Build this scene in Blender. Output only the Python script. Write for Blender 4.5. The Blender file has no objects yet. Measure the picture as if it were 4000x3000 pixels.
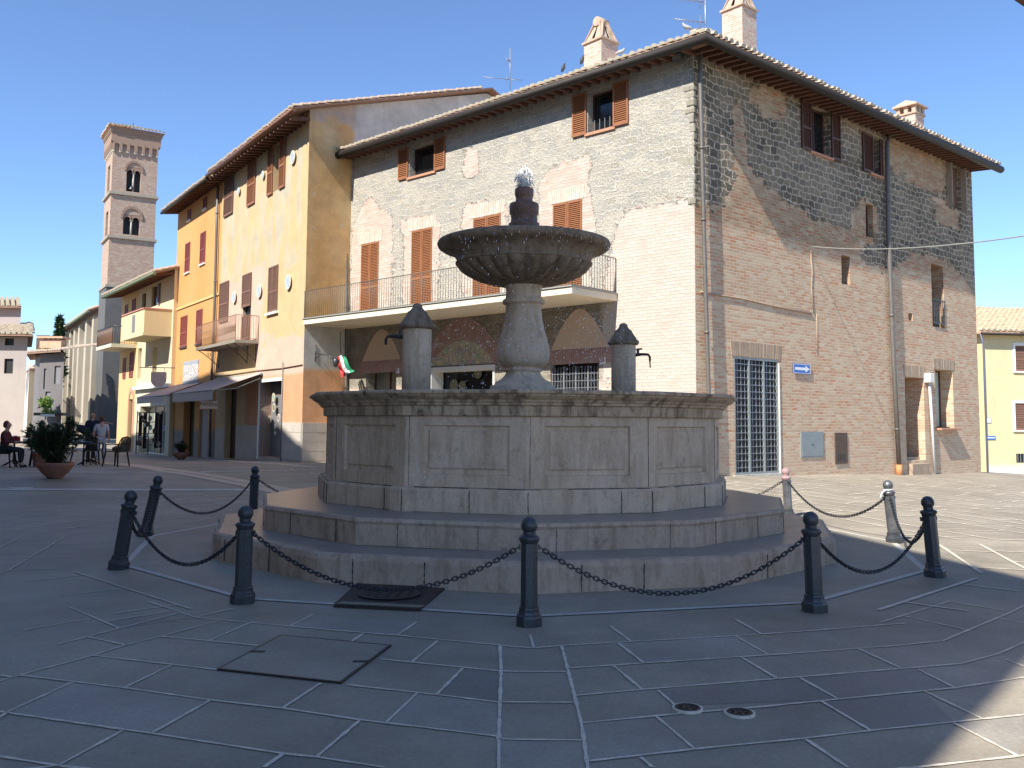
import bpy, math, random
import numpy as np
from mathutils import Vector, Matrix, noise
random.seed(7)
S = bpy.context.scene
COL = S.collection
# ---------------------------------------------------------------- camera
F, PIT, ROL, SHY, EYE = 3600.0, .08, .007, -138.6, 1.72
CP = Vector((0, 0, EYE))
FW = Vector((0, math.cos(PIT), math.sin(PIT)))
UP0 = Vector((0, -math.sin(PIT), math.cos(PIT)))
XR = Vector((1, 0, 0)) * math.cos(ROL) + UP0 * math.sin(ROL)
UR = Vector((-1, 0, 0)) * math.sin(ROL) + UP0 * math.cos(ROL)
cd = bpy.data.cameras.new('camera')
cam = bpy.data.objects.new('camera', cd)
COL.objects.link(cam)
cd.sensor_width = 36
cd.lens = F / 4000 * 36
cd.shift_y = SHY / 4000
cd.clip_start = .1
cd.clip_end = 3000
m = Matrix((XR, UR, -FW)).transposed().to_4x4()
m.translation = CP
cam.matrix_world = m
S.camera = cam
# ---------------------------------------------------------------- sky, sun, exposure
SUN_EL = math.radians(43)
LH = Vector((.62, .784))            # the way the sunlight travels over the ground
SL = Vector((LH.x * math.cos(SUN_EL), LH.y * math.cos(SUN_EL), -math.sin(SUN_EL)))
w = bpy.data.worlds.new('World')
S.world = w
w.use_nodes = True
nt = w.node_tree
nt.nodes.clear()
sk = nt.nodes.new('ShaderNodeTexSky')
sk.sky_type = 'NISHITA'
sk.sun_disc = False
sk.sun_elevation = SUN_EL
sk.sun_rotation = math.atan2(-LH.x, -LH.y)
sk.altitude = 2800
sk.air_density = 1.0
sk.dust_density = .05
sk.ozone_density = 5.2
bg = nt.nodes.new('ShaderNodeBackground')
bg.inputs['Strength'].default_value = .13
wo = nt.nodes.new('ShaderNodeOutputWorld')
nt.links.new(sk.outputs[0], bg.inputs[0])
nt.links.new(bg.outputs[0], wo.inputs[0])
sd = bpy.data.lights.new('sun', 'SUN')
sd.energy = 4.35
sd.angle = math.radians(.5)
sd.color = (1, .965, .9)
so = bpy.data.objects.new('sun', sd)
COL.objects.link(so)
so.location = (-30, -40, 50)
so.rotation_euler = SL.to_track_quat('-Z', 'Y').to_euler()
S.view_settings.view_transform = 'Standard'
S.view_settings.look = 'None'
S.view_settings.gamma = 1
S.view_settings.exposure = .95
# ---------------------------------------------------------------- helpers
def ray(px, py):
    return (FW + XR * ((px - 2000) / F) + UR * ((1500 + SHY - py) / F)).normalized()
WL = {}
class MB:
    def __init__(s):
        s.v = []; s.f = []; s.uv = []; s.mi = []; s.sm = []; s.c = {}
    def add(s, vs, fs, mi=0, sm=False, uvs=None):
        b = len(s.v)
        s.v += [tuple(p) for p in vs]
        for k, f in enumerate(fs):
            s.f.append([b + i for i in f]); s.mi.append(mi); s.sm.append(sm)
            s.uv.append(uvs[k] if uvs else None)
        return b
    def quad(s, a, b, c, d, mi=0, uv=None):
        s.add([a, b, c, d], [(0, 1, 2, 3)], mi, False, [uv] if uv else None)
    def box8(s, p, mi=0):
        s.add(p, [(0, 1, 2, 3), (7, 6, 5, 4), (0, 4, 5, 1), (1, 5, 6, 2), (2, 6, 7, 3), (3, 7, 4, 0)], mi)
    def box(s, c, h, mi=0, ax=None):
        c = Vector(c)
        ax = ax or (Vector((1, 0, 0)), Vector((0, 1, 0)), Vector((0, 0, 1)))
        x, y, z = ax[0] * h[0], ax[1] * h[1], ax[2] * h[2]
        s.box8([c - x - y - z, c - x + y - z, c + x + y - z, c + x - y - z, c - x - y + z, c - x + y + z, c + x + y + z, c + x - y + z], mi)
    def tube(s, pts, r, n=8, mi=0, sm=True, cap=True, closed=False):
        pts = [Vector(p) for p in pts]
        rs = r if isinstance(r, (list, tuple)) else [r] * len(pts)
        vs = []; N = len(pts)
        up = Vector((0, 0, 1)); prev = None
        for i, p in enumerate(pts):
            if closed: t = pts[(i + 1) % N] - pts[i - 1]
            else: t = pts[min(i + 1, N - 1)] - pts[max(i - 1, 0)]
            t.normalize()
            if prev is None:
                a = t.cross(up)
                if a.length < .05: a = t.cross(Vector((1, 0, 0)))
            else:
                a = prev - t * prev.dot(t)
            a.normalize(); prev = a
            b = t.cross(a)
            for k in range(n):
                q = 2 * math.pi * k / n
                vs.append(p + (a * math.cos(q) + b * math.sin(q)) * rs[i])
        fs = []
        for i in range(N if closed else N - 1):
            j = (i + 1) % N
            for k in range(n):
                fs.append((i * n + k, i * n + (k + 1) % n, j * n + (k + 1) % n, j * n + k))
        b0 = s.add(vs, fs, mi, sm)
        if cap and not closed:
            s.f.append([b0 + k for k in range(n)][::-1]); s.mi.append(mi); s.sm.append(False); s.uv.append(None)
            s.f.append([b0 + (N - 1) * n + k for k in range(n)]); s.mi.append(mi); s.sm.append(False); s.uv.append(None)
    def lathe(s, prof, c=(0, 0, 0), n=24, mi=0, sm=True, rf=None, ph=0):
        vs = []
        for i, (r, z) in enumerate(prof):
            for k in range(n):
                a = 2 * math.pi * k / n + ph
                rr = r * (rf(a, i) if rf else 1)
                vs.append((c[0] + rr * math.cos(a), c[1] + rr * math.sin(a), c[2] + z))
        fs = []
        for i in range(len(prof) - 1):
            for k in range(n):
                fs.append((i * n + k, i * n + (k + 1) % n, (i + 1) * n + (k + 1) % n, (i + 1) * n + k))
        b0 = s.add(vs, fs, mi, sm)
        for i, rev in ((0, True), (len(prof) - 1, False)):
            if prof[i][0] > 1e-4:
                q = [b0 + i * n + k for k in range(n)]
                s.f.append(q[::-1] if rev else q); s.mi.append(mi); s.sm.append(False); s.uv.append(None)
    def poly(s, pts, d, mi=0):
        """flat outline pts (3D) pushed by vector d into a closed slab"""
        d = Vector(d); n = len(pts); pts = [Vector(p) for p in pts]
        fs = [tuple(range(n))[::-1], tuple(range(n, 2 * n))] + [(i, (i + 1) % n, n + (i + 1) % n, n + i) for i in range(n)]
        s.add(pts + [p + d for p in pts], fs, mi)
def setp(o, label=None, cat=None, group=None, kind=None):
    for k, v in (('label', label), ('category', cat), ('group', group), ('kind', kind)):
        if v: o[k] = v
    return o
def obj(name, mb, mats, parent=None, label=None, cat=None, group=None, kind=None, bev=0, org=None):
    if not isinstance(mats, (list, tuple)): mats = [mats]
    A = np.array(mb.v, dtype=float)
    if org is None:
        org = Vector(((A[:, 0].min() + A[:, 0].max()) / 2, (A[:, 1].min() + A[:, 1].max()) / 2, A[:, 2].min()))
    org = Vector(org)
    me = bpy.data.meshes.new(name)
    A = A - np.array(org)
    me.from_pydata(A.tolist(), [], mb.f)
    for mt in mats: me.materials.append(mt)
    me.polygons.foreach_set('material_index', mb.mi)
    me.polygons.foreach_set('use_smooth', mb.sm)
    if any(u is not None for u in mb.uv):
        ul = me.uv_layers.new(name='UVMap')
        flat = []
        for f, u in zip(mb.f, mb.uv):
            for k in range(len(f)): flat += list(u[k]) if u else [0, 0]
        ul.data.foreach_set('uv', flat)
    if mb.c:
        ca = me.color_attributes.new('Col', 'FLOAT_COLOR', 'POINT')
        arr = np.ones((len(mb.v), 4)); arr[:, :3] = 0
        for i, c in mb.c.items(): arr[i, :3] = c
        ca.data.foreach_set('color', arr.ravel())
    me.validate(); me.update()
    o = bpy.data.objects.new(name, me)
    COL.objects.link(o)
    WL[o.name] = org
    if parent is not None:
        o.parent = parent
        o.location = org - WL[parent.name]
    else: o.location = org
    if bev:
        b = o.modifiers.new('bevel', 'BEVEL'); b.width = bev; b.segments = 2; b.limit_method = 'ANGLE'
        b.angle_limit = math.radians(40)
    return setp(o, label, cat, group, kind)
def empty(name, loc, label, cat, group=None):
    o = bpy.data.objects.new(name, None); COL.objects.link(o)
    o.empty_display_size = .3
    o.location = loc; WL[o.name] = Vector(loc)
    return setp(o, label, cat, group)
def dup(o, parent=None):
    c = o.copy(); COL.objects.link(c)
    if parent is not None: c.parent = parent
    for ch in o.children: dup(ch, c)
    return c
# ---------------------------------------------------------------- materials
def nd(t, typ, ins=None, **pr):
    n = t.nodes.new('ShaderNode' + typ)
    for k, v in pr.items(): setattr(n, k, v)
    for k, v in (ins or {}).items():
        if isinstance(v, bpy.types.NodeSocket): t.links.new(v, n.inputs[k])
        else: n.inputs[k].default_value = v
    return n
def c4(c): return (c[0], c[1], c[2], 1)
def newmat(name):
    mt = bpy.data.materials.new(name); mt.use_nodes = True
    return mt, mt.node_tree, mt.node_tree.nodes['Principled BSDF']
def mth(t, op, a, b=0.0, c=None):
    n = t.nodes.new('ShaderNodeMath'); n.operation = op
    for i, v in enumerate((a, b) if c is None else (a, b, c)):
        if isinstance(v, bpy.types.NodeSocket): t.links.new(v, n.inputs[i])
        else: n.inputs[i].default_value = v
    return n.outputs[0]
def ramp(t, fac, stops):
    n = nd(t, 'ValToRGB', {'Fac': fac}); cr = n.color_ramp
    while len(cr.elements) < len(stops): cr.elements.new(.5)
    for e, (p, c) in zip(cr.elements, stops):
        e.position = p; e.color = c4(c) if isinstance(c, tuple) else (c, c, c, 1)
    return n.outputs[0]
def mix(t, f, a, b, blend='MIX'):
    n = t.nodes.new('ShaderNodeMixRGB'); n.blend_type = blend
    for i, v in zip(('Fac', 'Color1', 'Color2'), (f, a, b)):
        if isinstance(v, bpy.types.NodeSocket): t.links.new(v, n.inputs[i])
        else: n.inputs[i].default_value = c4(v) if isinstance(v, (tuple, list)) and len(v) == 3 else v
    return n.outputs[0]
def mp(t, vec, sc=(1, 1, 1), loc=(0, 0, 0)):
    return nd(t, 'Mapping', {'Vector': vec, 'Scale': sc, 'Location': loc}).outputs[0]
def noi(t, vec, sc, det=4, ro=.6, out='Fac'):
    return nd(t, 'TexNoise', {'Vector': vec, 'Scale': sc, 'Detail': det, 'Roughness': ro}).outputs[out]
def bump(t, b, h, st, dist):
    t.links.new(nd(t, 'Bump', {'Height': h, 'Strength': st, 'Distance': dist}).outputs[0], b.inputs['Normal'])
def mat(name, col, ro=.7, var=.15, sc=3, bs=.3, bd=.01, metal=0, col2=None, stain=None, fine=40, spec=.5):
    """plain procedural surface: two scales of noise in colour, fine bump, optional second colour in patches"""
    mt, t, b = newmat(name)
    oc = nd(t, 'TexCoord').outputs['Object']
    n1 = noi(t, oc, sc, 5); n2 = noi(t, oc, fine, 3)
    f = ramp(t, n1, [(.3, 0.0), (.7, 1.0)])
    c2 = col2 or tuple(x * (1 - var) for x in col)
    c = mix(t, f, col, c2)
    k = ramp(t, n2, [(.25, 1 - var), (.75, 1 + var)])
    c = mix(t, 1.0, c, k, 'MULTIPLY')
    if stain:
        n3 = noi(t, mp(t, oc, (1, 1, .18)), stain[1], 5)
        c = mix(t, ramp(t, n3, [(stain[2], 0.0), (stain[2] + .15, stain[3])]), c, stain[0])
    t.links.new(c, b.inputs['Base Color'])
    b.inputs['Roughness'].default_value = ro
    b.inputs['Metallic'].default_value = metal
    b.inputs['Specular IOR Level'].default_value = spec
    if bs: bump(t, b, n2, bs, bd)
    return mt
def masonry(name, s1, s2, s3, mort, b1, b2, bm, wash=(.75, .66, .58), rowh=.21, bw=.36, bstr=.8, brk_rough=.9, msz=.024, bdst=.045):
    """UV in metres; Col.r: 0 stone blocks, 1 brick; Col.g: how much lime wash; Col.b: darker, for dirt and painted shade"""
    mt, t, b = newmat(name)
    uv = nd(t, 'UVMap').outputs[0]
    at = nd(t, 'Attribute', attribute_name='Col').outputs['Color']
    sp = nd(t, 'SeparateColor', {'Color': at}).outputs
    # stone blocks, coursed but hand laid
    wn = nd(t, 'TexNoise', {'Vector': uv, 'Scale': 1.6, 'Detail': 3}).outputs['Color']
    wv = nd(t, 'VectorMath', {0: wn, 1: (.5, .5, .5)}, operation='SUBTRACT').outputs[0]
    wv = nd(t, 'VectorMath', {0: wv, 1: (.42, .30, 0)}, operation='MULTIPLY').outputs[0]
    wn2 = nd(t, 'TexNoise', {'Vector': uv, 'Scale': 9, 'Detail': 2}).outputs['Color']
    wv2 = nd(t, 'VectorMath', {0: wn2, 1: (.5, .5, .5)}, operation='SUBTRACT').outputs[0]
    wv2 = nd(t, 'VectorMath', {0: wv2, 1: (.13, .10, 0)}, operation='MULTIPLY').outputs[0]
    v1 = nd(t, 'VectorMath', {0: uv, 1: wv}, operation='ADD').outputs[0]
    v2 = nd(t, 'VectorMath', {0: v1, 1: wv2}, operation='ADD').outputs[0]
    bt = nd(t, 'TexBrick', {'Vector': v2, 'Color1': (0, 0, 0, 1), 'Color2': (1, 1, 1, 1), 'Mortar': (.5, .5, .5, 1), 'Scale': 1.0,
                            'Mortar Size': msz, 'Mortar Smooth': .6, 'Bias': 0.0, 'Brick Width': bw, 'Row Height': rowh}, offset=.47)
    rnd = bt.outputs['Color']; mo = bt.outputs['Fac']
    n5 = noi(t, uv, 14, 4, .7)
    sc = ramp(t, rnd, [(0.0, s1), (.35, s2), (.7, s3), (1.0, tuple(x * .8 for x in s1))])
    sc = mix(t, 1.0, sc, ramp(t, n5, [(.2, .5), (.8, 1.45)]), 'MULTIPLY')
    nlow = noi(t, uv, .5, 3)
    sc = mix(t, ramp(t, nlow, [(.45, 0.0), (.7, .35)]), sc, mort)
    mo2 = ramp(t, mth(t, 'ADD', mo, mth(t, 'MULTIPLY', mth(t, 'SUBTRACT', n5, .5), .7)), [(.25, 0.0), (.6, 1.0)])
    sc = mix(t, ramp(t, noi(t, uv, 2.1, 5, .7), [(.5, 0.0), (.75, .5)]), sc, tuple(x * .7 for x in s1))
    stone = mix(t, mo2, sc, mort)
    # brick
    wb = nd(t, 'VectorMath', {0: wv2, 1: (.22, .16, 0)}, operation='MULTIPLY').outputs[0]
    wb2 = nd(t, 'VectorMath', {0: wv, 1: (.12, .12, 0)}, operation='MULTIPLY').outputs[0]
    vb = nd(t, 'VectorMath', {0: nd(t, 'VectorMath', {0: uv, 1: wb}, operation='ADD').outputs[0], 1: wb2}, operation='ADD').outputs[0]
    br = nd(t, 'TexBrick', {'Vector': vb, 'Color1': (0, 0, 0, 1), 'Color2': (1, 1, 1, 1), 'Mortar': (.5, .5, .5, 1), 'Scale': 1.0,
                            'Mortar Size': .013, 'Mortar Smooth': .4, 'Bias': 0.0, 'Brick Width': .3, 'Row Height': .088})
    bc = ramp(t, br.outputs['Color'], [(0.0, b1), (.3, b2), (.55, bm), (.8, tuple(x * .85 for x in b2)), (1.0, tuple(x * y for x, y in zip(b1, (1.05, .9, .85))))])
    n6 = noi(t, uv, 2.3, 5, .65)
    bc = mix(t, ramp(t, n6, [(.42, 0.0), (.72, .45)]), bc, bm)
    n7 = noi(t, mp(t, uv, (1, 1.6, 1), (3, 8, 0)), 1.1, 5, .7)
    bc = mix(t, ramp(t, n7, [(.52, 0.0), (.68, .6)]), bc, b1)
    bc = mix(t, 1.0, bc, ramp(t, n5, [(.2, .75), (.8, 1.22)]), 'MULTIPLY')
    brick = mix(t, br.outputs['Fac'], bc, bm)
    # where each stands: ragged border
    jag = mth(t, 'ADD', sp[0], mth(t, 'MULTIPLY', mth(t, 'SUBTRACT', noi(t, uv, 2.2, 5, .75), .5), 1.5))
    msk = ramp(t, jag, [(.46, 0.0), (.54, 1.0)])
    col = mix(t, msk, stone, brick)
    wf = mth(t, 'MULTIPLY', sp[1], ramp(t, noi(t, uv, 1.7, 5, .7), [(.25, .35), (.6, 1.0)]))
    col = mix(t, wf, col, wash)
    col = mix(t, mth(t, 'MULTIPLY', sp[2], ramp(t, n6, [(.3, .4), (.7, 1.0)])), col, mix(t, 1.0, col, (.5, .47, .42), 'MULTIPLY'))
    t.links.new(col, b.inputs['Base Color'])
    b.inputs['Roughness'].default_value = .92
    b.inputs['Specular IOR Level'].default_value = .2
    hs = mth(t, 'ADD', mth(t, 'MULTIPLY', mth(t, 'SUBTRACT', 1.0, mo2), .7), mth(t, 'MULTIPLY', n5, .9))
    hb = mth(t, 'ADD', mth(t, 'MULTIPLY', mth(t, 'SUBTRACT', 1.0, br.outputs['Fac']), .22), mth(t, 'MULTIPLY', n5, .28 * brk_rough))
    hh = nd(t, 'Mix', {0: msk, 2: hs, 3: hb}, data_type='FLOAT').outputs[0]
    bump(t, b, hh, bstr, bdst)
    return mt
def stucco(name, ro=.85, bs=.35, grain=.12, patch=None):
    """colour from the painted patches of the wall (Col), broken up by noise"""
    mt, t, b = newmat(name)
    uv = nd(t, 'UVMap').outputs[0]
    at = nd(t, 'Attribute', attribute_name='Col').outputs['Color']
    n1 = noi(t, uv, 1.3, 6, .65); n2 = noi(t, uv, 22, 4, .7)
    c = mix(t, 1.0, at, ramp(t, n1, [(.25, 1 - grain * 1.3), (.75, 1 + grain)]), 'MULTIPLY')
    c = mix(t, 1.0, c, ramp(t, n2, [(.2, 1 - grain), (.8, 1 + grain)]), 'MULTIPLY')
    st = noi(t, mp(t, uv, (1, .14, 1)), 3.5, 5, .7)
    c = mix(t, ramp(t, st, [(.55, 0.0), (.8, .35)]), c, mix(t, 1.0, c, (.62, .56, .5), 'MULTIPLY'))
    if patch:
        c = mix(t, ramp(t, noi(t, uv, patch[1], 6, .75), [(patch[2], 0.0), (patch[2] + .06, patch[3])]), c, patch[0])
    t.links.new(c, b.inputs['Base Color'])
    b.inputs['Roughness'].default_value = ro
    b.inputs['Specular IOR Level'].default_value = .2
    bump(t, b, mth(t, 'ADD', n2, mth(t, 'MULTIPLY', n1, 2)), bs, .012)
    return mt
# ---------------------------------------------------------------- ground heights
GP = [(4.7, 23.5, .40), (17.5, 34.5, -.02), (25.6, 50, -.88), (34, 56, -1.0), (21, 42, -.35), (10, 28.2, .24), (-7.27, 32, .30), (-13, 41, .03), (-17.3, 46.8, -.09), (-23, 55, -.1),
      (-14.4, 32.3, .22), (-12.5, 26.8, .34), (-10.7, 22.5, .3), (-20, 30, .2), (-34, 65, .2), (-37, 84, 0), (-8, 18.5, .05), (-20, 18, .1), (-60, 90, .1), (-60, 40, .2),
      (0, 22.2, .22), (0, 27, .38), (9, 20, .0), (14, 22, -.3), (30, 25, -.6), (40, 40, -.8), (12, 12, -.05), (30, 10, -.3), (-12, 12, .02), (-30, 5, 0),
      (0, -10, 0), (20, -12, 0), (-20, -12, 0), (4, 7, 0), (-4, 7, 0), (0, 3, 0), (60, 90, -1.2), (0, 100, 0), (-90, 150, 0), (60, -20, 0), (-60, -20, 0), (100, 150, -.5)]
for k in range(12):
    a = math.radians(30 * k)
    for rr in (5.5, 3.0): GP.append((.17 + rr * math.sin(a), 13.83 - rr * math.cos(a), 0))
_g = np.array(GP)
def _k(r): return r  # linear radial kernel: well behaved between the points
_A = np.zeros((len(GP) + 3,) * 2)
_D = np.hypot(_g[:, None, 0] - _g[None, :, 0], _g[:, None, 1] - _g[None, :, 1])
_A[:-3, :-3] = _k(_D) ; _A[:-3, -3] = 1; _A[:-3, -2:] = _g[:, :2]; _A[-3, :-3] = 1; _A[-2:, :-3] = _g[:, :2].T
_w = np.linalg.solve(_A, np.concatenate([_g[:, 2], [0, 0, 0]]))
def gh(x, y):
    if x < -85 or x > 95 or y < -18 or y > 145: return -.3 if x > 0 else 0.0
    d = np.hypot(_g[:, 0] - x, _g[:, 1] - y)
    return float(_k(d) @ _w[:-3] + _w[-3] + _w[-2] * x + _w[-1] * y)
_GX = _GY = _GZ = None
def gz(x, y):
    i = int(np.searchsorted(_GX, x)) - 1; j = int(np.searchsorted(_GY, y)) - 1
    i = max(0, min(len(_GX) - 2, i)); j = max(0, min(len(_GY) - 2, j))
    f = (x - _GX[i]) / (_GX[i + 1] - _GX[i]); g = (y - _GY[j]) / (_GY[j + 1] - _GY[j]); a, b, c, d = _GZ[j][i], _GZ[j][i + 1], _GZ[j + 1][i], _GZ[j + 1][i + 1]
    return (a * (1 - f) + b * f) * (1 - g) + (c * (1 - f) + d * f) * g
def ghit(px, py, dz=0.0):
    d = ray(px, py); z = 0.0
    for _ in range(12):
        t = (z + dz - EYE) / d.z; p = CP + d * t; z = gh(p.x, p.y)
    return Vector((p.x, p.y, z))
def atZ(px, py, Y):
    d = ray(px, py); return CP + d * (Y / d.y)
class Wall:
    def __init__(s, p, d):
        s.p = Vector((p[0], p[1])); s.d = Vector((d[0], d[1])).normalized()
        n = Vector((s.d.y, -s.d.x))
        if n.dot(-s.p) < 0: n = -n
        s.n = n
        s.D = Vector((s.d.x, s.d.y, 0)); s.N = Vector((n.x, n.y, 0))
    def pt(s, u, v, o=0):
        q = s.p + s.d * u + s.n * o
        return Vector((q.x, q.y, v))
    def uv(s, px, py, o=0):
        d = ray(px, py); n = s.N
        p0 = s.pt(0, 0, o)
        t = (p0 - CP).dot(n) / d.dot(n)
        h = CP + d * t
        return (h - p0).dot(s.D), h.z
    def rect(s, xl, xr, yt, yb, side='l', o=0):
        xs = xl if side == 'l' else xr
        ym = (yt + yb) / 2
        ul, ur = s.uv(xl, ym, o)[0], s.uv(xr, ym, o)[0]
        return (min(ul, ur), max(ul, ur), s.uv(xs, yb, o)[1], s.uv(xs, yt, o)[1])
    def box(s, mb, u0, u1, v0, v1, o0, o1, mi=0):
        P = s.pt
        mb.box8([P(u0, v0, o0), P(u0, v0, o1), P(u1, v0, o1), P(u1, v0, o0), P(u0, v1, o0), P(u0, v1, o1), P(u1, v1, o1), P(u1, v1, o0)], mi)
    def mesh(s, u0, u1, v0, v1, holes=(), step=.15, colf=None, top=None, thick=.35):
        """wall with real openings and reveals; holes (u0,u1,v0,v1,depth)"""
        mb = MB()
        us = set([u0, u1]); vs = set([v0, v1])
        for h in holes: us |= {h[0], h[1]}; vs |= {h[2], h[3]}
        def fill(st):
            l = sorted(st); out = []
            for a, b in zip(l, l[1:]):
                k = max(1, int(math.ceil((b - a) / step - 1e-6)))
                out += [a + (b - a) * i / k for i in range(k)]
            return out + [l[-1]]
        us = fill(us); vs = fill(vs)
        idx = {}
        def vid(i, j):
            if (i, j) not in idx:
                u, v = us[i], vs[j]
                if top and v > top(u): v = top(u)
                k = mb.add([s.pt(u, v)], []); idx[(i, j)] = k
                mb.c[k] = colf(u, v) if colf else (0, 0, 0)
            return idx[(i, j)]
        def V(i, j): return (us[i], min(vs[j], top(us[i])) if top else vs[j])
        for i in range(len(us) - 1):
            um = (us[i] + us[i + 1]) / 2
            for j in range(len(vs) - 1):
                vm = (vs[j] + vs[j + 1]) / 2
                if any(h[0] < um < h[1] and h[2] < vm < h[3] for h in holes): continue
                if top and vs[j] >= max(top(us[i]), top(us[i + 1])): continue
                mb.f.append([vid(i, j), vid(i + 1, j), vid(i + 1, j + 1), vid(i, j + 1)])
                mb.uv.append([V(i, j), V(i + 1, j), V(i + 1, j + 1), V(i, j + 1)]); mb.mi.append(0); mb.sm.append(False)
        for h in holes:
            a, b, c, d, dp = h[:5]
            cc = colf((a + b) / 2, d + .05) if colf else (0, 0, 0)
            for (p, q) in (((a, c), (a, d)), ((b, c), (b, d)), ((a, d), (b, d)), ((a, c), (b, c))):
                ver = p[0] == q[0]
                uvq = [(p[0], p[1]), (q[0], q[1]), (q[0] + (dp if ver else 0), q[1] + (0 if ver else dp)), (p[0] + (dp if ver else 0), p[1] + (0 if ver else dp))]
                k = mb.add([s.pt(*p), s.pt(*q), s.pt(*q, -dp), s.pt(*p, -dp)], [(0, 1, 2, 3)], 0, False, [uvq])
                for z in range(4): mb.c[k + z] = h[5] if len(h) > 5 else cc
        return mb
def shutter(mb, W, u0, u1, v0, v1, o=.03, th=.045, slat=.055, fr=.05):
    """one louvred leaf"""
    W.box(mb, u0, u0 + fr, v0, v1, o, o + th); W.box(mb, u1 - fr, u1, v0, v1, o, o + th)
    W.box(mb, u0 + fr, u1 - fr, v0, v0 + fr * 1.6, o, o + th); W.box(mb, u0 + fr, u1 - fr, v1 - fr * 1.3, v1, o, o + th)
    bars = [v0 + fr * 1.6, v1 - fr * 1.3]
    if v1 - v0 > 1.3:
        vm = v0 + (v1 - v0) * .42
        W.box(mb, u0 + fr, u1 - fr, vm, vm + fr * 1.4, o, o + th)
        bars = [v0 + fr * 1.6, vm, vm + fr * 1.4, v1 - fr * 1.3]
    W.box(mb, u0 + fr, u1 - fr, v0 + fr, v1 - fr, o, o + .006)
    P = W.pt
    for a, b in zip(bars[::2], bars[1::2]):
        k = max(1, int((b - a) / slat)); s_ = (b - a) / k
        for i in range(k):
            z = a + s_ * i
            o0, o1 = o + .008, o + th - .004
            mb.add([P(u0 + fr, z + .004, o1), P(u1 - fr, z + .004, o1), P(u1 - fr, z + s_ * .82, o0), P(u0 + fr, z + s_ * .82, o0), P(u0 + fr, z, o1 - .008), P(u1 - fr, z, o1 - .008)],
                   [(0, 1, 2, 3), (4, 5, 1, 0), (4, 3, 2, 5)])
# ---------------------------------------------------------------- material set
def slab_mat(name, col, col2, ro=.55, wet=0):
    mt, t, b = newmat(name)
    oc = nd(t, 'TexCoord').outputs['Object']
    v = nd(t, 'TexVoronoi', {'Vector': mp(t, oc, (.9, 1.3, 0)), 'Scale': 1.0}).outputs['Color']
    vv = nd(t, 'SeparateColor', {'Color': v}).outputs[0]
    n1 = noi(t, oc, .35, 5); n2 = noi(t, oc, 30, 5, .7); n3 = noi(t, mp(t, oc, (1, 1, 1), (9, 3, 0)), 2.1, 6, .7)
    c = mix(t, ramp(t, n3, [(.3, 0.0), (.72, 1.0)]), col, col2)
    c = mix(t, 1.0, c, ramp(t, noi(t, mp(t, oc, (1, 1, 1), (2, 9, 4)), .9, 4, .6), [(.3, .82), (.7, 1.15)]), 'MULTIPLY')
    c = mix(t, 1.0, c, ramp(t, n2, [(.2, .78), (.8, 1.25)]), 'MULTIPLY')
    c = mix(t, 1.0, c, ramp(t, n1, [(.3, .84), (.7, 1.12)]), 'MULTIPLY')
    sp = noi(t, oc, 55, 2, .5)
    c = mix(t, ramp(t, sp, [(.7, 0.0), (.78, .5)]), c, (.34, .35, .35))
    sp2 = noi(t, mp(t, oc, (1, 1, 1), (4, 7, 0)), 9, 3, .6)
    c = mix(t, ramp(t, sp2, [(.68, 0.0), (.78, .45)]), c, (.03, .03, .032))
    t.links.new(c, b.inputs['Base Color'])
    t.links.new(ramp(t, n3, [(.3, ro - .1), (.8, ro + .15)]), b.inputs['Roughness'])
    b.inputs['Specular IOR Level'].default_value = .35
    bump(t, b, mth(t, 'ADD', n2, mth(t, 'MULTIPLY', n3, .6)), .35, .006)
    return mt
M = {}
M['pave'] = slab_mat('dark_stone_paving', (.285, .242, .18), (.365, .315, .24), .66)
M['plat'] = slab_mat('grey_green_slab', (.29, .25, .19), (.35, .31, .24), .6)
M['paveA'] = slab_mat('darker_paving_slab', (.215, .19, .155), (.275, .245, .20), .6)
M['paveB'] = slab_mat('lighter_blue_paving_slab', (.285, .25, .20), (.37, .33, .27), .6)
M['joint'] = mat('pale_mortar_joint', (.78, .67, .53), .85, .25, 6, .2, .004)
M['trav'] = mat('white_travertine_strip', (.62, .58, .50), .7, .22, 4, .2, .004, col2=(.45, .42, .36))
M['beige'] = mat('beige_stone_band', (.66, .50, .35), .7, .2, 3, .2, .004)
def trav_mat(name, base, dark, glo=.8, dirty=.5, blocks=None):
    mt, t, b = newmat(name)
    oc = nd(t, 'TexCoord').outputs['Object']
    n1 = noi(t, oc, 1.4, 6, .65); n2 = noi(t, oc, 26, 5, .75); n3 = noi(t, mp(t, oc, (3, 3, .55)), 2.6, 6, .72)
    n4 = noi(t, mp(t, oc, (1, 1, 1), (5, 5, 5)), 6, 5, .75)
    c = mix(t, ramp(t, n1, [(.3, 0.0), (.7, 1.0)]), base, tuple(x * y for x, y in zip(base, (.78, .74, .68))))
    c = mix(t, ramp(t, n3, [(.47, 0.0), (.62, dirty)]), c, dark)
    c = mix(t, ramp(t, n4, [(.56, 0.0), (.68, dirty * .9)]), c, tuple(x * .55 for x in dark))
    c = mix(t, 1.0, c, ramp(t, n2, [(.2, .84), (.8, 1.15)]), 'MULTIPLY')
    pit = noi(t, mp(t, oc, (1, 1, 3)), 48, 2, .5)
    c = mix(t, ramp(t, pit, [(.69, 0.0), (.76, .5)]), c, (.06, .05, .04))
    t.links.new(c, b.inputs['Base Color'])
    b.inputs['Roughness'].default_value = glo
    b.inputs['Specular IOR Level'].default_value = .3
    bump(t, b, mth(t, 'ADD', n2, mth(t, 'MULTIPLY', n1, 1.5)), .6, .012)
    return mt
M['trv'] = trav_mat('weathered_travertine', (.74, .57, .42), (.32, .21, .13), .85, .42)
M['trvd'] = trav_mat('stained_dark_travertine', (.33, .25, .18), (.10, .075, .05), .8, .7)
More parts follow.
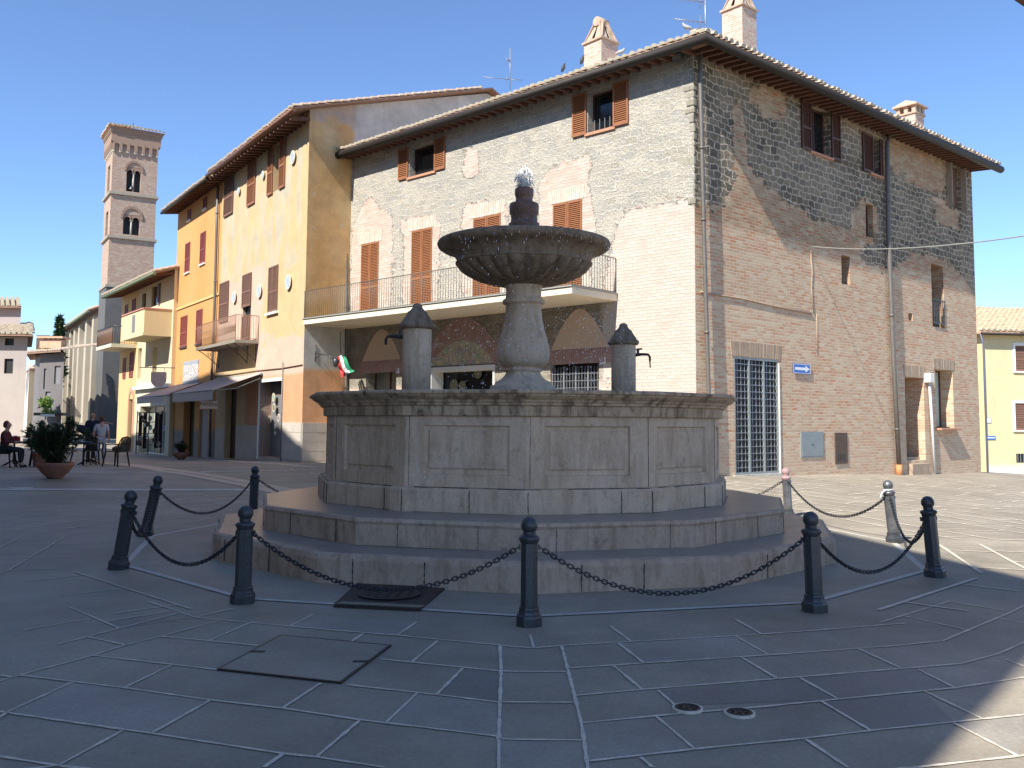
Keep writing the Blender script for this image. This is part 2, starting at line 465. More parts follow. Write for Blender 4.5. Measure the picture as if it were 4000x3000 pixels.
M['corn'] = trav_mat('stained_cornice_travertine', (.62, .47, .33), (.14, .09, .055), .85, .8)
M['step'] = trav_mat('worn_step_stone', (.58, .44, .335), (.24, .165, .11), .82, .45)
M['stept'] = mat('polished_step_top', (.34, .29, .24), .34, .25, 3, .3, .006, col2=(.25, .215, .18))
M['rust'] = mat('wet_rust_brown_stone', (.26, .13, .085), .5, .4, 7, .8, .02, col2=(.11, .07, .05))
M['iron'] = mat('dark_grey_iron_paint', (.065, .07, .075), .38, .3, 8, .3, .003, metal=.35, col2=(.06, .064, .068))
M['ironlit'] = mat('worn_sunlit_iron_paint', (.22, .22, .22), .4, .3, 7, .3, .003, metal=.5, col2=(.10, .10, .105))  # paler copy of the iron paint, sunlight put into its colour
M['ironred'] = mat('faded_red_iron_paint', (.42, .17, .16), .5, .3, 12, .3, .003, col2=(.4, .36, .35))
M['chain'] = mat('dark_chain_iron', (.045, .048, .055), .45, .3, 20, .2, .002, metal=.5)
M['brass'] = mat('dark_tap_metal', (.04, .04, .04), .45, .2, 20, .2, .002, metal=.6)
M['water'] = None
mt, t, b = newmat('splashing_water')
b.inputs['Base Color'].default_value = (.92, .9, .86, 1); b.inputs['Roughness'].default_value = .2
b.inputs['Transmission Weight'].default_value = .25; b.inputs['IOR'].default_value = 1.2
M['water'] = mt
mt, t, b = newmat('water_drops')
b.inputs['Base Color'].default_value = (.95, .97, 1, 1); b.inputs['Roughness'].default_value = .1
M['drop'] = mt
mt, t, b = newmat('still_water')
b.inputs['Base Color'].default_value = (.02, .05, .05, 1); b.inputs['Roughness'].default_value = .05
M['pool'] = mt
# ---------------------------------------------------------------- ground
def gridax(lo, hi, st, far):
    l = list(np.arange(lo, hi + 1e-6, st)); k = st
    a = [lo]; b_ = [hi]
    while b_[-1] < far: k *= 1.45; b_.append(b_[-1] + k); a.append(a[-1] - k)
    return a[:0:-1] + l + b_[1:]
def gh2(x, y):   # fades to level ground far out
    q = max(0, max(-70 - x, x - 80, -10 - y, y - 130)) / 15
    return gh(max(-84, min(94, x)), max(-17, min(144, y))) * max(0, 1 - q) if q < 1 else 0
xs = gridax(-30, 32, .5, 1200); ys = gridax(-4, 56, .5, 1500)
mb = MB(); nx = len(xs)
_GX, _GY = np.array(xs), np.array(ys); _GZ = [[gh2(x, y) for x in xs] for y in ys]
mb.add([(x, y, gh2(x, y)) for y in ys for x in xs], [(j * nx + i, j * nx + i + 1, (j + 1) * nx + i + 1, (j + 1) * nx + i) for j in range(len(ys) - 1) for i in range(nx - 1)], 0, True)
obj('ground', mb, M['pave'], kind='structure', org=(0, 0, 0))
FC = Vector((.17, 13.83)); RB = 5.49
def fv(R, k, z=0): # polygon vertex
    a = math.radians(30 * k)
    return Vector((FC.x + R * math.sin(a), FC.y - R * math.cos(a), z))
# ring platform with a white strip round it
mb = MB()
R0, R1 = 4.3, RB - .05
for k in range(12):
    for r0, r1 in ((R0, 4.9), (4.9, R1)):
        ps = [fv(r0, k), fv(r1, k), fv(r1, k + 1), fv(r0, k + 1)]
        for p in ps: p.z = gz(p.x, p.y) + .009
        mb.add(ps, [(0, 1, 2, 3)])
obj('platform_paving', mb, M['plat'], kind='structure', org=(0, 0, 0))
def ribbon(mb, pts, wd, dz=.006, jit=0, st=.25):
    pts = [Vector((p[0], p[1])) for p in pts]
    for a, b in zip(pts, pts[1:]):
        L = (b - a).length; k = max(1, int(L / st)); n = Vector((-(b - a).y, (b - a).x)).normalized() * wd / 2
        vs = []
        for i in range(k + 1):
            c = a + (b - a) * i / k
            j = 1 + random.uniform(-jit, jit)
            for s_ in (-1, 1):
                q = c + n * s_ * j; vs.append((q.x, q.y, gz(q.x, q.y) + min(dz, .008)))
        mb.add(vs, [(2 * i, 2 * i + 2, 2 * i + 3, 2 * i + 1) for i in range(k)])
mb = MB()
for k in range(12): ribbon(mb, [fv(RB - .02, k), fv(RB - .02, k + 1)], .1, .012)
obj('white_kerb_strip', mb, M['trav'], kind='structure', org=(0, 0, 0))
for nm_, m_, SL_ in (('dark_paving_slabs', 'paveA', "A:2000,290 2155,302 2158,438 1885,405|A:310,352 85,320 535,375|B:705,450 630,385 1245,332 1400,424|B:1335,432 1780,392 1910,520 1550,560|A:1225,660 1660,719 1140,740|B:1755,295 1915,375 1410,424 1245,332|A:455,88 740,42 845,70 515,117"),
                     ('pale_paving_slabs', 'paveB', "A:1800,400 2158,438 2155,585 1668,525|A:2155,598 2212,599 2212,735 2155,735|B:0,599 300,602 330,735 0,735|B:625,500 790,640 335,692 305,527|A:1350,57 1800,90 1715,148 1250,108|B:460,182 965,150 1110,232 572,270|A:30,480 310,352 540,375 910,428 655,572 530,555|B:1910,528 2212,495 2212,600 2185,670")):
    mb = MB()
    for q_ in SL_.split('|'):
        sx = 0 if q_[0] == 'A' else 2000
        ps = []
        for w_ in q_[2:].split():
            x, y = w_.split(','); p = ghit(sx + float(x) * .9042, 2350 + float(y) * .9042); ps.append((p.x, p.y, gz(p.x, p.y) + .0015))
        mb.add(ps, [tuple(range(len(ps)))])
    obj(nm_, mb, M[m_], kind='structure', org=(0, 0, 0))
# joints of the foreground slabs, measured on the ground
JA = """845,70 1080,92 1400,122 1720,148 2158,190|700,152 1115,192|1640,250 2155,302|400,235 740,273 945,297|1500,362 1890,405 2158,438|85,320 540,375 910,428 1220,463 1545,512 2150,585|0,478 530,555 655,572 1225,660 1370,675 1660,719|0,672 250,712|0,345 85,320 390,238 540,190 700,150 945,85|255,185 380,153 515,117 760,55|100,125 390,75|455,88 740,42|640,0 845,70|300,25 515,117|375,153 545,190|845,70 1010,30|0,320 50,328|1350,57 1250,108|1800,90 1715,148|1075,95 905,170|1570,140 1510,180|1890,172 1780,262|740,277 535,375|2000,290 1885,405|310,352 35,478|1385,355 1220,463|1800,400 1668,525|910,428 655,572|530,560 250,712|1555,515 1370,672|1225,660 1140,719|2160,192 2165,300 2160,440 2155,600 2155,735|2158,190 2212,197|2155,302 2212,304|2158,436 2212,437|2155,595 2212,598|-120,380 0,345|-200,455 0,478|-150,640 0,672|-60,540 35,478|-200,760 250,712 700,760"""
JB = """0,197 95,202 220,192 450,178 965,150 1300,127 1700,95|240,290 570,268 1000,240 1180,228 1665,192 1850,172|275,408 565,382 1150,335 1680,292 1940,270 2100,228|305,527 690,490 1100,455 1400,425 1915,375 2212,330|335,692 790,640 1250,595 1550,560 2030,510 2212,492 2400,470|1500,740 1750,719 2212,668 2420,645|215,195 240,290 270,410 300,530 312,610 330,735|0,304 235,305|0,437 262,438|0,598 300,602|78,145 95,202|425,108 520,177|965,78 1075,140|460,182 572,270|965,150 1110,232|440,280 562,382|990,242 1150,337|1500,207 1685,292|630,385 705,450|1245,332 1410,424|1755,295 1915,375|625,500 790,640|1335,432 1550,560|1780,388 2035,510|555,675 608,719|1270,598 1450,719|1910,528 2185,670|2130,250 2260,300|1590,92 1890,0|1860,172 2150,50 2290,-20|1700,65 1960,122|1880,0 2140,42|2110,75 2300,110|2100,228 2300,140|2230,380 2420,440|2240,560 2420,620"""
mb = MB()
for src, x0 in ((JA, 0), (JB, 2000)):
    for ln in src.split('|'):
        pts = []
        for q in ln.split():
            x, y = q.split(','); pts.append(ghit(x0 + float(x) * .9042, 2350 + float(y) * .9042))
        ribbon(mb, pts, .021, .0055, .4, .07)
# rows that follow the sides of the ring everywhere else
rj = random.Random(5)
for k in range(12):
    if k in (11, 0): continue
    side = k in (1, 10)
    for i in range(1, 26):
        r = RB + .62 * i
        a, b = fv(r, k), fv(r, k + 1)
        if side and i < 9 and (a.y < 9.6 or b.y < 9.6): 
            if i > 1: continue
        if min(a.y, b.y) < 8.2: continue
        if a.length > 60 or (a.x < -4 and i > 7): continue
        wd = .022 if a.x < 3 else .045
        if rj.random() < .9: ribbon(mb, [a + (b - a) * rj.uniform(0, .12), b - (b - a) * rj.uniform(0, .1)], wd, .010, .3, .4)
        s_ = rj.uniform(.1, .9)
        while s_ < (b - a).length:
            f = s_ / (b - a).length
            r2 = RB + .62 * (i + 1)
            nrm = (fv(r2, k) + fv(r2, k + 1) - a - b) / 2
            p = a + (b - a) * f
            ribbon(mb, [p, p + nrm], wd * .9, .010, .3, .3)
            s_ += rj.uniform(.9, 1.7)
obj('paving_joints', mb, M['joint'], kind='structure', org=(0, 0, 0))
# long bands across the square on the left
mb = MB()
ribbon(mb, [ghit(-200, 1915), ghit(1190, 1912)], .30, .014)
ribbon(mb, [ghit(-150, 1846), ghit(390, 1846), ghit(800, 1846)], .26, .014)
ribbon(mb, [ghit(790, 1844), ghit(1240, 1833)], .28, .014)
ribbon(mb, [ghit(500, 1816), ghit(960, 1803)], .26, .014)
ribbon(mb, [ghit(500, 1773), ghit(680, 1785), ghit(960, 1806), ghit(1240, 1826)], .38, .018)
obj('white_paving_lines', mb, M['trav'], kind='structure', org=(0, 0, 0))
mb = MB()
for o_ in (0, 12): ribbon(mb, [ghit(380, 1806 + o_ * .3), ghit(640, 1832 + o_ * .8), ghit(950, 1880 + o_ * 1.2), ghit(1200, 1928 + o_ * 1.5)], .36, .016)
obj('beige_paving_band', mb, M['beige'], kind='structure', org=(0, 0, 0))
mb = MB()
q = [ghit(-260, 1800), ghit(-20, 1838), ghit(138, 1908), ghit(50, 1910), ghit(-60, 1868), ghit(-400, 1830)]
mb.add([(p.x, p.y, gz(p.x, p.y) + .010) for p in q], [(0, 1, 4, 5), (1, 2, 3, 4)])
obj('white_crossing_band', mb, M['trav'], kind='structure', org=(0, 0, 0))
# ---------------------------------------------------------------- covers in the ground
def gbox(mb, pts, h, mi=0):
    n = len(pts)
    mb.add([(p.x, p.y, p.z - .02) for p in pts] + [(p.x, p.y, p.z + h) for p in pts], [tuple(range(n, 2 * n))] + [(i, (i + 1) % n, n + (i + 1) % n, n + i) for i in range(n)], mi)
M['black'] = mat('black_recess', (.012, .012, .012), .6, .1, 5, 0)
M['cover'] = mat('rusty_black_cast_iron', (.035, .03, .028), .5, .4, 9, .5, .004, metal=.4, col2=(.06, .04, .03))
q = [ghit(2350 * 0 + 1303, 2373), ghit(1640, 2390), ghit(1745, 2300), ghit(1395, 2288)]
mb = MB(); gbox(mb, q, .03)
c = sum(q, Vector()) / 4
t_ = empty('manhole_cover', (c.x, c.y, 0), 'dark cast iron manhole cover with a ribbed border under the fountain steps', 'manhole cover')
obj('frame', mb, M['cover'], t_)
mb = MB(); mb.lathe([(.0, .0), (.30, .0), (.31, .012), (.29, .016), (.0, .016)], (c.x, c.y, .031), 40, sm=False)
for i in range(5):
    for j in range(5):
        x, y = c.x - .2 + .1 * i, c.y - .2 + .1 * j
        if math.hypot(x - c.x, y - c.y) < .25: mb.box((x, y, .05), (.018, .018, .004))
obj('lid', mb, M['cover'], t_)
mb = MB()
for i in range(26):
    a = q[0] + (q[1] - q[0]) * (i + .5) / 26; d = (q[3] - q[0]).normalized() + (q[1] - q[0]).normalized() * .5
    a = a + (c - a) * .04
    mb.tube([a + Vector((0, 0, .034)), a + d * .11 + Vector((0, 0, .034))], .006, 4)
obj('ribbed_border', mb, M['plat'], t_)
# paved inspection cover
def A_(x, y): return ghit(x * .9042, 2350 + y * .9042)
q = [A_(945, 297), A_(1470, 355), A_(1685, 195), A_(1215, 151)]
c = sum(q, Vector()) / 4
t_ = empty('paved_access_cover', (c.x, c.y, 0), 'large slab filled access cover with a thin rusty rim in the foreground paving', 'access cover')
mb = MB()
for i in range(4):
    a, b = q[i], q[(i + 1) % 4]; d = (b - a).normalized(); n = Vector((-d.y, d.x, 0)) * .009
    mb.box8([a - n - d * .009 + Vector((0, 0, z)) if k == 0 else (a + n - d * .009 + Vector((0, 0, z)) if k == 1 else (b + n + d * .009 + Vector((0, 0, z)) if k == 2 else b - n + d * .009 + Vector((0, 0, z)))) for z in (-.02, .014) for k in range(4)])
obj('rim', mb, M['cover'], t_)
mb = MB(); gbox(mb, [p + (c - p) * .012 for p in q], .013)
obj('slab', mb, M['pave'], t_)
for k, (x, y) in enumerate(((1112, 224), (1558, 267))):
    mb = MB(); p = A_(x, y); mb.box(p + Vector((0, 0, .012)), (.055, .022, .005), 0)
    obj('lifting_hole', mb, M['black'], t_)
for lab, px in (('small round drain cover nearest the foreground centre line', 2686), ('small round drain cover right of its twin in the foreground', 2889)):
    py = 2772 if px < 2800 else 2790
    p = ghit(px, py)
    t_ = empty('drain_cover', (p.x, p.y, 0), lab, 'drain cover', 'round drain covers in the foreground')
    mb = MB(); mb.lathe([(.092, -.01), (.092, .014), (.078, .015), (.078, .006), (0, .006)], p, 32, sm=False)
    obj('mortar_ring', mb, M['joint'], t_)
    mb = MB(); mb.lathe([(.076, .0), (.076, .017), (.066, .017), (.064, .012), (0, .012)], p, 32, sm=False)
    for i in range(8):
        a = i * math.pi / 4
        mb.box(p + Vector((math.cos(a) * .045, math.sin(a) * .045, .014)), (.012, .004, .003), 0, (Vector((math.cos(a), math.sin(a), 0)), Vector((-math.sin(a), math.cos(a), 0)), Vector((0, 0, 1))))
    mb.box(p + Vector((0, 0, .014)), (.012, .012, .003))
    obj('lid', mb, M['cover'], t_)
# ---------------------------------------------------------------- fountain
FO = Vector((FC.x, FC.y, 0))
ft = empty('fountain', FO, 'twelve sided travertine fountain with a raised fluted bowl on a baluster column', 'fountain')
def ngon(mb, prof, n=12, mi=0, mit=None, ph=0, jag=0, rr=None):
    """prof list of (circumradius, z); top faces can take another material"""
    rr = rr or random.Random(1)
    sub = 10 if jag else 1
    rings = []
    for (r, z) in prof:
        ring = []
        for k in range(12):
            a, b = fv(r, k, z), fv(r, k + 1, z)
            for i in range(sub):
                p = a + (b - a) * i / sub
                if jag:
                    j = noise.noise(Vector((p.x * 3.1, p.y * 3.1, z * 2))) * jag + rr.uniform(-jag, jag) * .25
                    d = Vector((p.x - FC.x, p.y - FC.y, 0)).normalized()
                    p = p + d * j + Vector((0, 0, j * .35))
                ring.append(p)
        rings.append(ring)
    N = len(rings[0])
    vs = [p for r_ in rings for p in r_]
    for i in range(len(prof) - 1):
        flat = abs(prof[i][1] - prof[i + 1][1]) < .03 and abs(prof[i][0] - prof[i + 1][0]) > .1
        mb_f = [(i * N + k, i * N + (k + 1) % N, (i + 1) * N + (k + 1) % N, (i + 1) * N + k) for k in range(N)]
        if i == 0: b0 = len(mb.v); mb.v += [tuple(p) for p in vs]
        for f in mb_f:
            mb.f.append([b0 + x for x in f]); mb.uv.append(None); mb.sm.append(False); mb.mi.append((mit if (flat and mit is not None) else mi))
mb = MB(); ngon(mb, [(4.47, -.15), (4.47, .26), (4.45, .31), (4.4, .325), (3.7, .335)], 12, 0, 1, jag=.022)
obj('lower_step', mb, [M['step'], M['stept']], ft)
mb = MB(); ngon(mb, [(3.82, .30), (3.83, .57), (3.85, .60), (3.84, .635), (3.8, .642), (2.7, .65)], 12, 0, 1, jag=.01)
obj('upper_step', mb, [M['step'], M['stept']], ft)
mb = MB(); ngon(mb, [(3.03, .60), (3.03, .90), (3.0, .935), (2.93, .945), (2.5, .95)], 12, 0, jag=.006)
obj('plinth', mb, M['trv'], ft)
# wall with one sunk panel a side
mb = MB(); RW = 2.93
zb, zt = .945, 1.80
for k in range(12):
    A0, A1 = fv(RW, k, 0), fv(RW, k + 1, 0)
    e = (A1 - A0); L = e.length; e.normalize(); n_ = Vector((e.y, -e.x, 0))
    if n_.dot(Vector((A0.x - FC.x, A0.y - FC.y, 0))) < 0: n_ = -n_
    def Q(u, z, o=0): return A0 + e * u + n_ * o + Vector((0, 0, z))
    u0, u1, z0, z1 = .24, L - .2, zb + .14, zt - .12
    for (a, b, c, d) in ((0, L, zb, z0), (0, L, z1, zt), (0, u0, z0, z1), (u1, L, z0, z1)):
        mb.quad(Q(a, c), Q(b, c), Q(b, d), Q(a, d))
    dp, bw_ = -.035, .05
    r1 = [Q(u0, z0), Q(u1, z0), Q(u1, z1), Q(u0, z1)]
    r2 = [Q(u0 + .012, z0 + .012, dp), Q(u1 - .012, z0 + .012, dp), Q(u1 - .012, z1 - .012, dp), Q(u0 + .012, z1 - .012, dp)]
    r3 = [Q(u0 + bw_, z0 + bw_ * 1.3, dp), Q(u1 - bw_, z0 + bw_ * 1.3, dp), Q(u1 - bw_, z1 - bw_, dp), Q(u0 + bw_, z1 - bw_, dp)]
    r4 = [Q(u0 + bw_ + .02, z0 + bw_ * 1.3 + .02, dp + .018), Q(u1 - bw_ - .02, z0 + bw_ * 1.3 + .02, dp + .018), Q(u1 - bw_ - .02, z1 - bw_ - .02, dp + .018), Q(u0 + bw_ + .02, z1 - bw_ - .02, dp + .018)]
    for ra, rb_ in ((r1, r2), (r2, r3), (r3, r4)):
        for i in range(4): mb.quad(ra[i], ra[(i + 1) % 4], rb_[(i + 1) % 4], rb_[i])
    mb.quad(*r4)
obj('basin_wall', mb, M['trv'], ft)
# dark open joints of the blocks
mb = MB(); rj = random.Random(11)
def joint(R, k, f, z0, z1, wd=.006):
    a, b = fv(R, k, 0), fv(R, k + 1, 0); e = (b - a).normalized(); n_ = Vector((e.y, -e.x, 0))
    if n_.dot(Vector((a.x - FC.x, a.y - FC.y, 0))) < 0: n_ = -n_
    p = a + (b - a) * f; st = 7
    for i in range(st):
        za, zc = z0 + (z1 - z0) * i / st, z0 + (z1 - z0) * (i + 1) / st
        w_ = wd * rj.uniform(.15, .8)
        mb.box(p + n_ * .001 + e * rj.uniform(-.003, .003) + Vector((0, 0, (za + zc) / 2)), (w_, .004, (zc - za) / 2), 0, (e, n_, Vector((0, 0, 1))))
for k in range(12):
    joint(RW, k, .035, .95, 1.8, .005)
    for f in (.02, .55 + .3 * rj.random()): joint(3.035, k, f, .64, .91, .006)
    for f in (.3, .78): joint(3.845, k, f + rj.uniform(-.15, .12), .33, .6, .003)
    for f in (.2, .62): joint(4.487, k, f + rj.uniform(-.1, .1), .02, .28, .007)
    for R_, z in ((2.955, 1.797), (3.012, .94), (3.835, .332), (3.05, .648)):
        a, b = fv(R_, k, z), fv(R_, k + 1, z); N_ = 9
        for i in range(N_):
            if rj.random() < .85:
                p0, p1 = a + (b - a) * i / N_, a + (b - a) * (i + 1) / N_
                mb.tube([p0, p1], rj.uniform(.001, .005), 4)
obj('open_joints', mb, M['black'], ft)
mb = MB(); ngon(mb, [(2.96, 1.79), (2.985, 1.80), (2.99, 1.915), (3.03, 1.925), (3.035, 1.95), (3.06, 1.965), (3.07, 1.985), (3.12, 2.01), (3.16, 2.035), (3.165, 2.05), (3.2, 2.06), (3.205, 2.09), (3.18, 2.105), (2.62, 2.105), (2.6, 2.08), (2.6, 1.6)], 12, 0)
obj('cornice', mb, M['corn'], ft, bev=.006)
mb = MB(); ngon(mb, [(2.6, 1.62), (2.6, 1.63), (.01, 1.98), (.005, 1.98)]); 
mb = MB(); mb.add([fv(2.62, k, 1.97) for k in range(12)], [tuple(range(12))])
obj('water', mb, M['pool'], ft)
def hf(z):     # heights read off the picture along the fountain axis, allowing for the camera's tilt
    if z < 2.2: return z
    th = math.atan((z - 1.72) / .003842 / F - math.tan(PIT)) + PIT
    return 1.72 + 13.83 * math.tan(th)
def HF(pr): return [(r, hf(z)) for r, z in pr]
cx = (FC.x, FC.y, 0)
mb = MB()
mb.lathe(HF([(.50, 1.7), (.50, 2.24), (.49, 2.27), (.43, 2.285), (.42, 2.32), (.385, 2.34), (.33, 2.37), (.28, 2.42), (.258, 2.465), (.262, 2.478), (.285, 2.488), (.292, 2.503), (.285, 2.518), (.258, 2.528), (.262, 2.54), (.31, 2.56), (.36, 2.60), (.392, 2.67), (.40, 2.74), (.388, 2.86), (.355, 2.99), (.315, 3.12), (.288, 3.25), (.272, 3.38), (.266, 3.47), (.275, 3.485), (.318, 3.50), (.32, 3.53), (.312, 3.555), (.275, 3.575), (.268, 3.62), (.27, 3.72), (.30, 3.80), (.32, 3.86)]), cx, 40)
obj('baluster_column', mb, M['trv'], ft)
mb = MB(); n_ = 26
prof = [(.28, 3.765), (.36, 3.77), (.52, 3.80), (.70, 3.85), (.85, 3.92), (.95, 3.99), (1.0, 4.05), (1.01, 4.075)]
def gad(a, i):
    q = abs(math.sin(a * 12)) ** .7
    return 1 + (.085 * min(1, i / 2)) * (q - .85) if i < 7 else 1
mb.lathe(HF(prof), cx, 24 * 12, rf=gad)
mb.lathe(HF([(1.0, 4.065), (1.035, 4.08), (1.035, 4.10), (1.01, 4.115), (1.02, 4.15), (1.06, 4.21), (1.11, 4.255), (1.16, 4.275), (1.2, 4.285), (1.26, 4.30), (1.3, 4.33), (1.315, 4.37), (1.3, 4.405), (1.25, 4.42), (1.18, 4.42), (1.05, 4.30), (.7, 4.1), (.1, 4.05)]), cx, 72)
obj('fluted_bowl', mb, M['trvd'], ft)
mb = MB()
mb.lathe(HF([(.22, 4.0), (.22, 4.62), (.232, 4.66), (.235, 4.70), (.205, 4.715), (.20, 4.77), (.205, 4.83), (.222, 4.85), (.225, 4.97), (.215, 5.0), (.16, 5.01), (.13, 5.03), (.128, 5.09), (.14, 5.11), (.145, 5.15), (.142, 5.22), (.12, 5.235), (.08, 5.235), (.07, 5.15)]), cx, 28, rf=lambda a, i: 1 + .02 * noise.noise(Vector((math.cos(a) * 3, math.sin(a) * 3, i * .9))))
obj('spout', mb, M['rust'], ft)
mb = MB(); rw = random.Random(3)
for i in range(70):
    a = rw.uniform(0, 6.28); r = rw.uniform(0, .06); h = rw.uniform(.10, .40) * (1 - r * 6)
    p = Vector((FC.x + r * math.cos(a), FC.y + r * math.sin(a), 5.25))
    q = Vector((math.cos(a) * .05, math.sin(a) * .05, 0))
    mb.tube([p, p + q * .2 + Vector((0, 0, h * .4)), p + q * .5 + Vector((.01, 0, h * .75)), p + q * .9 + Vector((0, 0, h)), p + q * 1.6 + Vector((0, 0, h * .9)), p + q * 2.2 + Vector((0, 0, h * .55))], [.012, .016, .02, .016, .009, .003], 5)
for i in range(60):
    a = rw.uniform(0, 6.28); r = rw.uniform(.02, .13); z = 5.25 + rw.uniform(.05, .4)
    mb.lathe([(0, -.01), (.009, 0), (0, .01)], (FC.x + r * math.cos(a), FC.y + r * math.sin(a), z), 5)
obj('water_jet', mb, M['water'], ft)
mb = MB()
for i in range(900):
    a = rw.uniform(0, 6.28); f = rw.random() ** .7
    r = 1.3 + .25 * f + rw.uniform(-.25, .5) * f; z = 4.3 - 2.3 * f
    if rw.random() < .25: r *= rw.uniform(.5, .9)
    s_ = rw.uniform(.005, .0105)
    x, y = FC.x + r * math.cos(a), FC.y + r * math.sin(a)
    mb.add([(x + s_, y, z), (x, y + s_, z), (x - s_, y, z), (x, y - s_, z), (x, y, z + s_ * 1.3), (x, y, z - s_)], [(0, 1, 4), (1, 2, 4), (2, 3, 4), (3, 0, 4), (1, 0, 5), (2, 1, 5), (3, 2, 5), (0, 3, 5)])
for i in range(110):
    a = rw.uniform(-1.2, 1.6) - 1.2 if i % 2 else rw.uniform(0, 6.28); r = 1.31 + rw.uniform(-.02, .03); z = 4.36 - rw.random() ** 2 * .35; L_ = rw.uniform(.008, .05)
    mb.tube([(FC.x + r * math.cos(a), FC.y + r * math.sin(a), z), (FC.x + r * 1.004 * math.cos(a), FC.y + r * 1.004 * math.sin(a), z - L_)], rw.uniform(.002, .0035), 4)
obj('falling_drops', mb, M['drop'], kind='stuff', label='white water drops falling from the rim of the fountain bowl', cat='water drops')
# two tap pillars standing in the basin
for (x, y, tx) in ((-1.31, 12.65, -1), (1.82, 15.0, 1)):
    mb = MB()
    mb.lathe([(.2, 1.6), (.2, 2.98), (.197, 3.02)], (x, y, 0), 28)
    p_ = obj('tap_pillar', mb, M['trv'], ft)
    mb = MB(); mb.lathe([(.19, 2.985), (.225, 2.99), (.25, 3.01), (.256, 3.035), (.25, 3.06), (.225, 3.075), (.215, 3.085), (.205, 3.11), (.175, 3.15), (.15, 3.19), (.138, 3.215), (.135, 3.23), (.12, 3.238), (.10, 3.25), (.085, 3.272), (.072, 3.285), (.07, 3.30), (.066, 3.32), (.05, 3.34), (.025, 3.352), (0, 3.355)], (x, y, 0), 28)
    obj('cap', mb, M['trvd'], p_)
    mb = MB()
    z = 2.87 if tx < 0 else 2.82
    mb.tube([(x + tx * .18, y - .03, z + .01), (x + tx * .3, y - .04, z + .02), (x + tx * .40, y - .04, z + .015), (x + tx * .425, y - .04, z - .03), (x + tx * .425, y - .04, z - .1)], [.03, .022, .02, .02, .015], 8)
    if tx > 0:
        mb.tube([(x + .2, y - .04, z + .1), (x + .3, y - .04, z + .11)], .014, 6); mb.tube([(x + .425, y - .04, z - .09), (x + .43, y - .04, z - .2)], .011, 6)
    mb.box((x + tx * .23, y - .04, z + .06), (.02, .02, .04))
    obj('tap', mb, M['brass'], p_)
# ---------------------------------------------------------------- bollards and chains
LEAN = {-4: .02, -3: .20, -2: .135, -1: .005, 0: .0, 1: -.025, 2: -.075, 3: -.09, 4: -.05, 5: 0, 6: 0, 7: 0}
PX = {-2: (461.5, 2228.5), -3: (565, 2098), -1: (947, 2364), 0: (2066, 2455), 1: (3183, 2398.5), 2: (3653.5, 2259), 3: (3494, 2124), 4: (3081, 2024)}
def boll_pos(k):
    if k in PX:
        p = ghit(*PX[k]); d = Vector((p.x, p.y)).normalized() * .12
        return Vector((p.x + d.x, p.y + d.y, gh(p.x, p.y)))
    p = fv(RB, k); p.z = gh(p.x, p.y); return p
WH = {0: 'dark grey bollard standing at the front centre of the fountain ring', -1: 'dark bollard on the left front of the ring, next left of the front centre one',
      1: 'dark bollard on the right front of the ring, next right of the front centre one', -2: 'dark bollard leaning inward, farthest left of the near ring',
      -3: 'dark leaning bollard at the left, just behind the leftmost one', -4: 'upright dark bollard behind the left end of the fountain steps',
      2: 'dark bollard at the far right, nearest the shadow edge', 3: 'worn, sunlit pale bollard with a white cloth strip, second from the right',
      4: 'bollard with faded red ball, in the sun behind the right end of the steps', 5: 'dark bollard behind the fountain, right of the hidden rear', 6: 'dark bollard straight behind the fountain column', 7: 'dark bollard behind the fountain, left of the hidden rear'}
def make_boll(k, mats):
    t_ = empty('bollard', (0, 0, 0), WH[k], 'bollard', 'bollards round the fountain')
    sh, ba = mats
    mb = MB()
    mb.lathe([(.078, .13), (.076, .70)], (0, 0, 0), 8, sm=False, ph=math.pi / 8)
    obj('shaft', mb, sh, t_)
    mb = MB(); mb.lathe([(.115, -.03), (.117, .07), (.112, .085), (.098, .10), (.094, .115), (.094, .122), (.088, .13), (.092, .14), (.09, .155), (.078, .16)], (0, 0, 0), 8, sm=False, ph=math.pi / 8)
    obj('base', mb, M['iron'], t_)
    mb = MB(); mb.lathe([(.076, .69), (.08, .705), (.092, .725), (.094, .74), (.07, .755), (.055, .76), (.052, .768), (.06, .775), (.052, .785), (.05, .80)], (0, 0, 0), 24)
    obj('collar', mb, ba, t_)
    mb = MB(); mb.lathe([(.035, .785)] + [(.073 * math.cos(q), .84 + .073 * math.sin(q)) for q in [math.radians(-60 + 15 * i) for i in range(10)]] + [(0, .913)], (0, 0, 0), 24)
    obj('ball', mb, ba, t_)
    for s_ in (-1, 1):
        mb = MB(); mb.box((s_ * .083, .02, .655), (.008, .02, .022)); obj('chain_lug', mb, M['iron'], t_)
    return t_
proto = make_boll(0, (M['iron'], M['iron']))
BP = {}
for k in [0, -1, 1, -2, -3, -4, 2, 3, 4, 5, 6, 7]:
    if k == 0: o = proto
    elif k == 3: o = make_boll(k, (M['ironlit'], M['ironlit']))
    elif k == 4: o = make_boll(k, (M['ironlit'], M['ironred']))
    else: o = dup(proto); o['label'] = WH[k]
    p = boll_pos(k); BP[k] = p
    o.location = p
    o.rotation_euler = (0, LEAN[k], math.radians(0))
    if k == 3:
        mb = MB(); mb.tube([(-.06, -.06, .78), (-.13, -.09, .75), (-.17, -.1, .68), (-.16, -.1, .66)], [.012, .014, .01, .004], 6); mb.lathe([(.06, .765), (.064, .775), (.06, .785)], (0, 0, 0), 16)
        WL['_b'] = Vector((0, 0, 0))
        obj('cloth_strip', mb, mat('white_cloth', (.8, .8, .8)), o, org=(0, 0, 0)).location = (0, 0, 0)
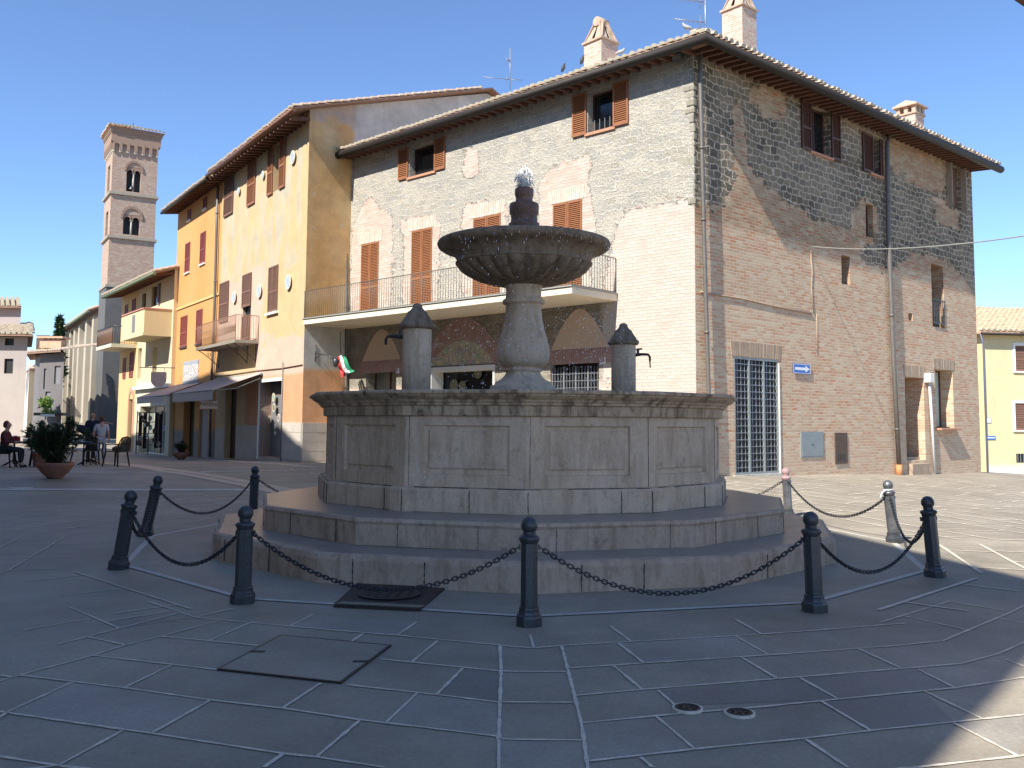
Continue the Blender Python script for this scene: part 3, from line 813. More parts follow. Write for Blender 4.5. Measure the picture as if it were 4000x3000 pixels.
def chain_mesh(a, b, sag):
    mb = MB(); a, b = Vector(a), Vector(b)
    L = (b - a).length; hd = Vector((b.x - a.x, b.y - a.y, 0)).normalized()
    pts = [a + (b - a) * f - Vector((0, 0, sag * 4 * f * (1 - f))) for f in np.linspace(0, 1, 400)]
    seg = [0]
    for p, q in zip(pts, pts[1:]): seg.append(seg[-1] + (q - p).length)
    n = int(seg[-1] / .043)
    for i in range(n):
        s0 = seg[-1] * (i + .5) / n; j = int(np.searchsorted(seg, s0)); j = min(max(j, 1), 399)
        p = pts[j]; t = (pts[min(j + 2, 399)] - pts[max(j - 2, 0)]).normalized()
        s_ = Vector((-hd.y, hd.x, 0)); u = t.cross(s_).normalized()
        if i % 2: s_ = u
        ov = []
        for q in range(10):
            an = 2 * math.pi * q / 10
            x = math.cos(an) * .013 + (.017 if math.cos(an) > 0 else -.017)
            ov.append(p + t * x + s_ * math.sin(an) * .017)
        mb.tube(ov, .0062, 5, closed=True)
    return mb
ks = [-5, -4, -3, -2, -1, 0, 1, 2, 3, 4, 5, 6]
CH = {(-3, -4): 'chain between the two rear left bollards', (-2, -3): 'chain seen end on between the two leaning left bollards', (-1, -2): 'deep hanging chain between the leftmost bollard and the left front one',
      (0, -1): 'long chain hanging left of the front centre bollard', (0, 1): 'long chain hanging right of the front centre bollard', (1, 2): 'chain between the right front bollard and the far right one',
      (2, 3): 'chain seen end on from the far right bollard to the pale one', (3, 4): 'sunlit chain between the pale bollard and the red topped one', (4, 5): 'sunlit chain running behind the right end of the steps',
      (-4, 7): 'chain running behind the left end of the steps', (5, 6): 'chain behind the fountain, right half', (6, 7): 'chain behind the fountain, left half'}
for (i, j), lab in CH.items():
    a, b = BP[i].copy(), BP[j].copy()
    h = (b - a); h.z = 0; h.normalize()
    a = a + Vector((math.tan(LEAN[i]) * .65, 0, .655)) + h * .09
    b = b + Vector((math.tan(LEAN[j]) * .65, 0, .655)) - h * .09
    red = (i, j) == (3, 4)
    obj('chain', chain_mesh(a, b, .44), M['chain'], None, 'black iron ' + lab if not red else 'rusty iron ' + lab, 'chain', 'chains between the bollards')
# ---------------------------------------------------------------- walls of the town
DR = Vector((.757, .653)); DL = Vector((-.730, .683)); DY = Vector((-.558, .830)); DO = Vector((.683, .730))
C0 = Vector((4.7, 23.5))
M['stoneL'] = masonry('sunny_rubble_stone_wall', (.45, .41, .325), (.35, .34, .30), (.50, .455, .36), (.60, .56, .48), (.52, .31, .23), (.53, .40, .32), (.54, .48, .40), wash=(.56, .50, .43), rowh=.20, bw=.36, msz=.02, bstr=1.0, bdst=.07)
M['stoneR'] = masonry('dark_rubble_stone_and_brick_wall', (.17, .145, .105), (.10, .09, .075), (.27, .22, .15), (.58, .48, .37), (.56, .27, .155), (.60, .40, .26), (.68, .54, .38), wash=(.66, .53, .38), bstr=.75, rowh=.205, bw=.33, msz=.022)
M['tile'] = mat('weathered_clay_tile', (.50, .30, .20), .85, .3, 2.2, .4, .01, col2=(.52, .44, .34), stain=((.2, .18, .1), 5, .55, .6))
M['tile2'] = mat('orange_clay_tile', (.55, .33, .19), .85, .2, 2, .4, .01, col2=(.6, .42, .28))
M['gutter'] = mat('dark_brown_gutter', (.032, .024, .019), .65, .2, 6, .1, .002, metal=.2)
M['soffit'] = mat('red_brown_eave_timber', (.17, .075, .045), .8, .3, 6, .4, .006, col2=(.10, .05, .035))
M['soffit2'] = mat('terracotta_eave_boards', (.30, .18, .12), .85, .2, 5, .2, .004)
M['pipe'] = mat('grey_brown_downpipe', (.17, .15, .13), .5, .2, 6, .1, .002, metal=.2)
M['shut'] = mat('red_brown_shutter_paint', (.33, .135, .058), .5, .18, 5, .2, .003, col2=(.27, .11, .05))
M['shutd'] = mat('dark_brown_shutter_paint', (.10, .042, .028), .55, .2, 5, .2, .003)
M['shutr'] = mat('deep_red_shutter_paint', (.27, .06, .05), .55, .2, 5, .2, .003)
M['shutb'] = mat('faded_brown_shutter_paint', (.22, .115, .075), .6, .25, 5, .2, .003)
M['shutg'] = mat('grey_brown_shutter_paint', (.35, .27, .2), .6, .2, 5, .2, .003)
M['white'] = mat('white_painted_frame', (.78, .76, .70), .5, .06, 4, .1, .002)
M['cream'] = mat('cream_painted_concrete', (.76, .66, .50), .8, .08, 2, .2, .004, stain=((.5, .42, .3), 2.5, .62, .4))
M['rail'] = mat('grey_painted_railing', (.17, .14, .11), .5, .2, 8, .1, .001)
M['railr'] = mat('rusty_railing', (.30, .17, .11), .65, .3, 8, .1, .001)
M['brickt'] = mat('terracotta_sill', (.55, .27, .16), .8, .2, 6, .3, .005)
mt, t, b = newmat('dark_window_glass')
b.inputs['Base Color'].default_value = (.012, .014, .016, 1); b.inputs['Roughness'].default_value = .08
M['glass'] = mt
mt, t, b = newmat('shop_glass_tinted')
b.inputs['Base Color'].default_value = (.2, .22, .18, 1); b.inputs['Roughness'].default_value = .15
M['glass2'] = mt
M['ocre'] = mat('ochre_plaster_niche', (.62, .47, .34), .9, .1, 2, .3, .006)
M['curt'] = mat('pale_green_curtain', (.50, .58, .48), .7, .08, 3)
M['wood'] = mat('old_dark_wood_door', (.12, .075, .05), .7, .3, 5, .4, .004)
M['mtl'] = mat('galvanised_grey_metal', (.30, .33, .32), .55, .15, 3, .2, .002, metal=.3)
M['green'] = mat('dark_green_door', (.045, .07, .02), .6, .3, 2)
M['greym'] = mat('grey_shop_shutter', (.2, .19, .19), .6, .1, 3)
def chimney_brick(name='chimney_brick', a=(.50, .30, .22), b_=(.56, .44, .34)):
    mt, t, b = newmat(name)
    g = nd(t, 'UVMap').outputs[0]
    br = nd(t, 'TexBrick', {'Vector': g, 'Color1': c4(a), 'Color2': c4(b_), 'Mortar': (.62, .55, .46, 1), 'Scale': 1.0, 'Mortar Size': .009, 'Mortar Smooth': .2, 'Bias': 0.0, 'Brick Width': .25, 'Row Height': .07})
    n = noi(t, g, 12, 4)
    c = mix(t, 1.0, br.outputs['Color'], ramp(t, n, [(.2, .7), (.8, 1.25)]), 'MULTIPLY')
    t.links.new(c, b.inputs['Base Color']); b.inputs['Roughness'].default_value = .9
    bump(t, b, mth(t, 'ADD', mth(t, 'MULTIPLY', br.outputs['Fac'], -1.0), n), .5, .01)
    return mt
M['chb'] = chimney_brick()
M['tower'] = masonry('old_tower_brick', (.3, .2, .15), (.3, .2, .15), (.3, .2, .15), (.5, .4, .3), (.34, .17, .125), (.40, .26, .19), (.47, .38, .30), wash=(.5, .4, .32), bstr=.5)
M['grate'] = mat('silver_grey_grating', (.33, .34, .36), .45, .1, 8, .1, .001, metal=.5)
M['blue'] = mat('traffic_sign_blue', (.02, .13, .50), .4, .05, 3, 0)
M['signw'] = mat('traffic_sign_white', (.82, .82, .8), .4, .04, 3, 0)
def wallbox_uv(mb, W, u0, u1, v0, v1, o0, o1, mi=0):
    """box with metre UVs so brick shows at its size"""
    P = W.pt
    def fq(a, b, c, d, uv): mb.add([a, b, c, d], [(0, 1, 2, 3)], mi, False, [uv])
    fq(P(u0, v0, o1), P(u1, v0, o1), P(u1, v1, o1), P(u0, v1, o1), [(u0, v0), (u1, v0), (u1, v1), (u0, v1)])
    fq(P(u0, v0, o0), P(u1, v0, o0), P(u1, v1, o0), P(u0, v1, o0), [(u0, v0), (u1, v0), (u1, v1), (u0, v1)])
    for u in (u0, u1): fq(P(u, v0, o0), P(u, v0, o1), P(u, v1, o1), P(u, v1, o0), [(o0, v0), (o1, v0), (o1, v1), (o0, v1)])
    for v in (v0, v1): fq(P(u0, v, o0), P(u1, v, o0), P(u1, v, o1), P(u0, v, o1), [(u0, o0), (u1, o0), (u1, o1), (u0, o1)])
def tiles(mb, A, B, inward, pitch, length, sp=.235, r=.085, rj=None, cut=None):
    """rows of round clay tiles from the eave A-B up the slope; cut(f)=max length at fraction f"""
    rj = rj or random.Random(2)
    A, B = Vector(A), Vector(B); L = (B - A).length; e = (B - A).normalized()
    up = (Vector((inward[0], inward[1], 0)).normalized() * math.cos(pitch) + Vector((0, 0, math.sin(pitch)))).normalized()
    nn = e.cross(up).normalized()
    if nn.z < 0: nn = -nn
    k = max(1, int(L / sp))
    for i in range(k):
        f = (i + .5) / k
        p = A + (B - A) * f
        ln = min(length, cut(f) if cut else length)
        if ln < .1: continue
        s0 = rj.uniform(-.05, .02); first = True
        while s0 < ln:
            s1 = min(s0 + .40, ln + .05)
            rr = r * rj.uniform(.92, 1.1); off = e * rj.uniform(-.014, .014) + nn * rj.uniform(0, .018)
            vs = []
            for (s_, q_, dz) in ((s0, rr * 1.08, .022), (s1, rr * .82, .0)):
                for a in range(6):
                    an = math.pi * a / 5
                    vs.append(p + off + up * s_ + e * math.cos(an) * q_ + nn * (math.sin(an) * q_ + dz + .01))
            mb.add(vs, [(a, a + 1, 7 + a, 6 + a) for a in range(5)], 0, True)
            mb.add(vs[:6], [tuple(range(6))], 1)
            s0 += .36
            if s0 > 1.1: s0 += 0
def rafters(mb, W, u0, u1, z, ov, rise, sp=.34, h=.11, wd=.045):
    k = int((u1 - u0) / sp)
    for i in range(k + 1):
        u = u0 + (u1 - u0) * i / k
        P = W.pt
        mb.box8([P(u - wd, z + .0, ov), P(u - wd, z + rise, 0), P(u + wd, z + rise, 0), P(u + wd, z, ov), P(u - wd, z + h, ov), P(u - wd, z + rise + h, 0), P(u + wd, z + rise + h, 0), P(u + wd, z + h, ov)])
def gutter(mb, pts, r=.085):
    mb.tube(pts, r, 8, cap=True)
def wood_open(W, parent, hole, mat_, lw, ang=0, both=True, top=None, rail=False, light=False, names='shutter'):
    pass
# =============================================================== stone corner house
WR = Wall(C0, DR); WLf = Wall(C0, DL)
LR_, LL_ = 16.9, 14.6
EAVE = 11.47
sh = empty('stone_corner_house', (C0.x + 3, C0.y + 12, .2), 'large rubble stone and brick corner house with brown shutters behind the fountain', 'house')
ER = {}
hR = {}
hR['win1'] = WR.rect(3166, 3242, 405, 590); hR['win2'] = WR.rect(3400, 3440, 535, 675)
hR['win3'] = WR.rect(3700, 3752, 640, 800); hR['win4'] = WR.rect(3382, 3411, 795, 922)
hR['slit'] = WR.rect(3287, 3320, 995, 1108); hR['tall'] = WR.rect(3640, 3687, 1030, 1275)
hR['peep'] = WR.rect(3549, 3565, 1222, 1250)
hR['gate'] = list(WR.rect(2870, 3042, 1392, 1838)); hR['door2'] = list(WR.rect(3538, 3612, 1472, 1800)); hR['win5'] = WR.rect(3655, 3724, 1442, 1672)
gR = lambda u: gh(C0.x + DR.x * u, C0.y + DR.y * u)
hR['gate'][2] = gR(1.8) + .03
dep = {'win1': .28, 'win2': .28, 'win3': .2, 'win4': .25, 'slit': .4, 'tall': .45, 'peep': .3, 'gate': .12, 'door2': .75, 'win5': .55}
# which part of the right wall is stone: outline in picture points
def inpoly(p, poly):
    x, y = p; c = False; n = len(poly)
    for i in range(n):
        x1, y1 = poly[i]; x2, y2 = poly[(i + 1) % n]
        if (y1 > y) != (y2 > y) and x < (x2 - x1) * (y - y1) / (y2 - y1) + x1: c = not c
    return c
def PP(W, pts): return [W.uv(x, y) for x, y in pts]
stR = PP(WR, [(2690, 100), (3920, 600), (3890, 1200), (3830, 1230), (3780, 1100), (3720, 1030), (3640, 1010), (3560, 985), (3500, 1060), (3440, 1045), (3360, 1010), (3340, 960), (3380, 900), (3250, 880), (3180, 850), (3060, 780), (2960, 690), (2915, 640), (2880, 700), (2830, 805), (2760, 790), (2690, 790)])
brR = [PP(WR, q) for q in ([(2862, 360), (2905, 380), (2915, 690), (2862, 690)], [(2935, 290), (3080, 330), (3080, 420), (3040, 470), (2935, 430)], [(3470, 490), (3700, 560), (3690, 780), (3600, 740), (3470, 660)],
                           [(3120, 320), (3300, 380), (3290, 445), (3120, 380)], [(3340, 780), (3430, 790), (3430, 960), (3340, 950)], [(3640, 800), (3760, 830), (3760, 900), (3640, 860)], [(3240, 600), (3480, 660), (3480, 690), (3240, 640)])]
def softm(f, u, v, r=.3):
    return sum(1.0 if f(u + a * r, v + b * r) else 0.0 for a in (-1, 0, 1) for b in (-1, 0, 1)) / 9
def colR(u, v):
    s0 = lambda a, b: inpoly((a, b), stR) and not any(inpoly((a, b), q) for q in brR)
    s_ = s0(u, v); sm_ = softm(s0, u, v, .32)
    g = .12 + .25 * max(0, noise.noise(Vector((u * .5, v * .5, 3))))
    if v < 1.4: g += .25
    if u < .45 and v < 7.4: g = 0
    return (1 - sm_, g * (1 if v < 6.5 else .3), .95 if (not s_ and v > 7.0) else (.12 if v < 5 else .25))  # upper brick coloured darker, with the eave's shade painted in
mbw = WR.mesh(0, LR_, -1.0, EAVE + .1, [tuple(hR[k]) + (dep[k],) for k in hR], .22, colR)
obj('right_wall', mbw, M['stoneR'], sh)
sb = empty  # alias kept short
hL = {}
hL['winA'] = WLf.rect(2296, 2396, 365, 522); hL['winB'] = WLf.rect(1599, 1698, 580, 694)
for k, q in (('D1', (1409, 1478, 957, 1225)), ('D2', (1606, 1687, 905, 1185)), ('D3', (1847, 1955, 856, 1160)), ('D4', (2159, 2274, 800, 1120))):
    r_ = list(WLf.rect(*q)); r_[2] = 5.28; hL[k] = tuple(r_)
hL['G1'] = list(WLf.rect(1428, 1547, 1447, 1640)); hL['G2'] = list(WLf.rect(1683, 1931, 1437, 1640)); hL['G3'] = list(WLf.rect(2150, 2339, 1418, 1640))
for k in ('G1', 'G2'): hL[k][2] = .4
hL['G3'][2] = .9
depL = {'winA': .3, 'winB': .3, 'D1': .05, 'D2': .05, 'D3': .05, 'D4': .05, 'G1': .5, 'G2': .6, 'G3': .25}
lowbr = PP(WLf, [(2350, 1240), (2380, 1000), (2420, 830), (2580, 800), (2720, 770), (2790, 1900), (2350, 1900)])
brL = [PP(WLf, q) for q in ([(2110, 720), (2150, 640), (2300, 600), (2310, 760), (2290, 1150), (2100, 1150)], [(1800, 790), (1990, 790), (1990, 1180), (1800, 1180)], [(1570, 840), (1720, 850), (1720, 1200), (1570, 1200)],
                            [(1370, 890), (1440, 760), (1540, 860), (1520, 1230), (1370, 1230)], [(1800, 560), (1880, 600), (1860, 700), (1800, 690)], [(2290, 760), (2330, 900), (2300, 1150), (2280, 1150)])]
def colL(u, v):
    low = inpoly((u, v), lowbr)
    bf = lambda a, b: inpoly((a, b), lowbr) or any(inpoly((a, b), q) for q in brL) or (b < 3.0)
    bk = bf(u, v); bm_ = softm(bf, u, v, .2)
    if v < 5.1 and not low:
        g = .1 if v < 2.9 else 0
        return (1 if v < 3.0 else 0, g + .2, .1 if v < 3 else 1.0)  # front wall set darker under the balcony
    return (bm_, .75 if low else (.35 if bk else .2), 0)
mbw = WLf.mesh(0, LL_ + .05, -1.0, EAVE + .1, [tuple(hL[k]) + (depL[k],) for k in hL], .22, colL)
obj('front_wall', mbw, M['stoneL'], sh)
# back walls
Pl = C0 + DL * LL_; Pr = C0 + DR * LR_; Pb = Pl + DR * LR_
mb = MB()
for a, b in ((Pl, Pb), (Pb, Pr)):
    mb.add([(a.x, a.y, -1), (b.x, b.y, -1), (b.x, b.y, EAVE), (a.x, a.y, EAVE)], [(0, 1, 2, 3)], 0, False, [[(0, -1), ((b - a).length, -1), ((b - a).length, EAVE), (0, EAVE)]])
obj('rear_wall', mb, M['stoneR'], sh)
# ragged quoin stones on the corner
mb = MB(); rj = random.Random(9)
z = 7.4
while z < EAVE - .1:
    h = rj.uniform(.16, .26)
    for W, s_ in ((WLf, 1), (WR, 1)):
        W.box(mb, -.01, rj.uniform(.1, .34) * (1 if W is WLf else .5), z, z + h - rj.uniform(.03, .08), -.05, rj.uniform(-.01, .03))
    z += h
obj('corner_stones', mb, trav_mat('rough_corner_stone', (.36, .34, .27), (.14, .13, .10), .9, .5), sh, bev=.02)
# roof
PIT_R = math.radians(17)
ovL, ovR = .65, .84
def ev(ul, ol, z):  # corner offset points: along left normal / right normal
    return None
NL = Vector((WLf.n.x, WLf.n.y)); NR = Vector((WR.n.x, WR.n.y))
def off_corner(base, a, na, b, nb):
    # point on both offset lines n.x = n.base + offset
    A_m = np.array([[na.x, na.y], [nb.x, nb.y]]); r_ = np.array([na.dot(base) + a, nb.dot(base) + b])
    s_ = np.linalg.solve(A_m, r_); return Vector((s_[0], s_[1]))
ec = off_corner(C0, ovL, NL, ovR, NR)
el = off_corner(Pl, ovL, NL, -.0, NR * -1) ; 
el = Pl + NL * ovL + DL * .55
er = Pr + NR * ovR + DR * .6
eb = Pb + DR * .6 + DL * .55
EZ = EAVE - .02
ctr = (C0 + Pb) / 2
mb = MB()
def V3(p, z): return Vector((p.x, p.y, z))
rz = EZ + 14.6 / 2 * math.tan(PIT_R)
ra = (C0 + Pl) / 2 + DR * 7.3; rb = (Pr + Pb) / 2 - DR * 7.3
rt = [(ec, el, None), (er, ec, None)]
R1, R2 = V3(ra, rz), V3(rb, rz)
for q in ([V3(ec, EZ), V3(el, EZ), R1], [V3(er, EZ), V3(ec, EZ), R1, R2], [V3(eb, EZ), V3(er, EZ), R2], [V3(el, EZ), V3(eb, EZ), R2, R1]):
    mb.poly([p + Vector((0, 0, .05)) for p in q], (0, 0, .05))
obj('roof', mb, [M['tile'], M['tile']], sh)
roofo = bpy.data.objects['roof']
mb = MB()
tiles(mb, V3(ec, EZ + .1), V3(el, EZ + .1), (-NL.x, -NL.y), PIT_R, 2.2, cut=lambda f: 15.5 * min(f + .03, 1 - f + .05) * .9)
tiles(mb, V3(ec, EZ + .1), V3(er, EZ + .1), (-NR.x, -NR.y), PIT_R, 2.2, cut=lambda f: 18 * min(f + .03, 1 - f + .03) * .8)
M['tilecap'] = mat('pale_mortar_tile_end', (.55, .5, .40), .9, .2, 9, .3, .005, col2=(.45, .42, .28))
obj('roof_tiles', mb, [M['tile'], M['tilecap']], roofo)
mb = MB()
gz = EZ - .02
gz -= .03
mb.tube([V3(el, gz), V3(ec, gz), V3(er, gz)], .135, 12)
obj('gutter', mb, M['gutter'], roofo)
mb = MB()
rafters(mb, WLf, .0, LL_ - .1, EAVE - .17, ovL - .1, .06)
rafters(mb, WR, .0, LR_ - .1, EAVE - .17, ovR - .1, .06)
obj('eave_rafters', mb, M['soffit'], roofo)
mb = MB()
mb.poly([V3(ec, EZ - .01), V3(el, EZ - .01), V3(Pl - NL * .1, EZ + .03), V3(C0 - NL * .1, EZ + .03)], (0, 0, .04))
mb.poly([V3(er, EZ - .01), V3(ec, EZ - .01), V3(C0 - NR * .1, EZ + .03), V3(Pr - NR * .1, EZ + .03)], (0, 0, .04))
obj('eave_boards', mb, M['soffit2'], roofo)
# chimneys
def chimney(cx_, cy_, w_, z0, z1, parent, cap='tent', ax=(DR, DL)):
    mb = MB(); a, b = Vector((ax[0].x, ax[0].y, 0)), Vector((-ax[0].y, ax[0].x, 0)); c = Vector((cx_, cy_, 0))
    cs = [c + a * sx * w_ + b * sy * w_ for sx, sy in ((-1, -1), (1, -1), (1, 1), (-1, 1))]
    Z = Vector((0, 0, 1))
    for i in range(4):
        p, q = cs[i], cs[(i + 1) % 4]
        mb.add([p + Z * z0, q + Z * z0, q + Z * z1, p + Z * z1], [(0, 1, 2, 3)], 0, False, [[(i * .9, z0), (i * .9 + 2 * w_, z0), (i * .9 + 2 * w_, z1), (i * .9, z1)]])
    ch = obj('chimney', mb, M['chb'], parent)
    mb = MB(); mb.box(c + Z * (z1 + .03), (w_ + .05, w_ + .05, .03), 0, (a, b, Z))
    if cap == 'tent':
        hh = .62; tp = .1
        for sx, sy in ((1, 0), (-1, 0), (0, 1), (0, -1)):
            d = a * sx + b * sy; e = a * sy + b * sx
            for k in (-.62, .62):
                p0 = c + d * (w_ * .98) + e * k * w_ + Z * (z1 + .06); p1 = c + d * tp + e * k * w_ * .45 + Z * (z1 + .06 + hh)
                f = (e * .15 * w_ / .35)
                mb.box8([p0 - f, p0 - f - d * .03, p0 + f - d * .03, p0 + f, p1 - f * .6, p1 - f * .6 - d * .03, p1 + f * .6 - d * .03, p1 + f * .6])
        mb.tube([c - a * .2 + Z * (z1 + .68), c + a * .2 + Z * (z1 + .68)], [.15, .15], 10)
    else:
        for sx in (-1, 0, 1):
            for sy in (-1, 0, 1):
                if sx or sy: mb.box(c + a * sx * w_ * .85 + b * sy * w_ * .85 + Z * (z1 + .18), (.07, .07, .13), 0, (a, b, Z))
        mb.box(c + Z * (z1 + .33), (w_ + .12, w_ + .12, .03), 0, (a, b, Z))
        mb.add([c + a * sx * (w_ + .12) + b * sy * (w_ + .12) + Z * (z1 + .36) for sx, sy in ((-1, -1), (1, -1), (1, 1), (-1, 1))] + [c - a * w_ + Z * (z1 + .55), c + a * w_ + Z * (z1 + .55)], [(0, 1, 5, 4), (2, 3, 4, 5), (1, 2, 5), (3, 0, 4)])
    obj('chimney_cap', mb, M['tile'], ch)
    if cap == 'tent':
        mb = MB(); mb.box(c + Z * (z1 + .25), (w_ * .45, w_ * .45, .2), 0, (a, b, Z)); obj('flue', mb, M['black'], ch)
    return ch
chimney(2.62, 27.0, .36, EAVE + .2, 13.1, roofo)
chimney(6.78, 26.9, .36, EAVE + .2, 14.1, roofo)
chimney(14.55, 33.0, .34, EAVE + .1, 12.98, roofo, 'house')
# windows on the right wall
def pane(W, h, d, parent, m_='glass', name='window_pane', fr=None, mull=0):
    mb = MB(); W.box(mb, h[0], h[1], h[2], h[3], -d - .03, -d)
    o = obj(name, mb, M[m_], parent)
    if fr:
        mb = MB(); f = .05
        W.box(mb, h[0], h[0] + f, h[2], h[3], -d, -d + .04); W.box(mb, h[1] - f, h[1], h[2], h[3], -d, -d + .04)
        W.box(mb, h[0] + f, h[1] - f, h[3] - f, h[3], -d, -d + .04); W.box(mb, h[0] + f, h[1] - f, h[2], h[2] + f, -d, -d + .04)
        for k in range(mull):
            u = h[0] + (h[1] - h[0]) * (k + 1) / (mull + 1); W.box(mb, u - .025, u + .025, h[2] + f, h[3] - f, -d, -d + .035)
        obj('window_frame', mb, M[fr], o)
    return o
def shut_pair(W, h, parent, m_, gap=.02, o=.02, each=None, slat=.06):
    w_ = each or (h[1] - h[0]) / 2
    for u0 in (h[0] - w_ - gap, h[1] + gap):
        mb = MB(); shutter(mb, W, u0, u0 + w_, h[2] - .02, h[3] + .03, o, slat=slat)
        obj('shutter', mb, M[m_], parent)
def closed(W, h, parent, m_, leaves=2, o=-.02, slat=.06, off=.0):
    w_ = (h[1] - h[0]) / leaves
    for i in range(leaves):
        mb = MB(); shutter(mb, W, h[0] + w_ * i + .008, h[0] + w_ * (i + 1) - .008, h[2], h[3], o, slat=slat)
        obj('shutter', mb, M[m_], parent)
for k in ('win1', 'win2', 'win4'):
    p_ = pane(WR, hR[k], dep[k] - .02, sh, fr='shutd', mull=1 if k != 'win4' else 0)
    if k == 'win1': shut_pair(WR, hR[k], p_, 'shutd', each=.52)
    if k == 'win2':
        h = hR[k]; mb = MB(); shutter(mb, WR, h[0] - .55, h[0] + .1, h[2] - .02, h[3] + .03, .02); obj('shutter', mb, M['shutd'], p_)
        mb = MB(); shutter(mb, WR, h[1] - .12, h[1] + .05, h[2] - .02, h[3] + .03, .02); obj('shutter', mb, M['shutd'], p_)
h = hR['win3']; p_ = pane(WR, h, .15, sh, 'shutb')
for u0 in (h[0] - .05, h[1] + .0):
    mb = MB(); WR.box(mb, u0, u0 + .05, h[2] - .05, h[3], .0, .2); obj('shutter', mb, M['shutg'], p_)
for k in ('win1', 'win2'):
    h = hR[k]; mb = MB(); WR.box(mb, h[0] - .1, h[1] + .1, h[2] - .07, h[2], -.1, .07); obj('window_sill', mb, M['brickt'], sh)
pane(WR, hR['slit'], .38, sh, 'black'); pane(WR, hR['peep'], .28, sh, 'wood')
p_ = pane(WR, hR['tall'], .42, sh, 'wood')
mb = MB(); h = hR['tall']
for z in (h[2] + .12, h[2] + .95): WR.box(mb, h[0], h[1], z, z + .03, .02, .05)
for i in range(7): u = h[0] + (h[1] - h[0]) * (i + .5) / 7; WR.box(mb, u - .01, u + .01, h[2] + .12, h[2] + .95, .025, .045)
obj('window_guard', mb, M['iron'], p_)
# grated shop door
h = hR['gate']
dr = pane(WR, (h[0] + .02, h[1] - .02, h[2], h[3] - .02), .10, sh, 'black', 'shop_door')
mb = MB()
wd = (h[1] - h[0]) / 3
for i in range(4):
    u = h[0] + wd * i; WR.box(mb, u - (.035 if 0 < i < 3 else 0), u + (.035 if 0 < i < 3 else .045 if i == 0 else 0) or u + .001, h[2], h[3], -.06, .0)
WR.box(mb, h[0] + .03, h[1] - .01, h[3] - .06, h[3], -.055, .001); WR.box(mb, h[0] + .03, h[1] - .01, h[2], h[2] + .06, -.055, .001)
WR.box(mb, h[1] - .045, h[1], h[2], h[3], -.062, -.001)
obj('door_frame', mb, M['mtl'], dr)
mb = MB()
for i in range(3):
    for j in range(1, 4):
        u = h[0] + wd * i + wd * j / 4; WR.box(mb, u - .008, u + .008, h[2] + .06, h[3] - .06, -.045, -.03)
n_ = 17
for j in range(1, n_):
    z = h[2] + (h[3] - h[2]) * j / n_; WR.box(mb, h[0] + .04, h[1] - .04, z - .008, z + .008, -.032, -.018)
obj('grating', mb, M['grate'], dr)
mb = MB(); WR.box(mb, h[0] - .12, h[1] + .14, h[2] - .2, h[2] - .004, -.1, .07); obj('threshold', mb, M['trav'], sh)
mb = MB(); WR.box(mb, h[1], h[1] + .035, h[2], h[3] - .1, -.1, .03); obj('door_jamb', mb, M['white'], dr)
def soldier(W, u0, u1, v0, v1, parent, o=.012, m_='chb', wdt=.075):
    mb = MB(); k = max(2, int((u1 - u0) / wdt)); s_ = (u1 - u0) / k; rj = random.Random(int(abs(u0) * 100))
    for i in range(k):
        a = u0 + s_ * i
        tilt = ((i + .5) / k - .5) * .12
        P = W.pt; oo = o + rj.uniform(-.004, .006)
        q = [(a + .006, v0), (a + s_ - .006, v0), (a + s_ - .006 + tilt, v1), (a + .006 + tilt, v1)]
        mb.box8([P(q[0][0], q[0][1], -.05), P(q[0][0], q[0][1], oo), P(q[1][0], q[1][1], oo), P(q[1][0], q[1][1], -.05), P(q[3][0], q[3][1], -.05), P(q[3][0], q[3][1], oo), P(q[2][0], q[2][1], oo), P(q[2][0], q[2][1], -.05)])
    obj('brick_lintel', mb, m_ if not isinstance(m_, str) else M[m_], parent)
M['linR'] = mat('tan_lintel_brick', (.46, .34, .24), .9, .25, 5, .4, .006)
M['linL'] = mat('pale_pink_lintel_brick', (.60, .42, .33), .9, .2, 5, .4, .006, col2=(.66, .56, .46))
M['linD'] = mat('dark_red_lintel_brick', (.36, .19, .15), .9, .3, 4, .4, .006, col2=(.42, .32, .28))
soldier(WR, h[0] - .12, h[1] + .1, h[3] + .02, h[3] + .42, sh, m_='linR')
h2 = hR['door2']; soldier(WR, h2[0] - .05, h2[1] + .12, h2[3] + .01, h2[3] + .4, sh, m_='linR')
h5 = hR['win5']; soldier(WR, h5[0] - .1, h5[1] + .1, h5[3] + .01, h5[3] + .38, sh, m_='linR')
d2 = pane(WR, h2, .72, sh, 'wood', 'side_door')
mb = MB(); P = WR.pt
mb.box8([P(h2[0] + .08, h2[2] + .25, -.7), P(h2[0] + .08, h2[2] + .25, -.66), P(h2[1] - .08, h2[2] + .25, -.66), P(h2[1] - .08, h2[2] + .25, -.7), P(h2[0] + .08, h2[2] + 1.0, -.7), P(h2[0] + .08, h2[2] + 1.0, -.66), P(h2[1] - .08, h2[2] + 1.0, -.66), P(h2[1] - .08, h2[2] + 1.0, -.7)])
WR.box(mb, h2[0] + .08, h2[1] - .08, h2[2] + 1.15, h2[3] - .1, -.7, -.66)
obj('door_panels', mb, M['shutd'], d2)
mb = MB(); WR.box(mb, h2[0] + .06, h2[1] - .04, gR(h2[0]) - .3, h2[2] - .1, -.5, .16); WR.box(mb, h2[0] + .01, h2[1] - .01, h2[2] - .1, h2[2] + .1, -.72, -.2); obj('door_steps', mb, M['linR'], sh, bev=.015)
p_ = pane(WR, h5, .5, sh, 'curt', fr='shutd', mull=1)
mb = MB(); WR.box(mb, h5[0] - .08, h5[1] + .12, h5[2] - .07, h5[2], -.5, .22); obj('window_sill', mb, M['brickt'], sh, bev=.01)
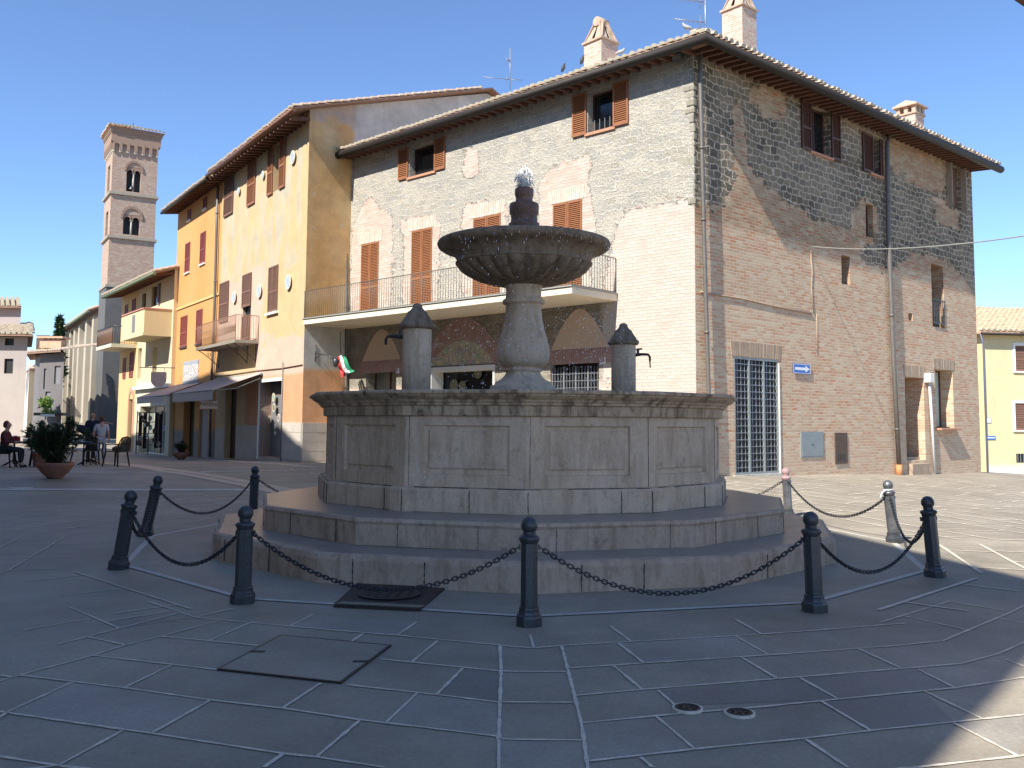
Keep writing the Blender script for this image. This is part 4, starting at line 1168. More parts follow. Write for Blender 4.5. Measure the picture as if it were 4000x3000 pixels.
# wall line, boxes, pipes
mb = MB()
pts = [WR.uv(x, y) for x, y in ((2735, 1140), (2790, 1150), (2900, 1168), (3020, 1196), (3170, 1226))]
mb.tube([WR.pt(u, v, .02) for u, v in pts], .022, 5)
pts = [WR.uv(x, y) for x, y in ((3164, 975), (3172, 1060), (3168, 1120), (3178, 1225))]
mb.tube([WR.pt(u, v, .01) for u, v in pts], .02, 5)
pts = [WR.uv(x, y) for x, y in ((3190, 1225), (3192, 1380))]
mb.tube([WR.pt(u, v, .005) for u, v in pts], .014, 5)
obj('brick_ledge', mb, M['linR'], sh)
def plate(W, q, o0, o1, m_, name, label, cat, side='l', bev=.004):
    h = W.rect(*q, side=side); mb = MB(); W.box(mb, h[0], h[1], h[2], h[3], o0, o1)
    return obj(name, mb, M[m_], None, label, cat, bev=bev), h
t_ = empty('utility_cabinet', WR.pt(4.7, .8), 'grey square metal utility door low in the brick wall right of the grated shop door', 'utility cabinet')
h = WR.rect(3129, 3213, 1692, 1783); mb = MB(); WR.box(mb, h[0], h[1], h[2], h[3], -.02, .03); obj('door_leaf', mb, M['mtl'], t_, bev=.006)
mb = MB()
for (a, b, c, d) in ((h[0] - .04, h[0], h[2] - .04, h[3] + .04), (h[1], h[1] + .04, h[2] - .04, h[3] + .04), (h[0], h[1], h[3], h[3] + .04), (h[0], h[1], h[2] - .04, h[2])): WR.box(mb, a, b, c, d, -.02, .022)
obj('frame', mb, M['mtl'], t_)
mb = MB(); u = (h[0] + h[1]) / 2; WR.box(mb, u - .03, u + .03, (h[2] + h[3]) / 2 - .02, (h[2] + h[3]) / 2 + .02, .03, .04); obj('lock', mb, M['iron'], t_)
t_ = empty('vent_cabinet', WR.pt(6, .8), 'narrow brown metal cabinet door with slots at its foot, right of the square grey one', 'utility cabinet')
h = WR.rect(3260, 3308, 1690, 1813); mb = MB(); WR.box(mb, h[0], h[1], h[2], h[3], -.02, .03); obj('door_leaf', mb, M['wood'], t_, bev=.006)
mb = MB()
for i in range(4): u = h[0] + (h[1] - h[0]) * (.2 + .17 * i); WR.box(mb, u, u + .04, h[2] + .1, h[2] + .3, .028, .034)
obj('slots', mb, M['black'], t_)
# one way sign
t_ = empty('one_way_sign', WR.pt(4.0, 2.9), 'blue one way sign with a white arrow pointing right on the brick wall', 'traffic sign')
h = WR.rect(3094, 3161, 1419, 1458); mb = MB(); WR.box(mb, h[0], h[1], h[2], h[3], .03, .045); obj('panel', mb, [M['blue']], t_, bev=.005)
mb = MB(); P = WR.pt
L_ = h[1] - h[0]; H_ = h[3] - h[2]; cz = (h[2] + h[3]) / 2
def up(pts, o): return [P(a, b, o) for a, b in pts]
mb.poly(up([(h[0] + .1 * L_, cz - .14 * H_), (h[0] + .7 * L_, cz - .14 * H_), (h[0] + .7 * L_, cz - .34 * H_), (h[0] + .94 * L_, cz), (h[0] + .7 * L_, cz + .34 * H_), (h[0] + .7 * L_, cz + .14 * H_), (h[0] + .1 * L_, cz + .14 * H_)], .046), WR.N * .003)
f = .012
for (a, b, c, d) in ((h[0] + f, h[1] - f, h[3] - 2 * f, h[3] - f), (h[0] + f, h[1] - f, h[2] + f, h[2] + 2 * f), (h[0] + f, h[0] + 2 * f, h[2] + 2 * f, h[3] - 2 * f), (h[1] - 2 * f, h[1] - f, h[2] + 2 * f, h[3] - 2 * f)): WR.box(mb, a, b, c, d, .045, .048)
obj('arrow', mb, M['signw'], t_)
def pipe(W, pts, r, m_, label, o=.16, low=None, name='downpipe', parent=None):
    q = []
    for x, y in pts:
        u, v = W.uv(x, y, o); q.append(W.pt(u, v, o))
    mb = MB(); mb.tube(q, r, 10)
    rj = random.Random(4)
    for i in range(len(q) - 1):
        L = (q[i + 1] - q[i]).length
        k = int(L / 2.2)
        for j in range(1, k + 1):
            p = q[i] + (q[i + 1] - q[i]) * j / (k + .5); d = (q[i + 1] - q[i]).normalized() * .03
            mb.tube([p - d, p + d], r * 1.25, 10)
    return obj(name, mb, M[m_], parent, label if not parent else None, None if parent else 'downpipe'), q
_, q = pipe(WR, [(2740, 150), (2735, 300), (2752, 1000), (2775, 1750), (2776, 1845)], .055, 'pipe', '', .14, parent=sh)
_, q = pipe(WR, [(3522, 490), (3476, 528), (3466, 560), (3470, 900), (3490, 1400), (3512, 1815)], .075, 'pipe', '', .14, parent=sh)
mb = MB(); mb.tube([q[-1], Vector((q[-1].x, q[-1].y, gR(10.5) - .05))], .1, 10); obj('pipe_shoe', mb, mat('orange_plastic', (.6, .25, .1)), bpy.data.objects['downpipe.001'])
# meter box with white pipe
t_ = empty('meter_pipe', WR.pt(12.5, 0), 'white meter box on a slim white pipe between the side door and the curtained window', 'pipe')
u, v = WR.uv(3628, 1475, .1); mb = MB(); WR.box(mb, u - .15, u + .15, v - .17, v + .15, 0, .22); obj('box', mb, M['white'], t_, bev=.01)
q = [WR.pt(*WR.uv(x, y, .1), .1) for x, y in ((3630, 1492), (3640, 1640), (3652, 1845))]
mb = MB(); mb.tube(q, .045, 8); obj('pipe', mb, mat('white_plastic_pipe', (.66, .66, .64), .4, .05), t_)
# cable across to the right
u, v = WR.uv(3165, 962, .05); a = WR.pt(u, v, .05); b = atZ(4060, 912, 17.0)
mb = MB(); mb.tube([a + (b - a) * f - Vector((0, 0, .5 * 4 * f * (1 - f) * .35)) for f in [i / 24 for i in range(25)]], .014, 6)
obj('overhead_cable', mb, mat('twisted_grey_cable', (.36, .36, .33), .7), None, 'twisted pale cable strung from the brick wall out to the right', 'cable')
# ---- front wall openings
for k, m_ in (('winA', 'shut'), ('winB', 'shut')):
    p_ = pane(WLf, hL[k], .28, sh, fr='shutd', mull=0)
    shut_pair(WLf, hL[k], p_, m_, each=.52)
    h = hL[k]; mb = MB(); WLf.box(mb, h[0] - .08, h[1] + .08, h[2] - .08, h[2], -.2, .06); obj('window_sill', mb, M['brickt'], p_)
    if k == 'winA':
        mb = MB()
        for i in range(5): u = h[0] + (h[1] - h[0]) * (i + .5) / 5; WLf.box(mb, u - .008, u + .008, h[2], h[2] + .42, -.22, -.20)
        obj('window_guard', mb, M['grate'], p_)
for k in ('D1', 'D2', 'D3', 'D4'):
    p_ = pane(WLf, hL[k], .04, sh, 'shutd', 'balcony_door')
    closed(WLf, hL[k], p_, 'shut', 2, o=-.03, slat=.055)
    h = hL[k]; soldier(WLf, h[0] - .14, h[1] + .14, h[3] + .02, h[3] + .42, sh, m_='linL')
# balcony
BD, BB, BT = 1.97, 5.07, 5.26
u1 = LL_ + .02
t_ = obj('balcony', (lambda m_: (WLf.box(m_, WLf.uv(2411, 1170)[0], u1, BB, BT, .0, BD), m_)[1])(MB()), M['cream'], sh, bev=.012)
mb = MB(); u0 = WLf.uv(2411, 1170)[0]
WLf.box(mb, u0 - .03, u1 + .02, BT, BT + .035, 0, BD + .04); obj('coping', mb, mat('grey_stone_edge', (.33, .33, .3)), t_)
mb = MB()
RH = 1.0
def railrun(mb, W, u0, u1, o0, o1, z0, z1, sp, r=.008, mid=True, post=0):
    a, b = W.pt(u0, 0, o0), W.pt(u1, 0, o1); L = (b - a).length; Z = Vector((0, 0, 1))
    mb.tube([a + Z * z1, b + Z * z1], r * 1.8, 5); mb.tube([a + Z * (z0 + .06), b + Z * (z0 + .06)], r * 1.3, 4)
    k = int(L / sp)
    for i in range(k + 1):
        p = a + (b - a) * i / k
        mb.tube([p + Z * z0, p + Z * z1], r * (1.6 if i in (0, k) else 1), 4)
railrun(mb, WLf, u0 + .03, u1, BD - .05, BD - .05, BT, BT + RH, .115)
railrun(mb, WLf, u0 + .03, u0 + .03, BD - .05, .03, BT, BT + RH, .115)
obj('railing', mb, M['rail'], t_)
# ground floor under the balcony: arches
def arch_pts(h, top, kind='pointed', n=10):
    a, b, v0 = h; c = (a + b) / 2; w_ = (b - a) / 2; H = top - v0; out = []
    for i in range(n + 1):
        f = i / n
        if kind == 'pointed':
            x = a + (c - a) * f; q = 1 - (1 - f) ** 1.0
            out.append((x, v0 + H * (math.sin(f * math.pi / 2) ** .9 * .86 + .14 * f)))
        else: out.append((a + 2 * w_ * f, v0 + H * math.sin(math.pi * f)))
    if kind == 'pointed': out += [(2 * c - x, v) for x, v in out[-2::-1]]
    return out
for (xl, xr, yb, xa, ya, nm) in ((1417, 1565, 1408, 1490, 1285, 0), (2155, 2379, 1362, 2258, 1205, 1)):
    uL, vL = WLf.uv(xl, yb); uR, vR = WLf.uv(xr, yb); ua, va = WLf.uv(xa, ya); v0 = vR if nm else vL
    v0 = WLf.uv((xl + xr) / 2, yb)[1]
    mb = MB(); mb.poly([WLf.pt(a, b, .004) for a, b in arch_pts((min(uL, uR), max(uL, uR), v0), va)], WLf.N * .02)
    obj('plaster_niche', mb, M['ocre'], sh)
    soldier(WLf, min(uL, uR) - .08, max(uL, uR) + .08, v0 - .42, v0 - .01, sh, o=.02, m_='linD')
uL, v0 = WLf.uv(1681, 1428); uR, _ = WLf.uv(1934, 1422); ut, vt = WLf.uv(1800, 1330)
a_, b_ = min(uL, uR), max(uL, uR); v0 = WLf.uv(1808, 1425)[1]
inner = [(a_ + (b_ - a_) * i / 16, v0 + (vt - v0) * math.sin(math.pi * i / 16) ** .75) for i in range(17)]
outer = [(a_ - .28 + (b_ - a_ + .56) * i / 16, v0 - .2 + (vt - v0 + .95) * math.sin(math.pi * (i * .86 + 1.12) / 16) ** .8) for i in range(17)]
mb = MB()
for i in range(16):
    for s_ in range(4):
        f0, f1 = (i + s_ / 4 + .03) / 16, (i + (s_ + .86) / 4) / 16
        def lp(l, f): k = min(15, int(f * 16)); g = f * 16 - k; return (l[k][0] + (l[k + 1][0] - l[k][0]) * g, l[k][1] + (l[k + 1][1] - l[k][1]) * g)
        q = [lp(inner, f0), lp(inner, f1), lp(outer, f1), lp(outer, f0)]
        mb.poly([WLf.pt(*p, .004) for p in q], WLf.N * .018)
obj('brick_arch', mb, M['linD'], sh)
# painted tile lunette: plain scrolling pattern only
mt, t, b = newmat('painted_tile_lunette')
oc = nd(t, 'TexCoord').outputs['Object']
v = nd(t, 'TexVoronoi', {'Vector': oc, 'Scale': 7.0}, feature='F1'); v2 = nd(t, 'TexVoronoi', {'Vector': oc, 'Scale': 16.0}, feature='F1')
c = ramp(t, nd(t, 'SeparateColor', {'Color': v.outputs['Color']}).outputs[0], [(0, (.50, .30, .07)), (.35, (.14, .26, .18)), (.6, (.62, .48, .2)), (.8, (.10, .14, .26)), (1, (.6, .2, .08))])
c = mix(t, ramp(t, v2.outputs['Distance'], [(.2, 0.0), (.5, .7)]), c, (.45, .42, .34))
t.links.new(c, b.inputs['Base Color']); b.inputs['Roughness'].default_value = .3
M['lun'] = mt
mb = MB(); mb.poly([WLf.pt(a, b_2, .003) for a, b_2 in inner], WLf.N * .012)
obj('tile_lunette', mb, M['lun'], sh)
h = hL['G2']; h = (h[0], h[1], h[2], h[3])
sp_ = pane(WLf, h, .55, sh, 'glass', 'shop_window')
mb = MB(); WLf.box(mb, h[0] - .02, h[1] + .02, h[3] - .14, h[3] - .0, -.5, .05); WLf.box(mb, h[0] - .02, h[0] + .05, h[2], h[3] - .14, -.5, .03); WLf.box(mb, h[1] - .05, h[1] + .02, h[2], h[3] - .14, -.5, .03)
obj('window_frame', mb, M['white'], sp_)
for i, (x, y, r) in enumerate(((1775, 1505, .2), (1808, 1508, .17), (1868, 1458, .18))):
    u, v = WLf.uv(x, y, -.5); mb = MB(); ax = WLf.N; p = WLf.pt(u, v, -.52)
    mb.tube([p, p + ax * .02, p + ax * .04], [r * .5, r * .9, r], 20); obj('ceramic_plate', mb, mat('dull_cream_plate', (.2, .19, .13)) if i == 0 else bpy.data.objects['ceramic_plate'].data.materials[0], sp_)
h = hL['G1']; p_ = pane(WLf, h, .45, sh, 'glass2', 'shop_window', 'shutd', 1)
h = hL['G3']; p_ = pane(WLf, h, .22, sh, 'glass', 'barred_window')
mb = MB(); W_ = WLf
k = 4
for i in range(5): u = h[0] + (h[1] - h[0]) * i / 4; W_.box(mb, max(u - .025, h[0]), min(u + .025, h[1]), h[2], h[3] - .12, -.12, -.07)
for i in range(1, 16):
    if i % 4: u = h[0] + (h[1] - h[0]) * i / 16; W_.box(mb, u - .008, u + .008, h[2], h[3] - .14, -.09, -.075)
for j in range(1, 12): z = h[3] - .14 - .2 * j; W_.box(mb, h[0], h[1], z - .008, z + .008, -.075, -.062)
obj('window_grille', mb, M['grate'], p_)
_, q = pipe(WLf, [(1305, 628), (1345, 695), (1352, 725), (1354, 1000), (1352, 1500), (1350, 1700)], .055, 'pipe', '', .12, parent=sh)
# house number tiles
def digit_tile(W, x, y, txt, label, sz=.13, o=.02):
    u, v = W.uv(x, y, o); t_ = empty('house_number', W.pt(u, v, 0), label, 'number sign')
    mb = MB(); W.box(mb, u - sz / 2, u + sz / 2, v - sz / 2, v + sz / 2, .0, o); obj('tile', mb, M['signw'], t_, bev=.004)
    cu = bpy.data.curves.new('num', 'FONT'); cu.body = txt; cu.size = sz * .7; cu.align_x = 'CENTER'; cu.align_y = 'CENTER'; cu.extrude = .001
    to = bpy.data.objects.new('tmp', cu); COL.objects.link(to); bpy.context.view_layer.update()
    me = bpy.data.meshes.new_from_object(to.evaluated_get(bpy.context.evaluated_depsgraph_get())); bpy.data.objects.remove(to)
    o_ = bpy.data.objects.new('digits', me); COL.objects.link(o_); me.materials.append(M['blue'])
    e = -W.D if W.D.cross(Vector((0, 0, 1))).dot(W.N) < 0 else W.D
    mm = Matrix((e, Vector((0, 0, 1)), W.N)).transposed().to_4x4(); p = W.pt(u, v, o + .003)
    o_.parent = t_; mm.translation = p - WL[t_.name]; o_.matrix_local = mm
digit_tile(WLf, 2354, 1408, '13', 'small blue and white house number tile right of the barred window', .2)
digit_tile(WLf, 1553, 1448, '11', 'small white house number tile beside the left shop window under the balcony', .17)
# floodlight under the corner eave
t_ = empty('floodlight', WLf.pt(.9, 10.6, .2), 'floodlight under the eave at the corner of the stone house', 'floodlight')
u, v = WLf.uv(2650, 222, .25); mb = MB(); WLf.box(mb, u - .16, u + .16, v - .09, v + .09, .2, .34); obj('housing', mb, M['iron'], t_, bev=.01)
mb = MB(); WLf.box(mb, u - .13, u + .13, v - .07, v + .05, .34, .35); obj('lens', mb, M['mtl'], t_)
mb = MB(); mb.tube([WLf.pt(u, v, .2), WLf.pt(u, v + .1, .0)], .02, 6); obj('bracket', mb, M['iron'], t_)
# antennas
def antenna(p, h, label, els, ax=DL):
    t_ = empty('tv_antenna', p, label, 'antenna'); Z = Vector((0, 0, 1)); e = Vector((ax.x, ax.y, 0)).normalized()
    mb = MB(); mb.tube([p, p + Z * h], .022, 6); obj('mast', mb, M['grate'], t_)
    for (z, L, d) in els:
        mb = MB(); a = p + Z * z
        f = Vector((1, .2, 0)).normalized() * d
        mb.tube([a, a + f * L + Z * .02], .012, 5); n = Vector((-f.y, f.x, 0)).normalized()
        for i in range(7):
            c = a + f * L * (i + .5) / 7; s_ = .13 if i else .2
            mb.tube([c - n * s_, c + n * s_], .006, 4)
        if d < 0: mb.tube([a + f * .15 - Z * .2, a + f * .15 + Z * .2], .008, 4)
        obj('yagi', mb, M['grate'], t_)
    return t_
p = atZ(2757, 215, 24.6)
antenna(p, 2.1, 'grey rooftop antenna mast with three yagis at the corner of the stone house', [(.35, .75, -1), (.92, .9, -1), (1.5, .8, -1), (.3, .7, 1)])
p = atZ(1992, 350, 39)
antenna(p, 1.85, 'thin antenna mast standing behind the ochre and grey gable', [(.45, 1.2, -1), (.45, .55, 1), (1.3, .12, -1)])
# pigeons
def pigeon(px, py, Y, label, face=1, pose=0):
    p = atZ(px, py - 26, Y)
    t_ = empty('pigeon', p, label, 'pigeon', 'pigeons on the tile edge')
    mb = MB(); x = face
    body = [(-.16 * x, 0, .06), (-.08 * x, 0, .1), (0, 0, .12), (.06 * x, 0, .15), (.085 * x, 0, .19), (.10 * x, 0, .215), (.13 * x, 0, .21)]
    if pose: body = [(-.05 * x, 0, -.02), (-.03 * x, 0, .05), (0, 0, .12), (.015 * x, 0, .18), (.03 * x, 0, .22), (.04 * x, 0, .245), (.07 * x, 0, .24)]
    mb.tube([p + Vector(q) for q in body], [.012, .045, .06, .05, .032, .03, .006], 10)
    for s_ in (-.025, .025): mb.tube([p + Vector((.01, s_, .08)), p + Vector((.012, s_, 0))], .005, 4)
    obj('body', mb, M['pig' if not pose else 'pigd'], t_)
M['pig'] = mat('pale_pigeon_feathers', (.45, .45, .45), .7, .3, 12); M['pigd'] = mat('dark_pigeon_feathers', (.06, .065, .075), .7, .3, 12)
pigeon(2683, 150, 23.1, 'pale grey pigeon standing by the antenna at the roof corner', -1)
pigeon(2425, 245, 25.4, 'grey pigeon on the tiles right beside the left brick chimney', 1)
pigeon(2274, 275, 26.6, 'dark pigeon sitting just left of the left brick chimney', 1, 1)
pigeon(2200, 306, 27.0, 'dark pigeon farthest left on the tile edge', 1, 1)
# =============================================================== yellow house with the ochre side wall
M['plaster'] = stucco('old_lime_plaster', grain=.1)
M['plaster2'] = stucco('smooth_painted_plaster', grain=.05, bs=.2)
M['peel'] = stucco('peeling_ochre_plaster', grain=.2, bs=.6, patch=((.5, .44, .34), 1.6, .60, .8))
YA = Vector((-7.27, 32.1)); YB = YA + DY * 10.3
WY = Wall(YA, DY); WO = Wall(YA, DO)
YE = 12.5
yh = empty('yellow_house', (YA.x, YA.y + 6, 0), 'tall faded yellow house with ceramic plates on its front and a peeling ochre side wall', 'house')
def lerp(a, b, f): return tuple(x + (y - x) * f for x, y in zip(a, b))
def jn(u, v, s=1.0, k=0): return noise.noise(Vector((u * s, v * s, k))) 
YEL, YGR, PNK, ORG, CLA, CLB = (.585, .42, .225), (.50, .425, .29), (.60, .43, .33), (.60, .32, .175), (.50, .46, .40), (.42, .38, .33)
pinkU = PP(WY, [(840, 1130), (905, 1100), (1035, 1020), (1030, 1150), (1010, 1340), (840, 1400)])
def colY(u, v):
    j = jn(u, v, 1.1) * .35 + jn(u, v, 4, 5) * .12
    g = WY.p + WY.d * u; gz = gh(g.x, g.y)
    if v < gz + 1.35: return CLA if (int((v - gz) / .34) % 2) == (int(u / .7) % 2) else lerp(CLA, CLB, .4)
    if u < 6.3 and v + j * .12 < 3.55 and not (u > 6.2): return ORG if v < 3.45 else PNK
    if u < 5.2 and v + j * 1.5 < 4.9: return PNK
    if inpoly((u + j * .5, v + j * .6), pinkU): return PNK
    if v + j + u * .1 > 7.4 and u > .6 + j:
        c = lerp(YGR, (.48, .43, .32), max(0, min(1, .5 + jn(u, v, .8, 9) * 1.8)))
        return lerp(c, YEL, max(0, min(1, .45 + jn(u * 2, v * .7, .9, 2) * 2)))
    return lerp(YEL, (.58, .43, .24), max(0, min(1, .3 + jn(u, v, .7, 4))))
hY = {}
for k, q in {'a1': (880, 912, 695, 850), 'a2': (971, 998, 632, 808), 'a3': (1070, 1094, 570, 750), 'b1': (861, 893, 1110, 1262), 'b2': (949, 980, 1078, 1330), 'b3': (1050, 1086, 1048, 1224)}.items(): hY[k] = WY.rect(*q)
gY = lambda u: gh(WY.p.x + WY.d.x * u, WY.p.y + WY.d.y * u)
for k, q in {'door': (1013, 1100, 1495, 1770), 'bar': (878, 922, 1520, 1780)}.items():
    r_ = list(WY.rect(*q)); r_[2] = gY(r_[0]) + (.1 if k == 'door' else .0); hY[k] = tuple(r_)
dY = {'a1': .15, 'a2': .15, 'a3': .3, 'b1': .15, 'b2': .15, 'b3': .15, 'door': .5, 'bar': .35}
obj('front_wall', WY.mesh(0, 10.3, -1, YE + .3, [tuple(hY[k]) + (dY[k],) for k in hY], .14, colY), M['plaster'], yh)
OCH, OGR = (.58, .35, .145), (.50, .48, .43)
def topO(u): return YE + .32 + u * .335 if u < 9 else YE + .32 + 9 * .335 - (u - 9) * .335
def colO(u, v):
    g = gh(WO.p.x + WO.d.x * u, WO.p.y + WO.d.y * u); j = jn(u, v, 1.2, 3)
    if v < g + 1.35: return lerp(CLA, (.55, .5, .4), .5)
    if v < 3.55 + j * .1: return (.76, .40, .20)
    if v < 5.1 and u > -.1: return (.62, .58, .50)
    if u > 1.95: return lerp(OGR, (.56, .54, .49), max(0, min(1, .5 + jn(u, v, .6, 7) * 1.5)))
    if v > 12.6 + j * .5: return (.48, .38, .30)
    return lerp(OCH, (.66, .48, .26), max(0, min(1, .35 + jn(u, v * .6, .9, 11) * 1.6)))
obj('side_wall', WO.mesh(0, 18, -1, YE + 3.4, [], .16, colO, top=topO), M['peel'], yh)
def YP(u, w_, z): q = WY.p + WY.d * u + WO.d * w_; return Vector((q.x, q.y, z))
mb = MB()
e1 = YP(-.35, -.8, YE + .02); e2 = YP(10.3, -.8, YE + .02); r1 = YP(-.35, 9, YE + .4 + 3.02); r2 = YP(10.3, 9, YE + .4 + 3.02); b1 = YP(-.35, 18, YE + .3); b2 = YP(10.3, 18, YE + .3)
mb.poly([e1, e2, r2, r1], (0, 0, .07)); mb.poly([r1, r2, b2, b1], (0, 0, .07))
yr = obj('roof', mb, M['soffit2'], yh)
mb = MB()
tiles(mb, e1 + Vector((0, 0, .09)), e2 + Vector((0, 0, .09)), WO.d, math.atan(.347), 9.8, sp=.26, cut=lambda f: 9.8 if f < .12 else 1.8)
obj('roof_tiles', mb, [M['tile'], M['tilecap']], yr)
mb = MB(); mb.tube([e1 - WY.N * 0 + Vector((0, 0, -.02)), e2 + Vector((0, 0, -.02))], .085, 8)
obj('gutter', mb, mat('rusty_copper_gutter', (.22, .10, .06), .55, .3, 3, metal=.2), yr)
mb = MB(); rafters(mb, WY, 0, 10.2, YE - .22, .72, .1, .42, .12, .05); obj('eave_rafters', mb, M['soffit'], yr)
# shutters
for k in ('a1', 'a2', 'b1', 'b2', 'b3'):
    p_ = pane(WY, hY[k], .12, yh, 'black')
    m_ = 'shutb' if k[0] == 'b' else 'shut' if k == 'a2' else 'shutb'
    h = hY[k]
    if k == 'b3': closed(WY, h, p_, m_, 2, o=.0, slat=.075)
    elif k == 'b2':
        closed(WY, (h[0], h[1], h[2], h[2] + 1.0), p_, m_, 2, o=.0, slat=.075)
        mb = MB(); shutter(mb, WY, h[0] - .03, h[1] + .03, h[2] + 1.35, h[3], .02, slat=.075); obj('shutter', mb, M[m_], p_)
    else:
        mb = MB(); shutter(mb, WY, h[0] - .03, h[1] + .03, h[2] + (0 if k != 'b1' else .0), h[3], .02, slat=.075); obj('shutter', mb, M[m_], p_)
p_ = pane(WY, hY['a3'], .28, yh, 'black'); h = hY['a3']
for u0 in (h[1] + .02, h[0] - .62):
    mb = MB(); shutter(mb, WY, u0, u0 + .6, h[2] - .05, h[3] + .1, .02, slat=.075); obj('shutter', mb, M['shut'], p_)
h = hY['b3']; mb = MB(); WY.box(mb, h[0] - .12, h[1] + .12, h[2] - .09, h[2], 0, .1); obj('window_sill', mb, M['white'], yh)
# shop doors
h = hY['door']; d_ = pane(WY, h, .45, yh, 'greym', 'display_door')
mb = MB()
WY.box(mb, h[0] - .13, h[0], h[2] - .1, h[3] + .13, -.45, .03); WY.box(mb, h[1], h[1] + .13, h[2] - .1, h[3] + .13, -.45, .03); WY.box(mb, h[0], h[1], h[3], h[3] + .13, -.45, .03)
obj('door_frame', mb, M['white'], d_)
mb = MB(); WY.box(mb, h[0] + .08, h[0] + .72, h[2] + .62, h[3] - .1, -.42, -.34); pn = obj('display_panel', mb, M['wood'], d_)
def plate_at(W, x, y, o, r, m_rim, m_in, parent=None, label=None, dep=.04, g=None):
    u, v = W.uv(x, y, o); p = W.pt(u, v, o)
    if parent is None: t_ = empty('ceramic_plate', p, label, 'plate', g)
    mb = MB(); mb.tube([p, p + W.N * dep * .5, p + W.N * dep], [r * .55, r * .9, r], 26)
    k = obj('dish' if parent is None else 'plate', mb, m_rim, parent or t_)
    mb = MB(); mb.tube([p + W.N * dep, p + W.N * (dep + .004)], [r * .72, r * .70], 22); obj('painted_centre', mb, m_in, k)
M['plw'] = mat('glazed_white_ceramic', (.75, .72, .66), .25, .1, 9, 0, col2=(.55, .45, .2))
M['plc'] = mat('painted_ceramic', (.70, .70, .68), .25, .2, 14, 0, col2=(.12, .25, .42), stain=((.65, .4, .15), 9, .55, .7))
M['plb'] = mat('blue_green_ceramic', (.16, .36, .42), .25, .3, 9, 0, col2=(.5, .45, .25))
M['pld'] = mat('brown_ceramic', (.3, .25, .2), .3, .4, 10, 0, col2=(.12, .07, .05))
for i, (x, y, r) in enumerate(((1072, 1552, .17), (1073, 1592, .165), (1056, 1638, .15), (1092, 1632, .15), (1078, 1666, .10), (1078, 1692, .07))):
    plate_at(WY, x, y, -.33, r, M['plw'], (M['plb'], M['pld'], M['pld'], M['pld'], M['plc'], M['plw'])[i], pn)
h = hY['bar']; d_ = pane(WY, h, .3, yh, 'wood', 'bar_door', 'shutd', 1)
for i, (x, y, r, lab) in enumerate(((936, 747, .17, 'ceramic plate on the yellow front between the two upper left shutters'), (1031, 684, .17, 'ceramic plate high on the yellow front left of the open upper window'),
                                    (1148, 615, .26, 'ceramic plate high at the right end of the yellow front by the eave'), (918, 1162, .26, 'ceramic plate between the two balcony shutters of the yellow house'),
                                    (1016, 1138, .27, 'ceramic plate right of the balcony, beside the sill of the lower shutters'), (1130, 1102, .29, 'largest ceramic plate, right of the lower shutters near the yellow corner'))):
    plate_at(WY, x, y, .02, r, M['plw'], M['plc'], None, lab, .06, 'ceramic plates on the yellow front')
# iron balcony
zb_ = WY.uv(917, 1330, .95)[1]; ub0 = WY.uv(834, 1325, .0)[0]; ub1 = WY.uv(1004, 1322)[0]
u_c = WY.uv(917, 1322, .95)[0]
mb = MB(); WY.box(mb, u_c, min(ub0, 10.25), zb_ - .07, zb_ + .05, 0, .95); bl = obj('small_balcony', mb, mat('balcony_stone_slab', (.3, .26, .2)), yh)
mb = MB(); railrun(mb, WY, u_c + .02, 10.2, .92, .92, zb_ + .05, zb_ + 1.02, .1, .008); railrun(mb, WY, u_c + .02, u_c + .02, .92, .02, zb_ + .05, zb_ + 1.02, .1, .008)
k = int((10.2 - u_c) / .2)
for i in range(k):
    u = u_c + .12 + .2 * i
    mb.tube([WY.pt(u + .05 * math.cos(a / 12 * 6.28), zb_ + .5 + .17 * math.sin(a / 12 * 6.28), .92) for a in range(13)], .006, 4)
obj('railing', mb, M['railr'], bl)
mb = MB()
for u in (u_c + .25, u_c + 1.3, 10.0):
    mb.tube([WY.pt(u, zb_ - .08, .9), WY.pt(u, zb_ - .2, .7), WY.pt(u, zb_ - .45, .35), WY.pt(u, zb_ - .75, .03)], .018, 5)
    mb.tube([WY.pt(u, zb_ - .25 + .1 * math.sin(a / 10 * 7.5) * (1 - a / 14), .45 + .1 * math.cos(a / 10 * 7.5) * (1 - a / 14)) for a in range(11)], .012, 4)
    mb.tube([WY.pt(u, zb_ - .08, .03), WY.pt(u, zb_ - .8, .03)], .015, 4)
obj('scroll_bracket', mb, M['iron'], bl)
# stone cladding joints
rj = random.Random(3); mcl = mat('pale_cladding_stone', (.54, .49, .42), .8, .2, 1.5, .4, .006, col2=(.44, .39, .32))
for W, ua_, ub_ in ((WY, 0, hY['door'][0] - .16), (WY, hY['door'][1] + .16, hY['bar'][0] - .1), (WY, hY['bar'][1] + .1, 7.6), (WO, 0, 1.95)):
    if ub_ - ua_ < .2: continue
    mb = MB(); base = gh(W.p.x + W.d.x * ua_, W.p.y + W.d.y * ua_)
    for j in range(4):
        z0 = base + .03 + .33 * j; u = ua_
        while u < ub_ - .05:
            u2 = min(u + rj.uniform(.45, 1.1), ub_)
            W.box(mb, u + .006, u2 - .006, z0 + .005, z0 + .325, -.02, .03 + rj.uniform(0, .008)); u = u2
    W.box(mb, ua_, ub_, base - .5, base + 1.34, -.03, .012)
    obj('stone_cladding', mb, mcl, yh)
_, q = pipe(WY, [(852, 700), (846, 900), (838, 1200), (828, 1440), (822, 1600), (820, 1785)], .06, 'pipe', '', .12, parent=yh)
u, v = WY.uv(1104, 1500, .04); mb = MB(); mb.tube([WY.pt(u, v + .8, .05), WY.pt(u, gY(u), .05)], .02, 6); obj('conduit', mb, M['rail'], yh)
